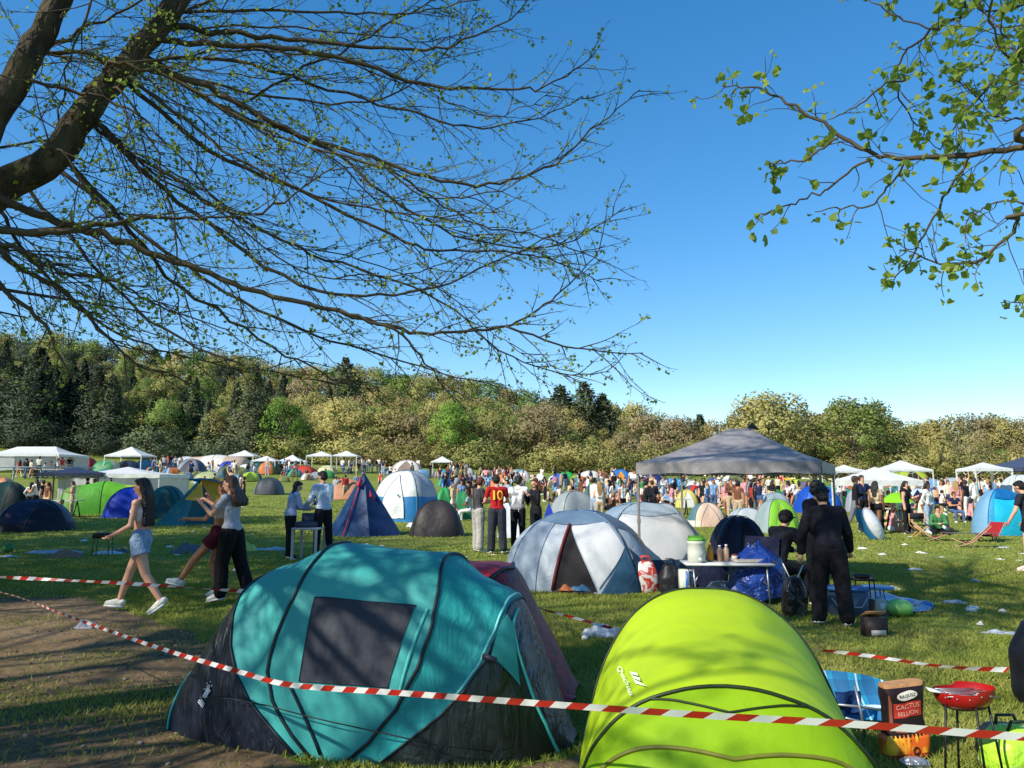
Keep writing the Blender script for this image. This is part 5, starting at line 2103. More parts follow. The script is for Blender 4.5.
mb = MB()
for i in range(9):
    mb.ell((rr.uniform(-.16, .16), rr.uniform(-.09, .09), .03), (.04, .03, .02), nu=8, nv=6)
mb.build('food', pl(150, 110, 76, .8), o)
o = empty('cup_stack', tw(.12, .0), 0, 'dark red cup on the folding table', 'cup')
mb = MB()
mb.lathe([(.03, 0), (.04, .10), (.042, .105), (.036, .10), (.028, .01)], n=16)
mb.build('cup', pl(120, 40, 40), o)
mb = MB()
mb.lathe([(.032, .02), (.0415, .085), (.043, .085), (.033, .018)], n=16)
mb.build('sleeve', pl(200, 190, 180), o)


def sack(name, loc, size, m, label, cat, handles=None, seed=0, hm=None, flat=.0, mark=None, group=None, rz=0):
    t = empty(name, loc, rz, label, cat, group, mark)
    sx, sy, sz = size

    def fn(a, b):
        th = a * 2 * PI
        k = min(1, .86 + b * 1.2) * (1 - .42 * sstep(.55, 1, b)) if b < 1 else .0
        k = max(k, .02)
        n = 1 + .14 * noise.noise(Vector((math.cos(th) * 1.6 + seed, math.sin(th) * 1.6, b * 3)))
        c, s_ = math.cos(th), math.sin(th)
        c = math.copysign(abs(c) ** .7, c)
        s_ = math.copysign(abs(s_) ** .7, s_)
        return Vector((sx / 2 * k * n * c, sy / 2 * k * n * s_, sz * b * (1 - flat * abs(c))))
    mb = MB()
    mb.grid(fn, 28, 14)
    mb.add([fn(i / 28, 1.0) for i in range(28)], [tuple(range(28))])
    mb.build('body', m, t)
    if handles:
        for s_ in (-1, 1):
            mb = MB()
            mb.tube([(-sx * .2, s_ * sy * .2, sz * .86), (-sx * .14, s_ * sy * .25, sz * 1.12), (sx * .14, s_ * sy * .25, sz * 1.12), (sx * .2, s_ * sy * .2, sz * .86)], .010, 6)
            mb.build('handle', hm or m, t)
    return t


sack('shopping_bag', at(646, 592), (.36, .24, .46), mat('bag_print', srgb(220, 214, 206), .6, srgb(190, 56, 44), 7, detail=3, lo=.47, hi=.53, distort=1.2), 'red and white patterned shopping bag at the foot of gazebo post', 'bag', True, 1, pl(190, 60, 50))
sack('rucksack', at(671, 594), (.32, .28, .44), mat('black_nylon', srgb(26, 28, 34), .5, srgb(18, 20, 26), 5, bump=.6, bscale=8), 'black rucksack standing beside the red patterned bag', 'bag', True, 4)
o = empty('drinks_carton', at(686, 597), .1, 'tall blue and white carton under the table end', 'box')
mb = MB()
mb.box((0, 0, .19), (.17, .14, .38), bev=.008)
mb.build('carton', pl(196, 202, 190), o)
mb = MB()
mb.box((.02, -.073, .2), (.08, .006, .32))
mb.build('panel', pl(30, 96, 170), o)
sack('foil_bag', at(722, 600), (.42, .26, .26), mat('foil', srgb(190, 192, 194), .25, srgb(150, 152, 156), 8, bump=.9, bscale=14, metal=.7), 'crumpled silver foil bag lying under the folding table', 'bag', None, 7)
sack('sleeping_bag_heap', at(708, 590), (.6, .4, .40), clo(24, 30, 56), 'dark navy heap of bedding in shade under the table', 'bedding', None, 9)
# blanket over a chair
chp = at(756, 600)
ch = empty('camping_chair', chp, math.radians(-40), 'camping chair hidden beneath a shiny blue sleeping bag', 'chair', mark='blue sleeping bag')
mb = MB()
mb.grid(lambda a, b: Vector(((a - .5) * .5, (b - .5) * .45, .42 - .03 * math.sin(PI * a))), 8, 8)
mb.build('seat', clo(30, 34, 60), ch)
mb = MB()
mb.grid(lambda a, b: Vector(((a - .5) * .5, .2 + .1 * b, .42 + .42 * b)), 8, 8)
mb.build('backrest', clo(30, 34, 60), ch)
for sx in (-1, 1):
    for sy in (-1, 1):
        mb = MB()
        mb.tube([(sx * .25, sy * .24, 0), (sx * .24, sy * .22, .44)], .011, 6)
        mb.build('leg', DARKSTEEL, ch)
BLUEQ = mat('quilt_blue', srgb(30, 62, 140), .3, srgb(20, 44, 112), 3, bump=.9, bscale=7, distort=1.4, spec=.6)
mb = MB()


def quilt(a, b):
    th = a * PI * 1.15 + .3
    r = .36 + .06 * noise.noise(Vector((a * 6, b * 4, 1))) + .10 * (1 - b)
    z = .06 + .72 * b - .03 * math.sin(a * 9)
    k = (1 - sstep(.62, 1.0, b) * .75)
    return Vector((-.02 + r * k * math.cos(th + PI * .9), -.02 + r * .9 * k * math.sin(th + PI * .9), z))


mb.grid(quilt, 30, 22)
qb = mb.build('sleeping_bag', BLUEQ, None, loc=chp)
qb.rotation_euler = (0, 0, math.radians(20))
tag(qb, 'shiny royal blue sleeping bag draped round the camping chair', 'sleeping bag')
sack('bin_bag', at(795, 616), (.30, .26, .48), mat('bin_film', srgb(34, 32, 34), .25, srgb(120, 112, 104), 4, bump=.8, bscale=9, lo=.5, hi=.75), 'dark see-through rubbish bag stuffed full, beside stooping man', 'rubbish bag', None, 12, mark='rubbish bag')
o = empty('rubbish_sticks', lift(at(795, 616), .40), 0, 'pair of pale sticks poking out of the rubbish bag', 'sticks')
mb = MB()
mb.tube([(-.02, 0, 0), (-.12, 0, .22)], .008, 6)
mb.build('stick', pl(200, 200, 196), o)
mb = MB()
mb.tube([(.03, 0, 0), (.13, .02, .20)], .008, 6)
mb.build('stick', pl(200, 200, 196), o)

# cool box, low grill, lid, white box, balloon, tarp, flap box
cb = at(850, 617)
o = empty('cool_box', cb, math.radians(-8), 'slate blue cool box behind stooping man', 'cool box', mark='cool box')
mb = MB()
mb.box((0, .16, .15), (.46, .32, .30), bev=.02)
mb.build('body', pl(74, 92, 116, .5), o)
mb = MB()
mb.box((0, .16, .315), (.48, .34, .04), bev=.012)
mb.build('lid', pl(60, 110, 170, .5), o)
mb = MB()
mb.tube([(-.2, -.012, .22), (-.14, -.03, .12), (.14, -.03, .12), (.2, -.012, .22)], .008, 6)
mb.build('handle', pl(170, 180, 190), o)
o = empty('tray_stool', at(864, 612), math.radians(-5), 'small black folding stool with a dish, beside the cool box', 'stool')
mb = MB()
mb.box((0, 0, .40), (.26, .2, .03), bev=.008)
mb.lathe([(.08, .415), (.12, .45), (.125, .45), (.08, .42)], n=16)
mb.build('seat', pl(40, 34, 34), o)
for sx in (-1, 1):
    for sy in (-1, 1):
        mb = MB()
        mb.tube([(sx * .11, sy * .08, .39), (sx * .13, sy * .1, 0)], .008, 6)
        mb.build('leg', DARKSTEEL, o)
o = empty('side_table', at(878, 607), 0, 'low pale blue oval side table by the tarp', 'table')
mb = MB()
mb.lathe([(.20, .235), (.215, .25), (.20, .262), (.02, .262)], n=24)
me_o = mb.build('tabletop', pl(92, 134, 180, .4), o)
for k in range(3):
    mb = MB()
    a = k * 2.1 + .4
    mb.tube([(.1 * math.cos(a), .1 * math.sin(a), .24), (.16 * math.cos(a), .16 * math.sin(a), 0)], .009, 6)
    mb.build('leg', STEEL, o)
o = empty('carton', at(882, 616), math.radians(10), 'low white and brown carton in front of the blue tarp', 'box')
mb = MB()
mb.box((0, .1, .09), (.22, .2, .18), bev=.006)
mb.build('body', pl(176, 168, 156, .7), o)
mb = MB()
mb.box((-.14, .06, .10), (.03, .22, .20), rot=(0, .2, 0))
mb.build('flap', pl(90, 70, 54, .7), o)
mb = MB()
mb.box((.03, -.003, .10), (.1, .006, .1))
mb.build('print', pl(214, 214, 206), o)
bp_ = at(900, 616)
mb = MB()
mb.ell((0, 0, .10), (.155, .155, .10), nu=24, nv=16)
BALL = mat('ball_skin', srgb(160, 214, 120), .5, srgb(130, 200, 100), 2, trans=.12)
o = empty('beach_ball', bp_, 0, 'translucent green ball with yellow base on grass', 'ball')
mb.build('ball', BALL, o)
mb = MB()
mb.lathe([(.02, .0), (.08, .006), (.128, .045), (.133, .058), (.120, .05)], n=24)
mb.build('base_band', pl(170, 190, 70), o)
mb = MB()
BTARP = mat('tarp_blue', srgb(24, 96, 170), .3, srgb(14, 62, 124), 3, bump=.9, bscale=6, distort=1.6, spec=.5)
tq = [at(862, 590), at(936, 606), at(930, 612), at(868, 618)]
tc = at(905, 606)
mb.grid(lambda a, b: tq[0].lerp(tq[1], a).lerp(tq[3].lerp(tq[2], a), b) - tc + Vector((0, 0, .02 + .13 * max(0, noise.noise(Vector((a * 5, b * 3, 2))) + .25) * (1 - a * .55) * math.sin(PI * min(1, max(0, b)) ** .8))), 36, 18)
o = mb.build('tarpaulin', BTARP, None, loc=tc)
tag(o, 'crumpled bright blue tarpaulin spread behind the green ball', 'tarpaulin', mark='blue tarpaulin')
o = empty('open_carton', at(879, 638), math.radians(6), 'small dark carton with open brown flap on the grass', 'box')
mb = MB()
mb.box((0, .08, .10), (.22, .16, .20), bev=.004)
mb.build('body', pl(56, 46, 44, .7), o)
mb = MB()
mb.box((0, .10, .225), (.22, .16, .008), rot=(-.5, 0, 0))
mb.build('flap', pl(196, 140, 94, .8), o)
mb = MB()
mb.box((0, -.004, .05), (.16, .006, .055))
mb.build('label', pl(190, 184, 176), o)

# heaps and litter
def heap(loc, size, m, label, cat='clothes', seed=0, rz=0, group=None):
    sx, sy, sz = size
    nx, ny = 22, 14
    mb = MB()

    def fn(a, b):
        x, y = a * 2 - 1, b * 2 - 1
        r = math.hypot(x, y)
        if r > 1:
            x, y = x / r, y / r
            r = 1
        e = (1 - r ** 2.2)
        wob = 1 + .3 * noise.noise(Vector((math.atan2(y, x) * 1.3, seed, 0)))
        z = sz * e * (.6 + .55 * noise.noise(Vector((x * 1.9 + seed, y * 1.9, seed))) + .18 * noise.noise(Vector((x * 5 + seed, y * 5, seed)))) + .006
        return Vector((sx / 2 * x * wob, sy / 2 * y * wob, z))
    mb.grid(fn, nx, ny)
    o = mb.build(label and {'clothes': 'clothes_heap', 'litter': 'paper_litter', 'bag': 'plastic_bag', 'towel': 'towel', 'ball': 'ball'}.get(cat, 'heap'), m, None, loc=loc)
    o.rotation_euler = (0, 0, rz)
    return tag(o, label, cat, group)


# low folding chair in blue tartan
TART = bpy.data.materials.new('tartan_blue')
TART.use_nodes = True
nt = TART.node_tree
N_, L_ = nt.nodes, nt.links
tcn = N_.new('ShaderNodeTexCoord')
sp = N_.new('ShaderNodeSeparateXYZ')
L_.new(tcn.outputs['Object'], sp.inputs[0])


def line(axis, freq, width, off=0.0):
    m1 = N_.new('ShaderNodeMath')
    m1.operation = 'MULTIPLY_ADD'
    m1.inputs[1].default_value = freq
    m1.inputs[2].default_value = off
    L_.new(sp.outputs[axis], m1.inputs[0])
    m2 = N_.new('ShaderNodeMath')
    m2.operation = 'FRACT'
    L_.new(m1.outputs[0], m2.inputs[0])
    m3 = N_.new('ShaderNodeMath')
    m3.operation = 'LESS_THAN'
    m3.inputs[1].default_value = width
    L_.new(m2.outputs[0], m3.inputs[0])
    return m3.outputs[0]


def mx_(fac, a, bcol, amt=1.0):
    x = N_.new('ShaderNodeMix')
    x.data_type = 'RGBA'
    if amt != 1.0:
        q = N_.new('ShaderNodeMath')
        q.operation = 'MULTIPLY'
        q.inputs[1].default_value = amt
        L_.new(fac, q.inputs[0])
        fac = q.outputs[0]
    L_.new(fac, x.inputs['Factor'])
    if isinstance(a, tuple):
        x.inputs['A'].default_value = (*a, 1)
    else:
        L_.new(a, x.inputs['A'])
    x.inputs['B'].default_value = (*bcol, 1)
    return x.outputs['Result']


c_ = mx_(line(0, 5.5, .5), srgb(28, 140, 182), srgb(20, 92, 144), .8)
c_ = mx_(line(2, 5.0, .45), c_, srgb(24, 84, 130), .6)
c_ = mx_(line(0, 5.5, .07, .25), c_, srgb(190, 220, 230), .9)
c_ = mx_(line(2, 5.0, .07, .3), c_, srgb(190, 220, 230), .9)
L_.new(c_, N_['Principled BSDF'].inputs['Base Color'])
N_['Principled BSDF'].inputs['Roughness'].default_value = .8
lc = at(852, 735)
o = empty('beach_chair', lc, math.radians(4), 'low folding beach chair in blue tartan, tipped on its side', 'chair', mark='tartan chair')
k = lc.y / F


def pp(px, py, dy=0.0):
    q = P(px, py, lc.y + dy)
    return Matrix.Rotation(-math.radians(4), 3, 'Z') @ (q - lc)


c4 = [pp(806, 672, .25), pp(888, 682, .20), pp(888, 722, 0), pp(822, 716, .05)]
mb = MB()
mb.grid(lambda a, b: c4[0].lerp(c4[1], a).lerp(c4[3].lerp(c4[2], a), b) + Vector((0, .05 * math.sin(PI * a) * math.sin(PI * b) + .02 * math.sin(a * 9), .035 * math.sin(PI * a) * (1 - b))), 20, 12)
mb.build('fabric', TART, o)
mb = MB()
mb.grid(lambda a, b: pp(832 + 26 * a, 690 + 24 * b, .0) + Vector((.01 * math.sin(b * 5), -.03 - .02 * math.sin(a * 6), 0)), 8, 8)
mb.build('pocket', clo(26, 60, 112), o)
for q in ([pp(855, 686, -.06), pp(861, 712, -.10), pp(866, 742, -.12)], [pp(831, 704, -.06), pp(862, 707, -.08), pp(888, 711, -.06)], [pp(838, 716, -.02), pp(862, 722, -.05), pp(870, 728, -.05)], [pp(831, 696, -.05), pp(831, 706, -.06), pp(836, 738, -.04)]):
    mb = MB()
    mb.tube(q, .0085, 8)
    mb.build('frame_tube', STEEL, o)

# charcoal sack
cs = at(905, 757)
o = empty('charcoal_sack', cs, math.radians(3), 'printed paper charcoal sack with black label and flame band', 'sack', mark='charcoal sack')
BW, BD, BH = .235, .12, .425
PR = [mat('kraft_paper', srgb(178, 132, 90), .8, srgb(160, 116, 76), 5, bump=.4), pl(34, 20, 26, .5), mat('sack_red', srgb(196, 62, 48), .5, srgb(178, 46, 36), 7), mat('sack_flame', srgb(238, 176, 46), .5, srgb(214, 96, 30), 14, detail=5, distort=1.2, stretch=(1, 1, .35), lo=.42, hi=.55), pl(226, 222, 212, .5), pl(150, 100, 60, .6)]


def cf(a, b):
    th = a * 2 * PI - PI / 2
    c, s_ = math.cos(th), math.sin(th)
    c = math.copysign(abs(c) ** .45, c)
    s_ = math.copysign(abs(s_) ** .45, s_)
    pinch = 1 - .35 * math.exp(-((b - .5) / .16) ** 2) * 0 - .25 * sstep(.85, 1, b)
    w_ = 1 + .05 * math.sin(b * 8) + .06 * noise.noise(Vector((c * 2, s_ * 2, b * 5)))
    if b > .999:
        pinch *= .9
    base_w = 1.12 if b < .30 else 1.0
    return Vector((BW / 2 * c * w_ * base_w, BD / 2 * s_ * w_ * pinch * base_w, BH * b + .012 * c))


def cm(a, b):
    if b > .95:
        return 0
    if b > .33:
        return 1
    if b > .10:
        return 3
    return 2 if b > .04 else 1


mb = MB()
mb.grid(cf, 48, 44, cm)
mb.add([cf(i / 48, 1) for i in range(48)], [tuple(range(48))], 0)
mb.build('bag', PR, o)


def front(x, y, off=.006):
    """front of the sack: x, y in metres from its lower middle"""
    a = x / BW * .32
    p_ = cf(a % 1.0, max(0, min(1, y / BH)))
    return Vector((x, p_.y - off, p_.z))


mb = MB()
mb.grid(lambda a, b: front(-.082 + .165 * a, .242 + .082 * b, .005), 10, 6)
mb.build('label_panel', PR[2], o)
mb = MB()
ng = 20
mb.add([front(.0, .362, .006)] + [front(.0 + .062 * math.cos(2 * PI * i / ng), .362 + .026 * math.sin(2 * PI * i / ng), .006) for i in range(ng)], [(0, 1 + i, 1 + (i + 1) % ng) for i in range(ng)])
mb.build('oval_badge', PR[4], o)
mb = MB()
text_on(mb, 'RAGUSZ', .026, lambda x, y: front(x, y + .362, .009))
mb.build('lettering', PR[1], o, smooth=False)
mb = MB()
text_on(mb, 'CACTUS', .037, lambda x, y: front(x, y + .302, .009))
text_on(mb, 'BELLION', .032, lambda x, y: front(x, y + .264, .009))
mb.build('lettering', pl(240, 178, 160), o, smooth=False)
mb = MB()
mb.grid(lambda a, b: front(-.108 + .018 * a, .17 + .20 * b, .005), 2, 8)
mb.grid(lambda a, b: front(-.08 + .18 * a, .165 + .012 * b - .02 * a, .005), 8, 2)
mb.build('side_print', pl(150, 84, 62), o)
mb = MB()
for i in range(9):
    x = -.095 + .024 * i
    hgt = .03 + .03 * ((i * 7) % 5) / 4
    mb.add([front(x - .009, .15, .004), front(x + .009, .15, .004), front(x + .003, .15 - hgt, .004)], [(0, 1, 2)])
mb.build('flame_print', PR[1], o, smooth=False)
mb = MB()
mb.tube([front(.03 + .018 * math.cos(i * .5236), .055 + .018 * math.sin(i * .5236), .006) for i in range(13)], .003, 5)
mb.build('round_mark', PR[1], o)
sack('foil_wrap', at(915, 768), (.16, .10, .06), mat('foil_wrapper', srgb(190, 196, 206), .2, srgb(140, 146, 158), 9, bump=.9, bscale=20, metal=.6), 'crumpled silver wrapper at the foot of the charcoal sack', 'wrapper', None, 15)

# red barbecue bowl
gp = at(970, 782)
gy = gp.y
k = gy / F
zt = P(970, 686, gy).z
o = empty('barbecue', gp, 0, 'small red half-barrel barbecue on thin black legs', 'barbecue', mark='red barbecue')
RB = mat('red_enamel', srgb(168, 24, 26), .3, srgb(150, 18, 22), 6, spec=.6)
mb = MB()
R_ = 27 * k


def bowl(a, b):
    th = a * 2 * PI
    rr_ = R_ * (1 - .42 * b ** 2.4)
    x, y = rr_ * 1.05 * math.cos(th), rr_ * .75 * math.sin(th)
    dip = .0 if math.cos(th) > .15 else .022
    return Vector((x, y, zt - dip - (.115 - dip) * b))


mb.grid(bowl, 40, 10)
mb.add([bowl(i / 40, 1) for i in range(40)], [tuple(range(40))])
mb.build('bowl', RB, o)
mb = MB()
mb.tube([bowl(i / 40, .86) * 1.004 for i in range(41)], .007, 6)
mb.build('rim', pl(24, 14, 14), o)
mb = MB()
for i in range(7):
    mb.tube([(-R_ * .9, (i - 3) * .028, zt - .035), (R_ * .9, (i - 3) * .028, zt - .035)], .003, 5)
mb.build('grate', STEEL, o)
for lx, ly, bx in ((-.8, -.3, -1.05), (.70, -.3, 1.05), (.05, -.75, .12), (0, .6, 0)):
    mb = MB()
    mb.tube([(lx * R_, ly * R_ * .8, zt - .09), (bx * R_, ly * R_ * 1.1, 0)], .0065, 8)
    mb.build('leg', BLACKPOLE, o)
mb = MB()
mb.box((-R_ * 1.05, -.02, zt - .02), (.09, .05, .008), rot=(.1, .2, 0))
mb.build('handle', pl(214, 210, 206), o)
mb = MB()
for i in range(6):
    a = -1.0 + .4 * i
    q = bowl((a / (2 * PI) - .25) % 1, .30)
    mb.ell(q * 1.01, (.005, .005, .005), nu=6, nv=5)
mb.build('rivet', STEEL, o)
# bright bag and dark rucksack at the right edge
sack('carrier_bag', P(1016, 768, 4.5) * 1 - Vector((0, 0, P(1016, 768, 4.5).z)), (.34, .26, .26), mat('bag_lime', srgb(170, 220, 60), .4, srgb(226, 230, 220), 5, bump=.6, lo=.5, hi=.6), 'lime and white carrier bag cut by the right edge', 'bag', True, 3, pl(20, 40, 20))
sack('black_bag', P(1002, 745, 4.75) * 1 - Vector((0, 0, P(1002, 745, 4.75).z)), (.26, .2, .2), MATS['black_nylon'], 'limp black bag behind the barbecue legs', 'bag', None, 22)
rp = at(1050, 705)
sack('large_rucksack', rp, (.42, .40, .62), mat('nylon_midnight', srgb(14, 16, 28), .6, srgb(10, 11, 20), 4, bump=.4, bscale=8), 'big rounded midnight blue rucksack at the right edge', 'bag', None, 31)

heap(Vector((1.02, 11.42, .05)), (.40, .26, .20), fab(50, 104, 140), 'crumpled blue bag lying in the doorway of the silver dome', 'bag', seed=13)
heap(Vector((.80, 11.40, .05)), (.28, .2, .10), clo(150, 90, 60), 'small heap of orange brown clothes in the silver dome doorway', seed=14)
# small stool table with the two people, left
q = at(303, 561)
o = empty('small_table', q, math.radians(-8), 'small square metal table between girl and patterned shirt man', 'table')
hh = CAMZ + (482 - 527) * q.y / F
mb = MB()
mb.box((0, .25, hh - .02), (.56, .5, .04), bev=.006)
mb.build('tabletop', pl(190, 192, 196, .4), o)
for sx, sy in ((-.25, .02), (.25, .02), (-.25, .48), (.25, .48)):
    mb = MB()
    mb.box((sx, sy, (hh - .04) / 2), (.045, .045, hh - .04))
    mb.build('leg', pl(170, 172, 176, .4), o, smooth=False)
o = empty('open_case', lift(q, hh) + Vector((0, .25, 0)), math.radians(-8), 'open dark blue case on the small metal table', 'case')
mb = MB()
mb.box((0, 0, .06), (.44, .32, .12), bev=.015)
mb.build('body', pl(58, 66, 88), o)
mb = MB()
mb.box((.02, .17, .19), (.44, .02, .20), rot=(-.2, 0, 0), bev=.008)
mb.build('lid', pl(70, 80, 104), o)

# small red and black barbecue on the shaded lawn
q = at(102, 556)
o = empty('grill', q, math.radians(8), 'small dark tray grill on thin legs, shaded lawn', 'grill', mark='small tray grill')
hh = CAMZ + (482 - 532) * q.y / F
mb = MB()
mb.box((0, 0, hh - .06), (.36, .26, .09), bev=.01)
mb.build('tray', pl(54, 26, 28), o)
mb = MB()
for i in range(8):
    mb.tube([(-.17, -.12 + i * .034, hh - .008), (.17, -.12 + i * .034, hh - .008)], .004, 4)
mb.build('grate', pl(90, 60, 56), o)
for sx in (-1, 1):
    for sy in (-1, 1):
        mb = MB()
        mb.tube([(sx * .15, sy * .11, hh - .1), (sx * .17, sy * .12, 0)], .008, 5)
        mb.build('leg', DARKSTEEL, o)


heap(at(54, 553), (1.3, .6, .12), clo(170, 176, 186), 'pale grey blanket lying flat on the shaded lawn', seed=1)
heap(at(66, 557), (.8, .5, .18), clo(150, 116, 96), 'tan and rust clothes heaped beside the grey blanket', seed=2)
heap(at(108, 554), (.7, .35, .10), clo(206, 210, 220), 'white cloth beneath the small tray grill', seed=3)
heap(at(120, 552), (.5, .3, .10), clo(90, 96, 116), 'slate cloth right of the small tray grill', seed=4)
heap(at(190, 553), (.95, .4, .28), clo(96, 104, 118), 'slumped grey jacket on the lawn behind the two walkers', seed=5)
heap(at(270, 550), (1.2, .35, .08), clo(176, 186, 196), 'pale crumpled sheet near the yellow green ball', seed=6)
heap(at(248, 551), (.42, .4, .26), pl(170, 190, 90), 'yellow green cushion on the pale sheet', 'cushion', seed=7)
heap(at(8, 557), (.5, .2, .04), clo(220, 224, 226), 'white paper sheet beside the green ball at left', 'litter', seed=8)
b = MB()
b.ell((0, 0, .11), (.12, .12, .11), nu=20, nv=12)
o = b.build('ball', pl(50, 120, 60, .6), None, loc=at(8, 553))
tag(o, 'green ball on the shaded lawn at the left edge', 'ball')
heap(at(600, 636), (.42, .26, .16), mat('thin_plastic', srgb(214, 222, 232), .35, srgb(168, 180, 198), 6, bump=.8, trans=.3), 'crumpled white and pale blue plastic bag between the big tents', 'bag', seed=9)
b = MB()
b.ell((0, 0, .03), (.035, .035, .035), nu=10, nv=8)
tag(b.build('paper_ball', pl(226, 222, 214), None, loc=at(585, 641)), 'small white paper ball left of the crumpled plastic bag', 'litter')
heap(at(412, 517), (.9, .5, .55), clo(206, 150, 176), 'pink and white bedding heaped against the white cabin tent', 'bedding', seed=10)
heap(at(416, 527), (.7, .4, .3), clo(226, 226, 226), 'white bedding beside the dark brown tent', 'bedding', seed=11)
heap(at(86, 628), (.30, .16, .10), clo(150, 150, 160), 'grey sneaker and rag under the barrier tape on the dirt', 'shoes', seed=12)
lit = [(955, 603, .35, .25), (972, 609, .5, .16), (893, 589, .35, .2), (915, 570, .3, .18), (883, 555, .25, .2), (980, 625, .08, .08), (1000, 634, .4, .1), (1003, 612, .2, .1), (170, 547, .3, .2), (380, 548, .3, .2), (668, 541, .3, .2), (84, 541, .4, .2), (210, 547, .2, .2), (920, 553, .2, .2), (500, 565, .2, .12), (1004, 548, .3, .2), (862, 549, .3, .2), (366, 545, .2, .15), (975, 582, .2, .1), (905, 545, .2, .1), (235, 571, .15, .1), (815, 560, .2, .1)]
for i, (x, y, a, b_) in enumerate(lit):
    o = heap(at(x, y), (a, b_, .045), MATS['thin_plastic'] if i % 3 == 0 else pl(224, 220, 210, .8), 'scrap of white paper litter on the grass', 'litter', seed=i * 3.1, rz=i, group='scraps of litter on the grass')
    o['auto'] = 1
lr = random.Random(9)
for i in range(150):
    x, y = lr.uniform(0, 1024), 482 + 9 + 70 * lr.random() ** 1.6
    q = at(x, y)
    if q.y > 110:
        continue
    o = heap(q, (.08 + .16 * lr.random(), .12, .02), pl(*[(224, 222, 214), (206, 214, 220), (196, 180, 150), (230, 230, 230)][i % 4], .8), 'scrap of white paper litter on the grass', 'litter', seed=i * 1.7, rz=i, group='scraps of litter on the grass')
    o['auto'] = 1


# red deck chairs
def deck(px, base, yaw, label):
    t = empty('deck_chair', at(px, base), math.radians(yaw), label, 'chair', 'red low deck chairs')
    t.scale = (.74, .74, .74)
    m = clo(150, 34, 40)
    mb = MB()
    mb.grid(lambda a, b: Vector(((a - .5) * .5, -.30 + .55 * b, .26 - .10 * b - .04 * math.sin(PI * b))), 6, 8)
    mb.build('seat', m, t)
    mb = MB()
    mb.grid(lambda a, b: Vector(((a - .5) * .5, .25 + .50 * b, .16 + .52 * b)), 6, 8)
    mb.build('backrest', m, t)
    for sx in (-.27, .27):
        for q in ([(sx, -.35, .27), (sx, .30, 0)], [(sx, -.30, 0), (sx, .22, .18), (sx, .78, .72)]):
            mb = MB()
            mb.tube(q, .014, 6)
            mb.build('frame_tube', pl(190, 160, 130, .5), t)
    return t


deck(936, 541, 60, 'red deck chair nearest the seated group, its back to them')
deck(965, 547, -115, 'middle red deck chair, low on the sunlit lawn')
deck(988, 541, -60, 'bright red deck chair nearest the sky blue tent')
o = empty('lounger', at(960, 541), math.radians(70), 'long grey lounger with raised end between the red deck chairs', 'lounger')
mb = MB()
mb.grid(lambda a, b: Vector(((a - .5) * .5, -1.0 + 2.0 * b, .22 + (.75 * (b - .75) * 2 if b > .75 else 0))), 6, 16)
mb.build('mattress', clo(104, 92, 84), o)
for k in range(4):
    mb = MB()
    mb.tube([((-.22, .22)[k % 2], (-.8, .6)[k // 2], .22), ((-.24, .24)[k % 2], (-.85, .65)[k // 2], 0)], .014, 5)
    mb.build('leg', DARKSTEEL, o)
o = empty('director_chair', at(920, 537), math.radians(170), 'wooden folding chair with black back among the seated group', 'chair')
o.scale = (.8, .8, .8)
for sx in (-1, 1):
    for q in ([(sx * .25, -.2, 0), (-sx * .25, -.2, .42)], [(sx * .25, .2, 0), (-sx * .25, .2, .42)], [(sx * .27, -.2, .42), (sx * .27, -.2, .85)], [(sx * .27, -.22, .62), (sx * .27, .22, .62)]):
        mb = MB()
        mb.tube(q, .022, 5)
        mb.build('frame_bar', pl(200, 150, 96), o)
mb = MB()
mb.box((0, -.2, .76), (.5, .03, .22), bev=.008)
mb.build('backrest', clo(40, 42, 48), o)
mb = MB()
mb.box((0, 0, .43), (.5, .4, .03), bev=.008)
mb.build('seat', clo(40, 42, 48), o)


# tables under the far gazebos
def trestle(px, base, L, label):
    t = empty('trestle_table', at(px, base), 0, label, 'table')
    mb = MB()
    mb.box((0, 0, .74), (L, .7, .04))
    mb.build('tabletop', pl(190, 186, 176), t, smooth=False)
    for sx in (-1, 1):
        mb = MB()
        mb.tube([(sx * (L / 2 - .15), -.3, 0), (sx * (L / 2 - .15), 0, .72), (sx * (L / 2 - .15), .3, 0)], .03, 5)
        mb.build('leg', DARKSTEEL, t)


trestle(40, 478, 5, 'long table under the white marquee')
trestle(334, 474, 4, 'trestle table under the pair of touching white gazebos')
trestle(900, 531, .9, 'low picnic table in the middle of the seated group')
trestle(988, 510, 2.2, 'trestle table under the small open gazebo on the right')
trestle(62, 517, 1.6, 'table beneath the navy gazebo')
trestle(676, 515, 1.3, 'small table left of the yellow framed tent')
# railing across the far left
q0, q1 = at(-20, 489), at(94, 486)
o = empty('railing', q0, 0, 'long pale metal railing in front of the white marquee', 'railing')
d_ = q1 - q0
mb = MB()
zr = CAMZ + (482 - 467) * q0.y / F - q0.z
mb.tube([(0, 0, zr), Vector((d_.x, d_.y, CAMZ + (482 - 468) * q1.y / F - q0.z))], .06, 6)
mb.build('rail', pl(170, 176, 180), o)
for i in range(5):
    f_ = (i + .1) / 4.2
    mb = MB()
    x, y = d_.x * f_, d_.y * f_
    mb.tube([(x, y, gz(q0.x + x, q0.y + y) - q0.z), (x, y, zr)], .05, 6)
    mb.build('post', pl(150, 156, 160), o)
# ------------------------------------------------------------------ far wood
def leafmat(name, c1, c2, tr=.3):
    return mat(name, c1, .7, c2, .22, detail=3, trans=tr, rnd=.16, spec=.2, lo=.42, hi=.58)


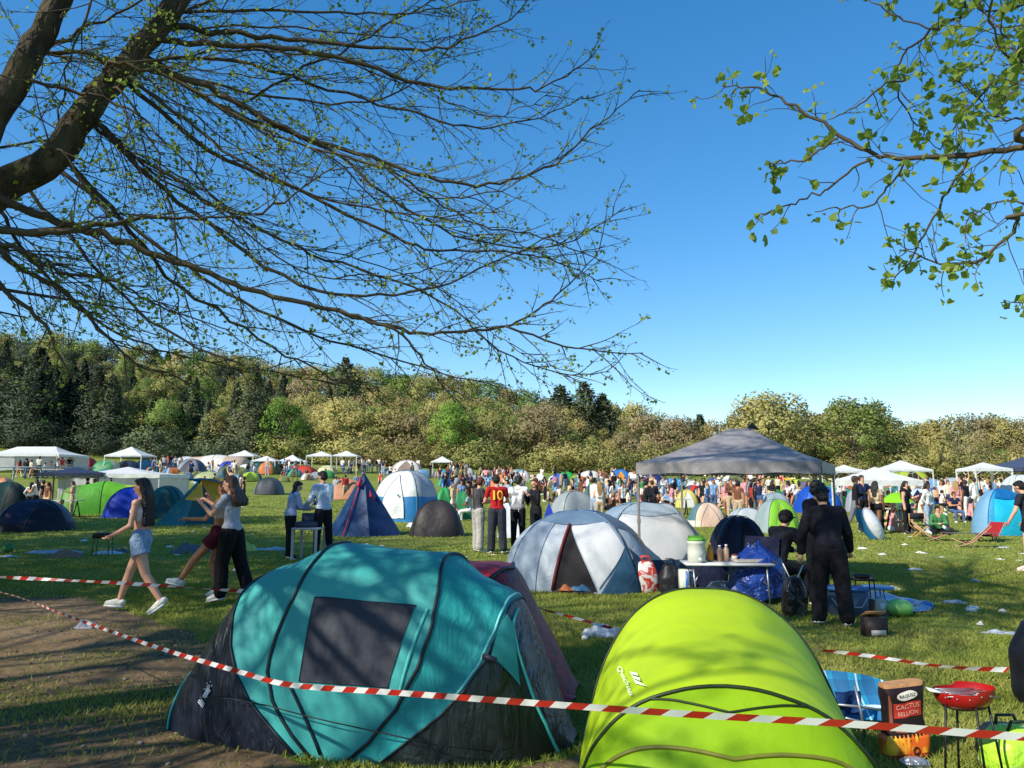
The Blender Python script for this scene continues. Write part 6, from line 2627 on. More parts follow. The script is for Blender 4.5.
LM = {
    'olive': leafmat('leaf_olive', (.345, .325, .110), (.260, .265, .085)),
    'gold': leafmat('leaf_gold', (.450, .390, .140), (.350, .320, .115)),
    'green': leafmat('leaf_fresh_green', (.225, .300, .075), (.170, .240, .060)),
    'bright': leafmat('leaf_bright_green', (.235, .400, .062), (.175, .315, .050)),
    'brown': leafmat('leaf_budding_brown', (.370, .300, .155), (.290, .240, .125)),
    'dark': leafmat('needle_dark', (.060, .082, .046), (.042, .060, .035), .15),
    'cedar': leafmat('needle_grey_green', (.125, .150, .075), (.085, .108, .055), .12),
}
BARK = mat('bark', (.13, .10, .075), .9, (.075, .058, .045), 4, bump=.8, bscale=14, stretch=(1, 1, .25))


def soft_normals(me, norms):
    """leaf faces shade like the clump they belong to, as a real spray of leaves does"""
    me.polygons.foreach_set('use_smooth', [True] * len(me.polygons))
    me.normals_split_custom_set_from_vertices(norms)
    return me


def leaf_faces(rng, c, size, out, flat=0.0, cen=None, norms=None, mixr=.84):
    n = Vector((rng.gauss(0, 1), rng.gauss(0, 1), rng.gauss(0, 1) + flat * 2))
    if n.length < .1:
        n = Vector((0, 0, 1))
    n.normalize()
    a = n.orthogonal().normalized()
    b = n.cross(a)
    q = rng.random() * 6.28
    a, b = a * math.cos(q) + b * math.sin(q), b * math.cos(q) - a * math.sin(q)
    s1, s2 = size * (.7 + .6 * rng.random()), size * (.45 + .5 * rng.random())
    o = len(out[0])
    out[0].extend([tuple(c - a * s1), tuple(c + b * s2 + n * s2 * .3), tuple(c + a * s1), tuple(c - b * s2 - n * s2 * .2)])
    if cen is None:
        out[1].append((o, o + 1, o + 2, o + 3))
        return
    on = (c - cen).normalized()
    fn = (Vector(out[0][o + 1]) - Vector(out[0][o])).cross(Vector(out[0][o + 2]) - Vector(out[0][o])).normalized()
    if fn.dot(on) < 0:
        fn = -fn
        out[1].append((o + 3, o + 2, o + 1, o))
    else:
        out[1].append((o, o + 1, o + 2, o + 3))
    nn = (on * mixr + fn * (1 - mixr)).normalized()
    norms.extend([tuple(nn)] * 4)


def crown_decid(seed, h, r, n, size, low=.16, open_=.0):
    rng = random.Random(seed)
    out = ([], [])
    norms = []
    clumps = []
    for i in range(34):
        z = low + (1 - low) * rng.random() ** .8
        k = (z - low) / (1 - low)
        prof = math.sin(PI * min(1, .18 + k * .80)) ** .6
        a = rng.random() * 2 * PI
        rr = r * prof * (.45 + .55 * rng.random())
        clumps.append((Vector((rr * math.cos(a), rr * math.sin(a), h * z)), r * (.22 + .22 * rng.random())))
    for i in range(n):
        c, cr = clumps[int(rng.random() * len(clumps))]
        d = Vector((rng.gauss(0, 1), rng.gauss(0, 1), rng.gauss(0, .8))).normalized()
        p = c + d * cr * (.55 + .5 * rng.random() ** .6)
        if p.z < .3:
            p.z = .3 + rng.random()
        cc_ = Vector((0, 0, h * .45))
        leaf_faces(rng, p, size, out, 0, c.lerp(cc_, .35), norms)
    me = bpy.data.meshes.new('crown')
    me.from_pydata(out[0], [], out[1])
    return soft_normals(me, norms), clumps


def crown_conifer(seed, h, r, n, size, layers=13, cedar=False):
    rng = random.Random(seed)
    out = ([], [])
    norms = []
    for L in range(layers):
        k = L / (layers - 1)
        z = h * (.10 + .88 * k)
        rad = r * (((1 - k) ** .75 + .05) if not cedar else (1 - k ** 1.8) * .9 + .12) * (.8 + .35 * rng.random())
        nb = 9 if k < .8 else 6
        for b in range(nb):
            a = b * 2 * PI / nb + rng.random() * .7
            ln = rad * (.7 + .45 * rng.random())
            m = int(n / layers / nb * (.5 + (1 - k)))
            for i in range(m):
                t = rng.random() ** .6
                w = ln * .24 * (1 - t * .6)
                x = ln * t
                p = Vector((x * math.cos(a), x * math.sin(a), z - ln * .22 * t * t + rng.gauss(0, .18 + .012 * h)))
                p += Vector((-math.sin(a), math.cos(a), 0)) * rng.gauss(0, w)
                leaf_faces(rng, p, size, out, .7, Vector((p.x * .35, p.y * .35, p.z - .9)), norms, .6)
    me = bpy.data.meshes.new('crown')
    me.from_pydata(out[0], [], out[1])
    return soft_normals(me, norms)


def trunk_mesh(seed, h, r, clumps=None, top=.6):
    rng = random.Random(seed)
    mb = MB()
    pts = [Vector((rng.gauss(0, .02 * h * k / 6), rng.gauss(0, .02 * h * k / 6), h * top * k / 6 - .5 * (k == 0))) for k in range(7)]
    mb.tube(pts, [r * (1 - .7 * k / 6) for k in range(7)], 7)
    if clumps:
        for c, cr in clumps[:14]:
            k = rng.randint(2, 5)
            a = pts[k]
            if c.z < a.z:
                continue
            m_ = a.lerp(c, .5) + Vector((0, 0, -.05 * h))
            mb.tube([a, m_, c], [r * .35, r * .22, r * .06], 5)
    return mb.mesh('trunk', BARK)


PROTO = []
for s_, h, r, n in ((1, 11.5, 4.4, 3000), (2, 10.5, 4.8, 2900), (3, 13.0, 4.6, 3200), (4, 9.5, 4.0, 2500)):
    me, cl = crown_decid(s_, h, r, int(n * 1.7), .165)
    PROTO.append(('decid', me, trunk_mesh(s_, h, .22, cl), h))
for s_, h, r in ((11, 18, 4.2), (12, 16, 3.8)):
    PROTO.append(('fir', crown_conifer(s_, h, r, 7000, .22, 26), trunk_mesh(s_, h, .30, None, .95), h))
for s_, h, r in ((21, 17, 5.2), (22, 19, 5.6)):
    PROTO.append(('cedar', crown_conifer(s_, h, r, 7500, .22, 17, True), trunk_mesh(s_, h, .34, None, .95), h))
me, cl = crown_decid(31, 2.6, 2.6, 2200, .105, .02)
BUSH = ('bush', me, trunk_mesh(31, 2.6, .06, cl), 2.6)
VARM = {}


def with_mat(me, key):
    k = (me.name, key)
    if k not in VARM:
        m2 = me.copy()
        m2.name = me.name.split('.')[0]
        m2.materials.clear()
        m2.materials.append(LM[key])
        VARM[k] = m2
    return VARM[k]


trng = random.Random(5)
TREES = 0


def far_tree(x, y, proto, key, sc=1.0, name=None, label=None, wide=1.0):
    global TREES
    TREES += 1
    kind, cme, tme, h = proto
    nm = {'decid': 'deciduous_tree', 'fir': 'fir_tree', 'cedar': 'cedar_tree', 'bush': 'bush'}[kind]
    t = empty(nm, (x, y, gz(x, y) - .1), trng.random() * 6.28, label, 'bush' if kind == 'bush' else 'tree', 'bushes along the wood edge' if kind == 'bush' else 'trees of the wood behind the meadow')
    s = sc * (.92 + .16 * trng.random())
    t.scale = (s * wide, s * wide, s)
    for nm2, m in (('crown', with_mat(cme, key)), ('trunk', tme)):
        o = bpy.data.objects.new(nm2, m)
        COL.objects.link(o)
        o.parent = t
    word = {'olive': 'olive', 'gold': 'golden', 'green': 'green', 'bright': 'bright green', 'brown': 'brown', 'dark': 'dark', 'cedar': 'greyish'}[key]
    if not label:
        t['label'] = '%s %s in the wood' % (word, {'decid': 'tree', 'fir': 'fir', 'cedar': 'cedar', 'bush': 'bush'}[kind])
    t['auto'] = 2
    return t


D0, D1, D2, D3, F0, F1, C0, C1 = PROTO
# skyline height wanted at each column (pixel row of tree tops)
SKYL = [(-60, 338), (0, 336), (60, 340), (100, 346), (200, 352), (260, 364), (310, 370), (340, 366), (400, 378), (450, 378), (480, 386), (520, 393), (550, 400), (620, 410), (660, 412), (700, 424), (725, 420), (745, 408), (770, 402), (800, 410), (815, 418), (830, 402), (850, 396), (875, 402), (885, 420), (930, 420), (960, 415), (1000, 418), (1090, 416)]


def tree_at(px, y, proto, key, top=None, **k):
    x = (px - 512) / F * y
    sc = 1.0
    if top is not None:
        zt = CAMZ + (482 - top) * y / F
        sc = max(.45, (zt - gz(x, y)) / (proto[3] * 1.02))
    return far_tree(x, y, proto, key, sc, **k)


def pick_key(px):
    r = trng.random()
    if px < 130:
        return 'dark' if r < .35 else 'olive' if r < .7 else 'green'
    if px < 290:
        return 'olive' if r < .5 else 'green' if r < .7 else 'dark' if r < .8 else 'gold'
    if px < 460:
        return 'gold' if r < .45 else 'olive' if r < .8 else 'brown' if r < .92 else 'green'
    if px < 700:
        return 'brown' if r < .35 else 'gold' if r < .6 else 'olive' if r < .85 else 'green'
    return 'gold' if r < .3 else 'olive' if r < .7 else 'green' if r < .85 else 'brown'


# the skyline rows on the hill and behind
for row, (y, step) in enumerate(((235, 15), (200, 17), (168, 19))):
    px = -40 + row * 7
    while px < 1080:
        if px > 640 and row == 0:
            px += step
            continue
        top = lut(SKYL, px)
        dec = trng.choice([D0, D1, D2, D3])
        key = pick_key(px)
        if px < 330 and trng.random() < .18:
            dec, key = trng.choice([F0, F1, C0]), 'dark'
        x = (px - 512) / F * y
        if row == 0:
            zt = CAMZ + (482 - top) * y / F
            need = zt - gz(x, y)
            sc = max(.7, min(1.7, need / dec[3]))
            far_tree(x, y, dec, key, sc, wide=1.25 / max(.9, sc) + .2)
        else:
            # stay below the skyline
            tp_ = top + (8 if row == 1 else 20) + trng.uniform(0, 12)
            zt = CAMZ + (482 - tp_) * y / F
            sc = max(.6, min(1.45, (zt - gz(x, y)) / dec[3]))
            far_tree(x, y, dec, key, sc, wide=1.1)
        px += step * trng.uniform(.8, 1.2)
# middle row
px = -40
while px < 1080:
    y = 146 + trng.uniform(-5, 5)
    top = lut(SKYL, px)
    dec = trng.choice([D0, D1, D2, D3])
    key = pick_key(px)
    tp_ = top + (34 if px < 500 else 8) + trng.uniform(0, 16)
    if px < 300:
        tp_ = top + 40 + trng.uniform(0, 20)
    if px > 640:
        tp_ = top + trng.uniform(0, 6)
    tree_at(px, y, dec, key, tp_, wide=1.15)
    px += 19 * trng.uniform(.85, 1.2)
# front row at the meadow's edge
px = -40
while px < 1080:
    y = 131 + trng.uniform(-3, 4)
    top = lut(SKYL, px)
    r = trng.random()
    if px < 110:
        tree_at(px, y, trng.choice([C0, C1, F0]), 'dark', 352 + trng.uniform(0, 36), wide=1.2)
        px += 15
        continue
    if px < 290:
        if r < .55:
            tree_at(px, y, trng.choice([C0, F0, F1]), trng.choice(['cedar', 'dark', 'cedar']), 380 + trng.uniform(-12, 20), wide=1.15)
        else:
            tree_at(px, y, trng.choice([D0, D2]), trng.choice(['olive', 'green', 'olive']), 398 + trng.uniform(-10, 20), wide=1.2)
        px += 14
        continue
    tree_at(px, y, trng.choice([D0, D1, D2, D3]), pick_key(px), (top + 30 if px > 560 else 412) + trng.uniform(-6, 16), wide=1.3)
    px += 17 * trng.uniform(.85, 1.15)
# trees that can be picked out
tree_at(253, 127, C1, 'cedar', 368, label='broad grey green cedar standing before the golden trees', wide=1.15)
tree_at(35, 126, C0, 'dark', 352, label='broad blackish cedar spreading over the white marquee', wide=1.3)
tree_at(284, 125, D0, 'bright', 404, label='fresh green broadleaf tree next to the grey green cedar', wide=1.0)
tree_at(452, 125, D2, 'bright', 402, label='brightest green broadleaf tree, above the lone white gazebo')
tree_at(344, 190, C1, 'cedar', 360, wide=1.7, label='dark pine poking up beside the end of a hanging branch')
tree_at(561, 150, C0, 'cedar', 385, wide=1.7, label='left one of the dark fir pair on the skyline')
tree_at(585, 150, C1, 'cedar', 380, label='tallest dark fir on the skyline in mid picture', wide=1.7)
tree_at(603, 152, C0, 'cedar', 393, wide=1.7, label='lower dark fir right of the tallest skyline fir')
tree_at(700, 148, C0, 'cedar', 419, label='small dark pine above the grey gazebo roof', wide=1.4)
tree_at(852, 128, D2, 'green', 397, label='tall rounded green tree standing out over the white gazebos', wide=1.35)
tree_at(770, 134, D1, 'gold', 402, label='wide golden tree behind the peak of the grey gazebo', wide=1.3)
tree_at(940, 122, D3, 'gold', 440, label='low bright yellow green tree behind the right gazebos', wide=1.1)
# bushes
px = -30
while px < 1060:
    y = 123 + trng.uniform(-2, 3)
    x = (px - 512) / F * y
    key = 'dark' if px < 150 else 'cedar' if px < 270 else trng.choice(['green', 'olive', 'gold', 'olive'])
    far_tree(x, y, BUSH, key, .8 + .8 * trng.random(), wide=1.3)
    px += 19 + trng.random() * 8
print('far trees', TREES)

# ------------------------------------------------------------------ the two near trees
NBARK = mat('near_bark', (.095, .080, .045), .9, (.034, .027, .020), 7, bump=1.0, bscale=26, stretch=(1, 1, .5), spec=.2)  # lighter ochre mottling paints both moss and sunlit patches of bark
TBARK = mat('twig_bark', (.040, .029, .024), .8, (.10, .078, .045), 1.2, spec=.3)
LEAFN = mat('young_leaf', (.34, .44, .06), .5, (.19, .29, .045), 3, trans=.55)


class NearTree:
    def __init__(s, base, seed, leaf, nleaf):
        s.base, s.rng = Vector(base), random.Random(seed)
        s.limb, s.branch, s.twig, s.leaves = MB(), MB(), MB(), ([], [])
        s.leaf, s.nleaf = leaf, nleaf

    def leafc(s, p, k=1):
        r = s.rng
        p = p - s.base
        for i in range(k):
            c = p + Vector((r.gauss(0, 1), r.gauss(0, 1), r.gauss(0, 1) - .4)) * s.leaf * .5
            d = Vector((r.gauss(0, 1), r.gauss(0, 1), r.gauss(0, .6) - .5)).normalized()
            sd = d.orthogonal().normalized()
            an = r.random() * 6.28
            sd = (sd * math.cos(an) + d.cross(sd) * math.sin(an))
            up = d.cross(sd)
            L = s.leaf * (.45 + 1.0 * r.random())
            w_ = L * (.40 + .22 * r.random())
            o = len(s.leaves[0])
            tip = c + d * L
            m1 = c + d * L * .38
            s.leaves[0].extend([tuple(c), tuple(m1 + sd * w_ + up * w_ * .35), tuple(m1 + d * L * .35 + sd * w_ * .7 + up * w_ * .3), tuple(tip), tuple(m1 + d * L * .35 - sd * w_ * .7 + up * w_ * .3), tuple(m1 - sd * w_ + up * w_ * .35), tuple(m1 + d * L * .2)])
            s.leaves[1].extend([(o, o + 1, o + 6), (o + 1, o + 2, o + 6), (o + 2, o + 3, o + 6), (o + 3, o + 4, o + 6), (o + 4, o + 5, o + 6), (o + 5, o, o + 6)])

    def curve(s, start, d, L, n, droop, lift_, wob):
        pts = [Vector(start)]
        d = d.normalized()
        for i in range(n):
            k = i / n
            d = d + Vector((s.rng.gauss(0, wob), s.rng.gauss(0, wob), s.rng.gauss(0, wob) - droop * (1 - k) + lift_ * k))
            d.normalize()
            pts.append(pts[-1] + d * L / n)
        return pts

    def twigs(s, pts, spacing, L, r, level=2, t0=.1, leafp=1.0):
        rng = s.rng
        total = sum((b - a).length for a, b in zip(pts, pts[1:]))
        if total < 1e-3:
            return
        m = max(1, int(total * (1 - t0) / spacing))
        side = 1
        for i in range(m):
            f = t0 + (1 - t0) * (i + rng.random() * .8) / m
            f = min(.999, f)
            k = f * (len(pts) - 1)
            a, b = pts[int(k)], pts[int(k) + 1]
            p = a.lerp(b, k - int(k))
            tg = (b - a).normalized()
            sd = tg.orthogonal().normalized()
            an = rng.random() * 2 * PI
            sd = sd * math.cos(an) + tg.cross(sd) * math.sin(an)
            sd.z *= .6
            d = tg * rng.uniform(.5, 1.0) + sd * rng.uniform(.5, .95)
            ln = L * rng.uniform(.45, 1.1) * (1.1 - .6 * f)
            if level > 1:
                q = s.curve(p, d, ln, 7, .07, .13, .09)
                s.branch.tube([v - s.base for v in q], [r * (1 - .75 * j / 7) for j in range(8)], 4, cap=False)
                s.twigs(q, .075, ln * .34, r * .5, 1, .10, leafp)
            else:
                q = s.curve(p, d, ln, 4, .05, .16, .16)
                s.twig.tube([v - s.base for v in q], [r * (1 - .6 * j / 4) for j in range(5)], 3, cap=False)
                for j in range(1, 5):
                    if rng.random() < s.nleaf * leafp * (.35 if j < 4 else 1.0):
                        s.leafc(q[j], rng.choice([1, 2, 2, 3]))
                # spur twiglets
                if rng.random() < .6:
                    qq = s.curve(q[2], d + sd * .7, ln * .4, 2, 0, .2, .2)
                    s.twig.tube([v - s.base for v in qq], [r * .5, r * .4, r * .3], 3, cap=False)
                    if rng.random() < s.nleaf * leafp:
                        s.leafc(qq[-1], 2)

    def main(s, pts, r0, r1, spacing=.28, L=1.1, t0=.15, per=5, leafp=1.0, wob=.02, tr=.0046):
        line_ = catmull(pts, per)
        for i in range(1, len(line_) - 1):
            wb = wob if r0 < .1 else .007
            line_[i] = line_[i] + Vector((s.rng.gauss(0, wb), s.rng.gauss(0, wb), s.rng.gauss(0, wb * .7)))
        n = len(line_)
        rs = [r1 + (r0 - r1) * (1 - i / (n - 1)) ** 1.2 for i in range(n)]
        (s.limb if r0 > .05 else s.branch).tube([v - s.base for v in line_], rs, 10 if r0 > .05 else 6)
        s.twigs(line_, spacing, L, tr, 2, t0, leafp)
        return line_

    def finish(s, name, label, mark=None):
        t = empty(name, s.base, 0, label, 'tree', mark=mark)
        s.limb.build('trunk', NBARK, t)
        s.branch.build('branches', TBARK, t)
        s.twig.build('twigs', TBARK, t)
        me = bpy.data.meshes.new('leaves')
        me.from_pydata(s.leaves[0], [], s.leaves[1])
        me.materials.append(LEAFN)
        o = bpy.data.objects.new('leaves', me)
        COL.objects.link(o)
        o.parent = t
        print(name, len(s.limb.f), len(s.branch.f), len(s.twig.f), len(s.leaves[1]))
        return t


NT = NearTree((-4.9, 4.5, 0), 8, .023, .50)
# trunk and the two thick limbs
NT.limb.tube([Vector(p) - NT.base for p in [(-4.9, 4.5, -.1), (-4.85, 4.5, .8), (-4.75, 4.55, 1.7), (-4.6, 4.6, 2.4)]], [.34, .26, .23, .20], 16)
L1 = NT.main([(-4.65, 4.6, 2.3), (-3.9, 4.65, 2.9), P(0, 190, 4.75), P(50, 160, 4.8), P(90, 105, 4.9), P(135, 55, 5.0), P(175, 5, 5.1), P(230, -90, 5.3), P(270, -220, 5.6), P(290, -380, 6.0)], .125, .05, .45, 1.3, .25)
L2 = NT.main([(-4.65, 4.6, 2.2), (-4.3, 4.5, 3.0), P(-60, 190, 4.4), P(0, 105, 4.5), P(35, 45, 4.55), P(60, 0, 4.6), P(95, -110, 4.7), P(120, -260, 4.8), P(160, -420, 5.0)], .115, .05, .5, 1.2, .35)
PR_ = lambda l, d: [P(x, y, d + (i * .12)) for i, (x, y) in enumerate(l)]
mains = [
    ([(110, 60), (165, 72), (235, 100), (300, 135), (370, 156), (440, 181), (500, 183), (555, 163), (600, 122), (640, 90)], 4.9, .030),
    ([(175, 42), (260, 46), (350, 60), (420, 84), (470, 88), (530, 90), (565, 76), (596, 50)], 5.0, .024),
    ([(165, 25), (240, 34), (320, 42), (400, 49), (455, 44), (505, 22), (530, -5)], 5.1, .026),
    ([(-10, 228), (60, 232), (110, 222), (165, 218), (220, 218), (262, 213)], 4.4, .030),
    ([(255, 214), (290, 196), (340, 162)], 4.7, .010),
    ([(0, 198), (60, 222), (130, 245), (200, 270), (260, 292), (340, 312), (400, 330), (450, 333), (510, 325), (545, 305), (575, 278), (605, 245)], 4.6, .032),
    ([(505, 326), (555, 343), (600, 352), (643, 353)], 5.3, .009),
    ([(90, 110), (140, 170), (210, 225), (300, 285), (380, 296), (450, 282), (520, 250), (560, 232)], 4.9, .022),
    ([(60, 150), (120, 220), (180, 288), (260, 338), (320, 374), (380, 392)], 5.0, .022),
    ([(10, 260), (60, 290), (100, 330), (140, 365), (200, 385)], 4.5, .020),
    ([(-5, 280), (45, 325), (70, 370), (92, 384)], 4.4, .022),
    ([(130, 85), (210, 150), (300, 192), (380, 230), (440, 250), (520, 252), (560, 262), (602, 282)], 5.1, .020),
    ([(340, 310), (395, 330), (425, 362), (456, 403)], 5.0, .013),
    ([(150, 60), (230, 110), (330, 150), (400, 205), (470, 240), (560, 245), (625, 207)], 5.3, .020),
    ([(140, 60), (230, 60), (330, 88), (410, 112), (480, 128), (540, 118), (583, 96)], 5.4, .018),
    ([(170, 10), (280, 10), (370, 15), (430, 10), (500, -5)], 5.3, .016),
    ([(160, 20), (250, -10), (340, -20), (430, -40)], 5.4, .018),
    ([(100, 130), (190, 190), (280, 240), (360, 270), (440, 300), (500, 350), (560, 372), (610, 372)], 5.4, .018),
    ([(60, 170), (150, 240), (240, 300), (330, 340), (420, 366), (500, 388)], 5.6, .018),
    ([(20, 180), (90, 260), (150, 320), (230, 360), (300, 376), (380, 388)], 5.8, .018),
    ([(0, 210), (40, 270), (110, 330), (170, 352), (250, 372)], 5.4, .016),
    ([(40, 50), (100, 60), (170, 110), (240, 160), (330, 200), (420, 215), (500, 212)], 4.8, .020),
    ([(30, 60), (80, 30), (140, 0), (200, -40)], 4.7, .018),
    ([(20, 80), (70, 90), (130, 110), (200, 180), (250, 250)], 4.5, .014),
    ([(-20, 240), (20, 250), (60, 272), (110, 280), (170, 310), (230, 330)], 4.2, .016),
    ([(120, 90), (150, 140), (175, 215), (178, 300), (182, 330)], 4.7, .009),
    ([(60, 150), (90, 200), (100, 260), (103, 310)], 4.5, .009),
    ([(150, 40), (170, -20), (190, -90)], 5.0, .02),
    ([(90, 0), (70, 60), (60, 120), (55, 170)], 4.6, .010),
    ([(370, 156), (420, 190), (480, 225), (540, 236), (600, 262)], 5.6, .010),
    ([(250, 100), (320, 60), (400, 20), (460, -20)], 5.6, .012),
    ([(135, 60), (220, 85), (300, 100), (380, 100), (440, 60), (480, 10)], 5.8, .014),
]
for l, d, r in mains:
    q = PR_(l, d)
    both = L1[4:] + L2[4:]
    near = min(both, key=lambda v: (v - q[0]).length)
    if (near - q[0]).length < .7 and l[0][0] > -15 and l[0][0] < 200:
        q = [near] + q
    NT.main(q, r, .004, .112, .85, .10, leafp=.9, wob=.012)
rj = random.Random(12)
for k_ in range(17):
    l, d, r = mains[(k_ * 7) % len(mains)]
    if len(l) < 5:
        continue
    ox, oy = rj.uniform(-10, 10), rj.uniform(-26, 26)
    q = PR_([(x + ox * i / 3, y + (oy + rj.gauss(0, 6)) * min(1, i / 2)) for i, (x, y) in enumerate(l[:-1])], d + rj.uniform(-.5, .9))
    both = L1[4:] + L2[4:]
    q = [min(both, key=lambda v: (v - q[0]).length)] + q
    NT.main(q, r * .5, .003, .15, .75, .12, leafp=.8, wob=.014)
# the rest of the crown, out of the picture, that shades the ground
rg = random.Random(4)
for i in range(26):
    a = rg.uniform(-2.6, 2.2) if i % 2 else rg.uniform(-3.14, 3.14)
    st = rg.choice([L1[12 + i % (len(L1) - 14)], L2[10 + i % (len(L2) - 12)]])
    ln = rg.uniform(2.6, 4.6)
    d = Vector((math.cos(a), math.sin(a), rg.uniform(-.05, .9)))
    if st.z > 3.6 or True:
        e = st + d * ln
        m_ = st.lerp(e, .5) + Vector((0, 0, .25))
        pxy = proj(e) if e.y > .5 else (-999, -999)
        mxy = proj(m_) if m_.y > .5 else (-999, -999)
        sxy = proj(st)
        if e.y > .5 and -20 < pxy[0] < 1044 and pxy[1] > -20:
            continue
        if -20 < mxy[0] < 1044 and mxy[1] > -30 or (-20 < sxy[0] and sxy[1] > -20):
            continue
        if e.y < 2.2 and abs(e.x) < 2.4 and e.z < 4.4:
            continue
        NT.main([st, m_, e], .035, .006, .34, 1.1, .2, tr=.007)
for i in range(34):
    # high crown over the frame: its shade falls on the gazebo and the middle lawn
    st = rg.choice([L1[-1 - i % 6], L2[-1 - i % 6]])
    a = rg.uniform(-3.14, 3.14)
    e = st + Vector((math.cos(a), math.sin(a), rg.uniform(.3, 1.6))) * rg.uniform(1.8, 3.6)
    pxy = proj(e) if e.y > .5 else (-999, -999)
    if -20 < pxy[0] < 1044 and pxy[1] > -20:
        continue
    NT.main([st, st.lerp(e, .5) + Vector((0, 0, .3)), e], .04, .008, .3, 1.2, .2, tr=.008)
# low spreading limbs left of and behind the camera: their shade falls on the path and the front tents
trunk_top = Vector((-4.7, 4.55, 2.2))
for i in range(19):
    e = Vector((rg.uniform(-9.5, -3.6), rg.uniform(-1.5, 2.4), rg.uniform(3.4, 6.8)))
    st = min([trunk_top] + L2[3:9] + L1[2:6], key=lambda v: (v - e).length + rg.random() * 2)
    m_ = st.lerp(e, .45) + Vector((rg.uniform(-.4, .4), rg.uniform(-.4, .4), .45))
    if e.y > .5 and proj(e)[0] > -30 and proj(e)[1] > -30:
        continue
    NT.main([st, m_, e], rg.choice([.045, .06, .085]), .010, .26, 1.2, .25, tr=.009, leafp=1.6)
for i in range(20):
    # crown right over the camera: dapples the lawn between and beyond the tents
    e = Vector((rg.uniform(-6.0, .8), rg.uniform(-1.5, 5.0), rg.uniform(6.0, 8.6)))
    st = rg.choice([L1[-1 - i % 6], L2[-1 - i % 6]])
    if e.y > .3 and proj(e)[1] > -60 or proj(st)[1] > -20:
        continue
    NT.main([st, st.lerp(e, .5) + Vector((0, 0, .5)), e], .05, .010, .24, 1.3, .2, tr=.010, leafp=1.6)
for i in range(16):
    # high leader branches whose shade reaches the gazebo roof
    e = Vector((rg.uniform(-5.0, -1.5), rg.uniform(5.5, 8.6), rg.uniform(7.6, 10.5)))
    if proj(e)[1] > -40:
        continue
    st = L1[-1 - i % 5]
    NT.main([st, st.lerp(e, .5) + Vector((0, 0, .5)), e], .05, .012, .24, 1.3, .25, tr=.012, leafp=1.6)
near_left = NT.finish('lime_tree', 'big spreading tree with thick mossy limbs and budding twigs overhead', 'overhanging tree')

RT = NearTree((6.3, 4.4, 0), 15, .044, .95)
RT.limb.tube([Vector(p) - RT.base for p in [(6.3, 4.4, -.1), (6.2, 4.4, 1.2), (6.1, 4.4, 2.4), (6.0, 4.4, 3.4)]], [.26, .20, .18, .16], 14)
RL = RT.main([(6.05, 4.4, 3.0), (5.6, 4.35, 4.0), (5.3, 4.4, 5.0), (5.1, 4.6, 6.2)], .14, .04, .5, 1.2, .5)


def rmain(l, d, r, first=True, leafp=1.0, L=.42, sp_=.16):
    pts = PR_(l, d)
    if first:
        pts = [Vector((6.0, 4.4, 3.4))] + pts
    line_ = catmull(pts, 5)
    for i in range(1, len(line_) - 1):
        line_[i] += Vector((RT.rng.gauss(0, .008), RT.rng.gauss(0, .008), RT.rng.gauss(0, .008)))
    n = len(line_)
    RT.branch.tube([v - RT.base for v in line_], [.003 + (r - .003) * (1 - i / (n - 1)) ** .8 for i in range(n)], 6)
    for a_ in range(1):
        rng = RT.rng
        total = sum((b - a).length for a, b in zip(line_, line_[1:]))
        m = int(total / sp_)
        for i in range(m):
            f = min(.999, (i + rng.random()) / m)
            if first and f < .15:
                continue
            k = f * (n - 1)
            a, b = line_[int(k)], line_[int(k) + 1]
            p = a.lerp(b, k - int(k))
            tg = (b - a).normalized()
            sd = tg.orthogonal().normalized()
            an = rng.random() * 6.28
            sd = sd * math.cos(an) + tg.cross(sd) * math.sin(an)
            q = RT.curve(p, tg * .6 + sd * .8, L * rng.uniform(.4, 1.1) * (1 - .5 * f), 5, .03, .08, .2)
            RT.twig.tube([v - RT.base for v in q], [.0035, .003, .0028, .0024, .002, .0018], 4, cap=False)
            for j in (3, 5):
                if rng.random() < .70 * leafp:
                    RT.leafc(q[j], rng.choice([3, 4, 5]))
            if rng.random() < .5:
                q2 = RT.curve(q[2], sd, L * .35, 3, .0, .1, .2)
                RT.twig.tube([v - RT.base for v in q2], [.0026, .0022, .002, .0016], 4, cap=False)
                RT.leafc(q2[-1], rng.choice([2, 3]))
        RT.leafc(line_[-1], 4)


rmain([(1070, 128), (1024, 148), (970, 156), (900, 158), (850, 142), (805, 112), (760, 90), (722, 86)], 3.6, .020)
rmain([(1060, 210), (1018, 225), (985, 258), (940, 264), (905, 250)], 3.8, .014)
rmain([(1070, -60), (1010, -20), (960, 14), (925, 36), (900, 62), (897, 90), (908, 115), (930, 132)], 4.2, .012)
rmain([(970, 156), (948, 190), (925, 235), (905, 268), (888, 282)], 3.9, .008, False, .4, .25)
rmain([(868, 158), (842, 178), (812, 196), (785, 207), (757, 214)], 3.8, .007, False)
rmain([(905, 158), (892, 182), (868, 205), (840, 208), (815, 212)], 3.9, .007, False)
rmain([(838, 138), (805, 160), (775, 162), (770, 166)], 3.8, .006, False, 1, .3)
rmain([(1070, 30), (1020, 60), (985, 90), (960, 120), (940, 150)], 3.9, .010)
rmain([(940, 30), (905, 20), (880, 8), (862, -6)], 4.3, .006, False)
rmain([(905, 80), (875, 92), (850, 110), (828, 120)], 4.2, .006, False)
rmain([(1075, 10), (1030, 5), (990, 12), (962, 6)], 4.0, .010)
rmain([(1080, 90), (1035, 70), (1005, 40), (990, 15)], 3.5, .010)
rmain([(1080, 130), (1045, 120), (1000, 118), (970, 90), (955, 75)], 4.3, .009)
rmain([(1070, 250), (1036, 296), (1012, 302)], 4.0, .006, True, .8, .08, .4)
rmain([(1050, 215), (1010, 200), (985, 208), (965, 220)], 4.0, .007, False)
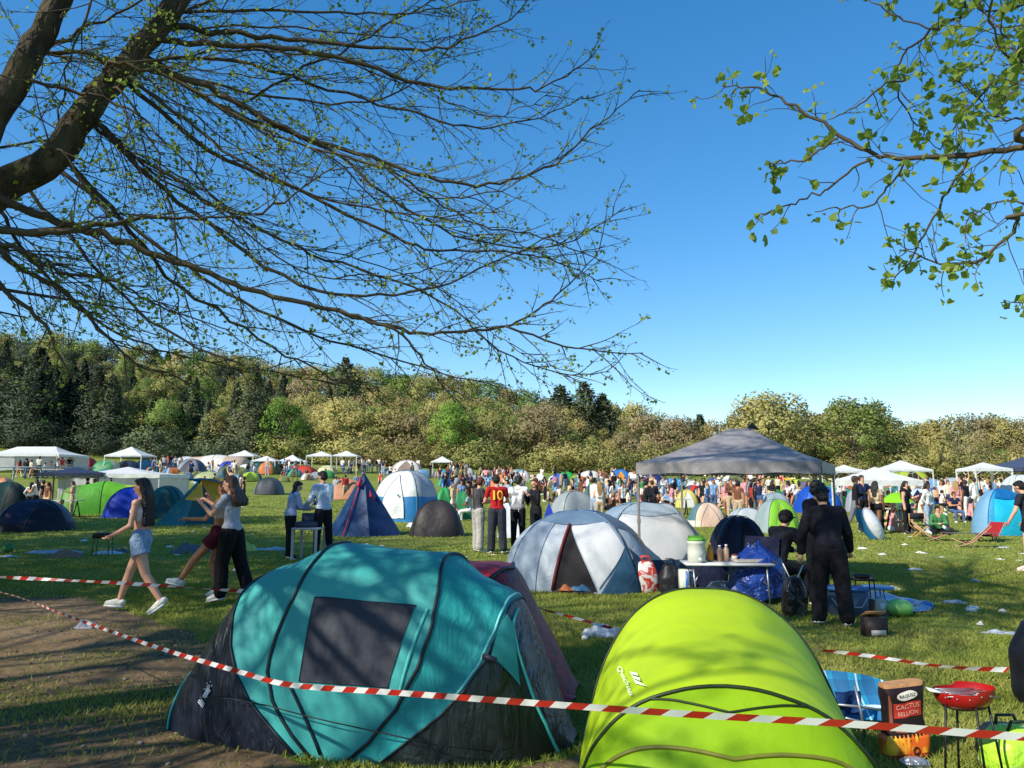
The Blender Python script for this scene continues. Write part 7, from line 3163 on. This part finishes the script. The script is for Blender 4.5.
rmain([(1000, -30), (990, 20), (1010, 70), (1000, 110)], 3.6, .007, False, 1.2)
for i in range(22):
    a = rg.uniform(-1.9, 2.2)
    st = RL[6 + i % (len(RL) - 7)]
    ln = rg.uniform(2.0, 3.8)
    e = st + Vector((math.cos(a), math.sin(a), rg.uniform(-.1, .6))) * ln
    if e.y > .5:
        q = proj(e)
        if q[0] < 1030 and q[1] > -30:
            continue
    RT.main([st, st.lerp(e, .5) + Vector((0, 0, .2)), e], .03, .005, .3, 1.0, .2, leafp=.8, tr=.006)
near_right = RT.finish('young_leaved_tree', 'tree reaching in from the upper right with clustered fresh leaves', 'leafy branch')


def copy_tree(src, loc, rz, sc, label):
    r = src.copy()
    COL.objects.link(r)
    r.location = loc
    r.rotation_euler = (0, 0, rz)
    r.scale = (sc, sc, sc)
    r['label'] = label
    for ch in list(src.children):
        c = ch.copy()
        COL.objects.link(c)
        c.parent = r
    THINGS.append(r)
    return r


SHADE = [(-12.5, 5.5, 3.1, 1.15), (-14.5, 9.5, 2.7, 1.3), (-18.5, 14.0, 3.4, 1.4), (-24.0, 20.0, 3.0, 1.6), (-9.8, -.8, 2.2, 1.15)]
for i, (x, y, pr, sc) in enumerate([(-16.2, 4.6, D0, .85), (-16.5, 9.5, D2, .9), (-21.5, 14.5, D0, 1.1), (-28, 22, D2, 1.2)]):
    far_tree(x, y, pr, 'green', sc, label=['leafy tree beyond the left frame edge, nearest the camera', 'leafy tree beyond the left frame edge, second nearest', 'leafy tree beyond the left frame edge, third nearest', 'leafy tree beyond the left frame edge, farthest off', 'leafy tree behind the photographer, left of the path'][i])
SL = ['shade tree standing left of the path, out of the picture', 'second shade tree farther left along the path edge', 'third shade tree on the left edge of the meadow', 'farthest shade tree on the left meadow edge', 'shade tree behind the photographer on the left']
for i, (x, y, rz, sc) in enumerate(SHADE):
    copy_tree(near_left, (x, y, 0), rz, sc, SL[i])
# ------------------------------------------------------------------ labels that single out
C.view_layer.update()


def ordw(n):
    o = ['first', 'second', 'third', 'fourth', 'fifth', 'sixth', 'seventh', 'eighth', 'ninth', 'tenth', 'eleventh', 'twelfth', 'thirteenth', 'fourteenth', 'fifteenth', 'sixteenth', 'seventeenth', 'eighteenth', 'nineteenth']
    if n <= 19:
        return o[n - 1]
    tens = ['twenty', 'thirty', 'forty', 'fifty', 'sixty', 'seventy', 'eighty', 'ninety']
    t, u = divmod(n, 10)
    return tens[t - 2] + (' ' + o[u - 1] if u else '') if u else tens[t - 2].rstrip('y') + 'ieth'


MK = [(m, proj(p)) for m, p in LANDMARKS]
for o in THINGS:
    if o.get('auto') is None or not o.get('label'):
        continue
    px, py = proj(o.location)
    if o['auto'] == 1:
        m = min((q for q in MK), key=lambda q: abs(q[1][0] - px) + 2.2 * abs(q[1][1] - py))
        o['label'] = '%s by %s' % (o['label'], m[0]) if ' person' in o['label'] else 'scrap of pale litter on the grass near the %s' % m[0]
    elif o['auto'] == 3:
        m = min((q for q in MK if 'tree' not in q[0]), key=lambda q: abs(q[1][0] - px) + 2.2 * abs(q[1][1] - py))
        o['label'] = '%s near the %s' % (o['label'], m[0])
    else:
        if o['label'].endswith('in the wood'):
            rowd = o.location.y
            zone = 'in front' if rowd < 138 else 'midway' if rowd < 160 else 'far back' if rowd < 215 else 'on skyline'
            m = min((q for q in MK if q[1][1] < 545 and 'tree' not in q[0]), key=lambda q: abs(q[1][0] - px))
            o['label'] = '%s %s above the %s' % (o['label'].replace(' in the wood', ''), zone, m[0])
seen = {}
for o in THINGS:
    if o.get('auto') is not None and o.get('label'):
        seen.setdefault(o['label'], []).append(o)
for lab, os_ in seen.items():
    if len(os_) < 2:
        continue
    os_.sort(key=lambda o: proj(o.location)[0])
    for i, o in enumerate(os_):
        w = 'left one of two' if (len(os_) == 2 and i == 0) else 'right one of two' if len(os_) == 2 else 'leftmost' if i == 0 else 'rightmost' if i == len(os_) - 1 else ordw(i + 1) + ' from left'
        o['label'] = lab + ', ' + w
for o in THINGS:
    if 'auto' in o:
        del o['auto']
    if o.get('label') and len(o['label'].replace(',', '').split()) > 16:
        print('LONG', len(o['label'].split()), o['label'])
for m in bpy.data.meshes:
    if m.users == 0:
        bpy.data.meshes.remove(m)
print('objects', len(bpy.data.objects))
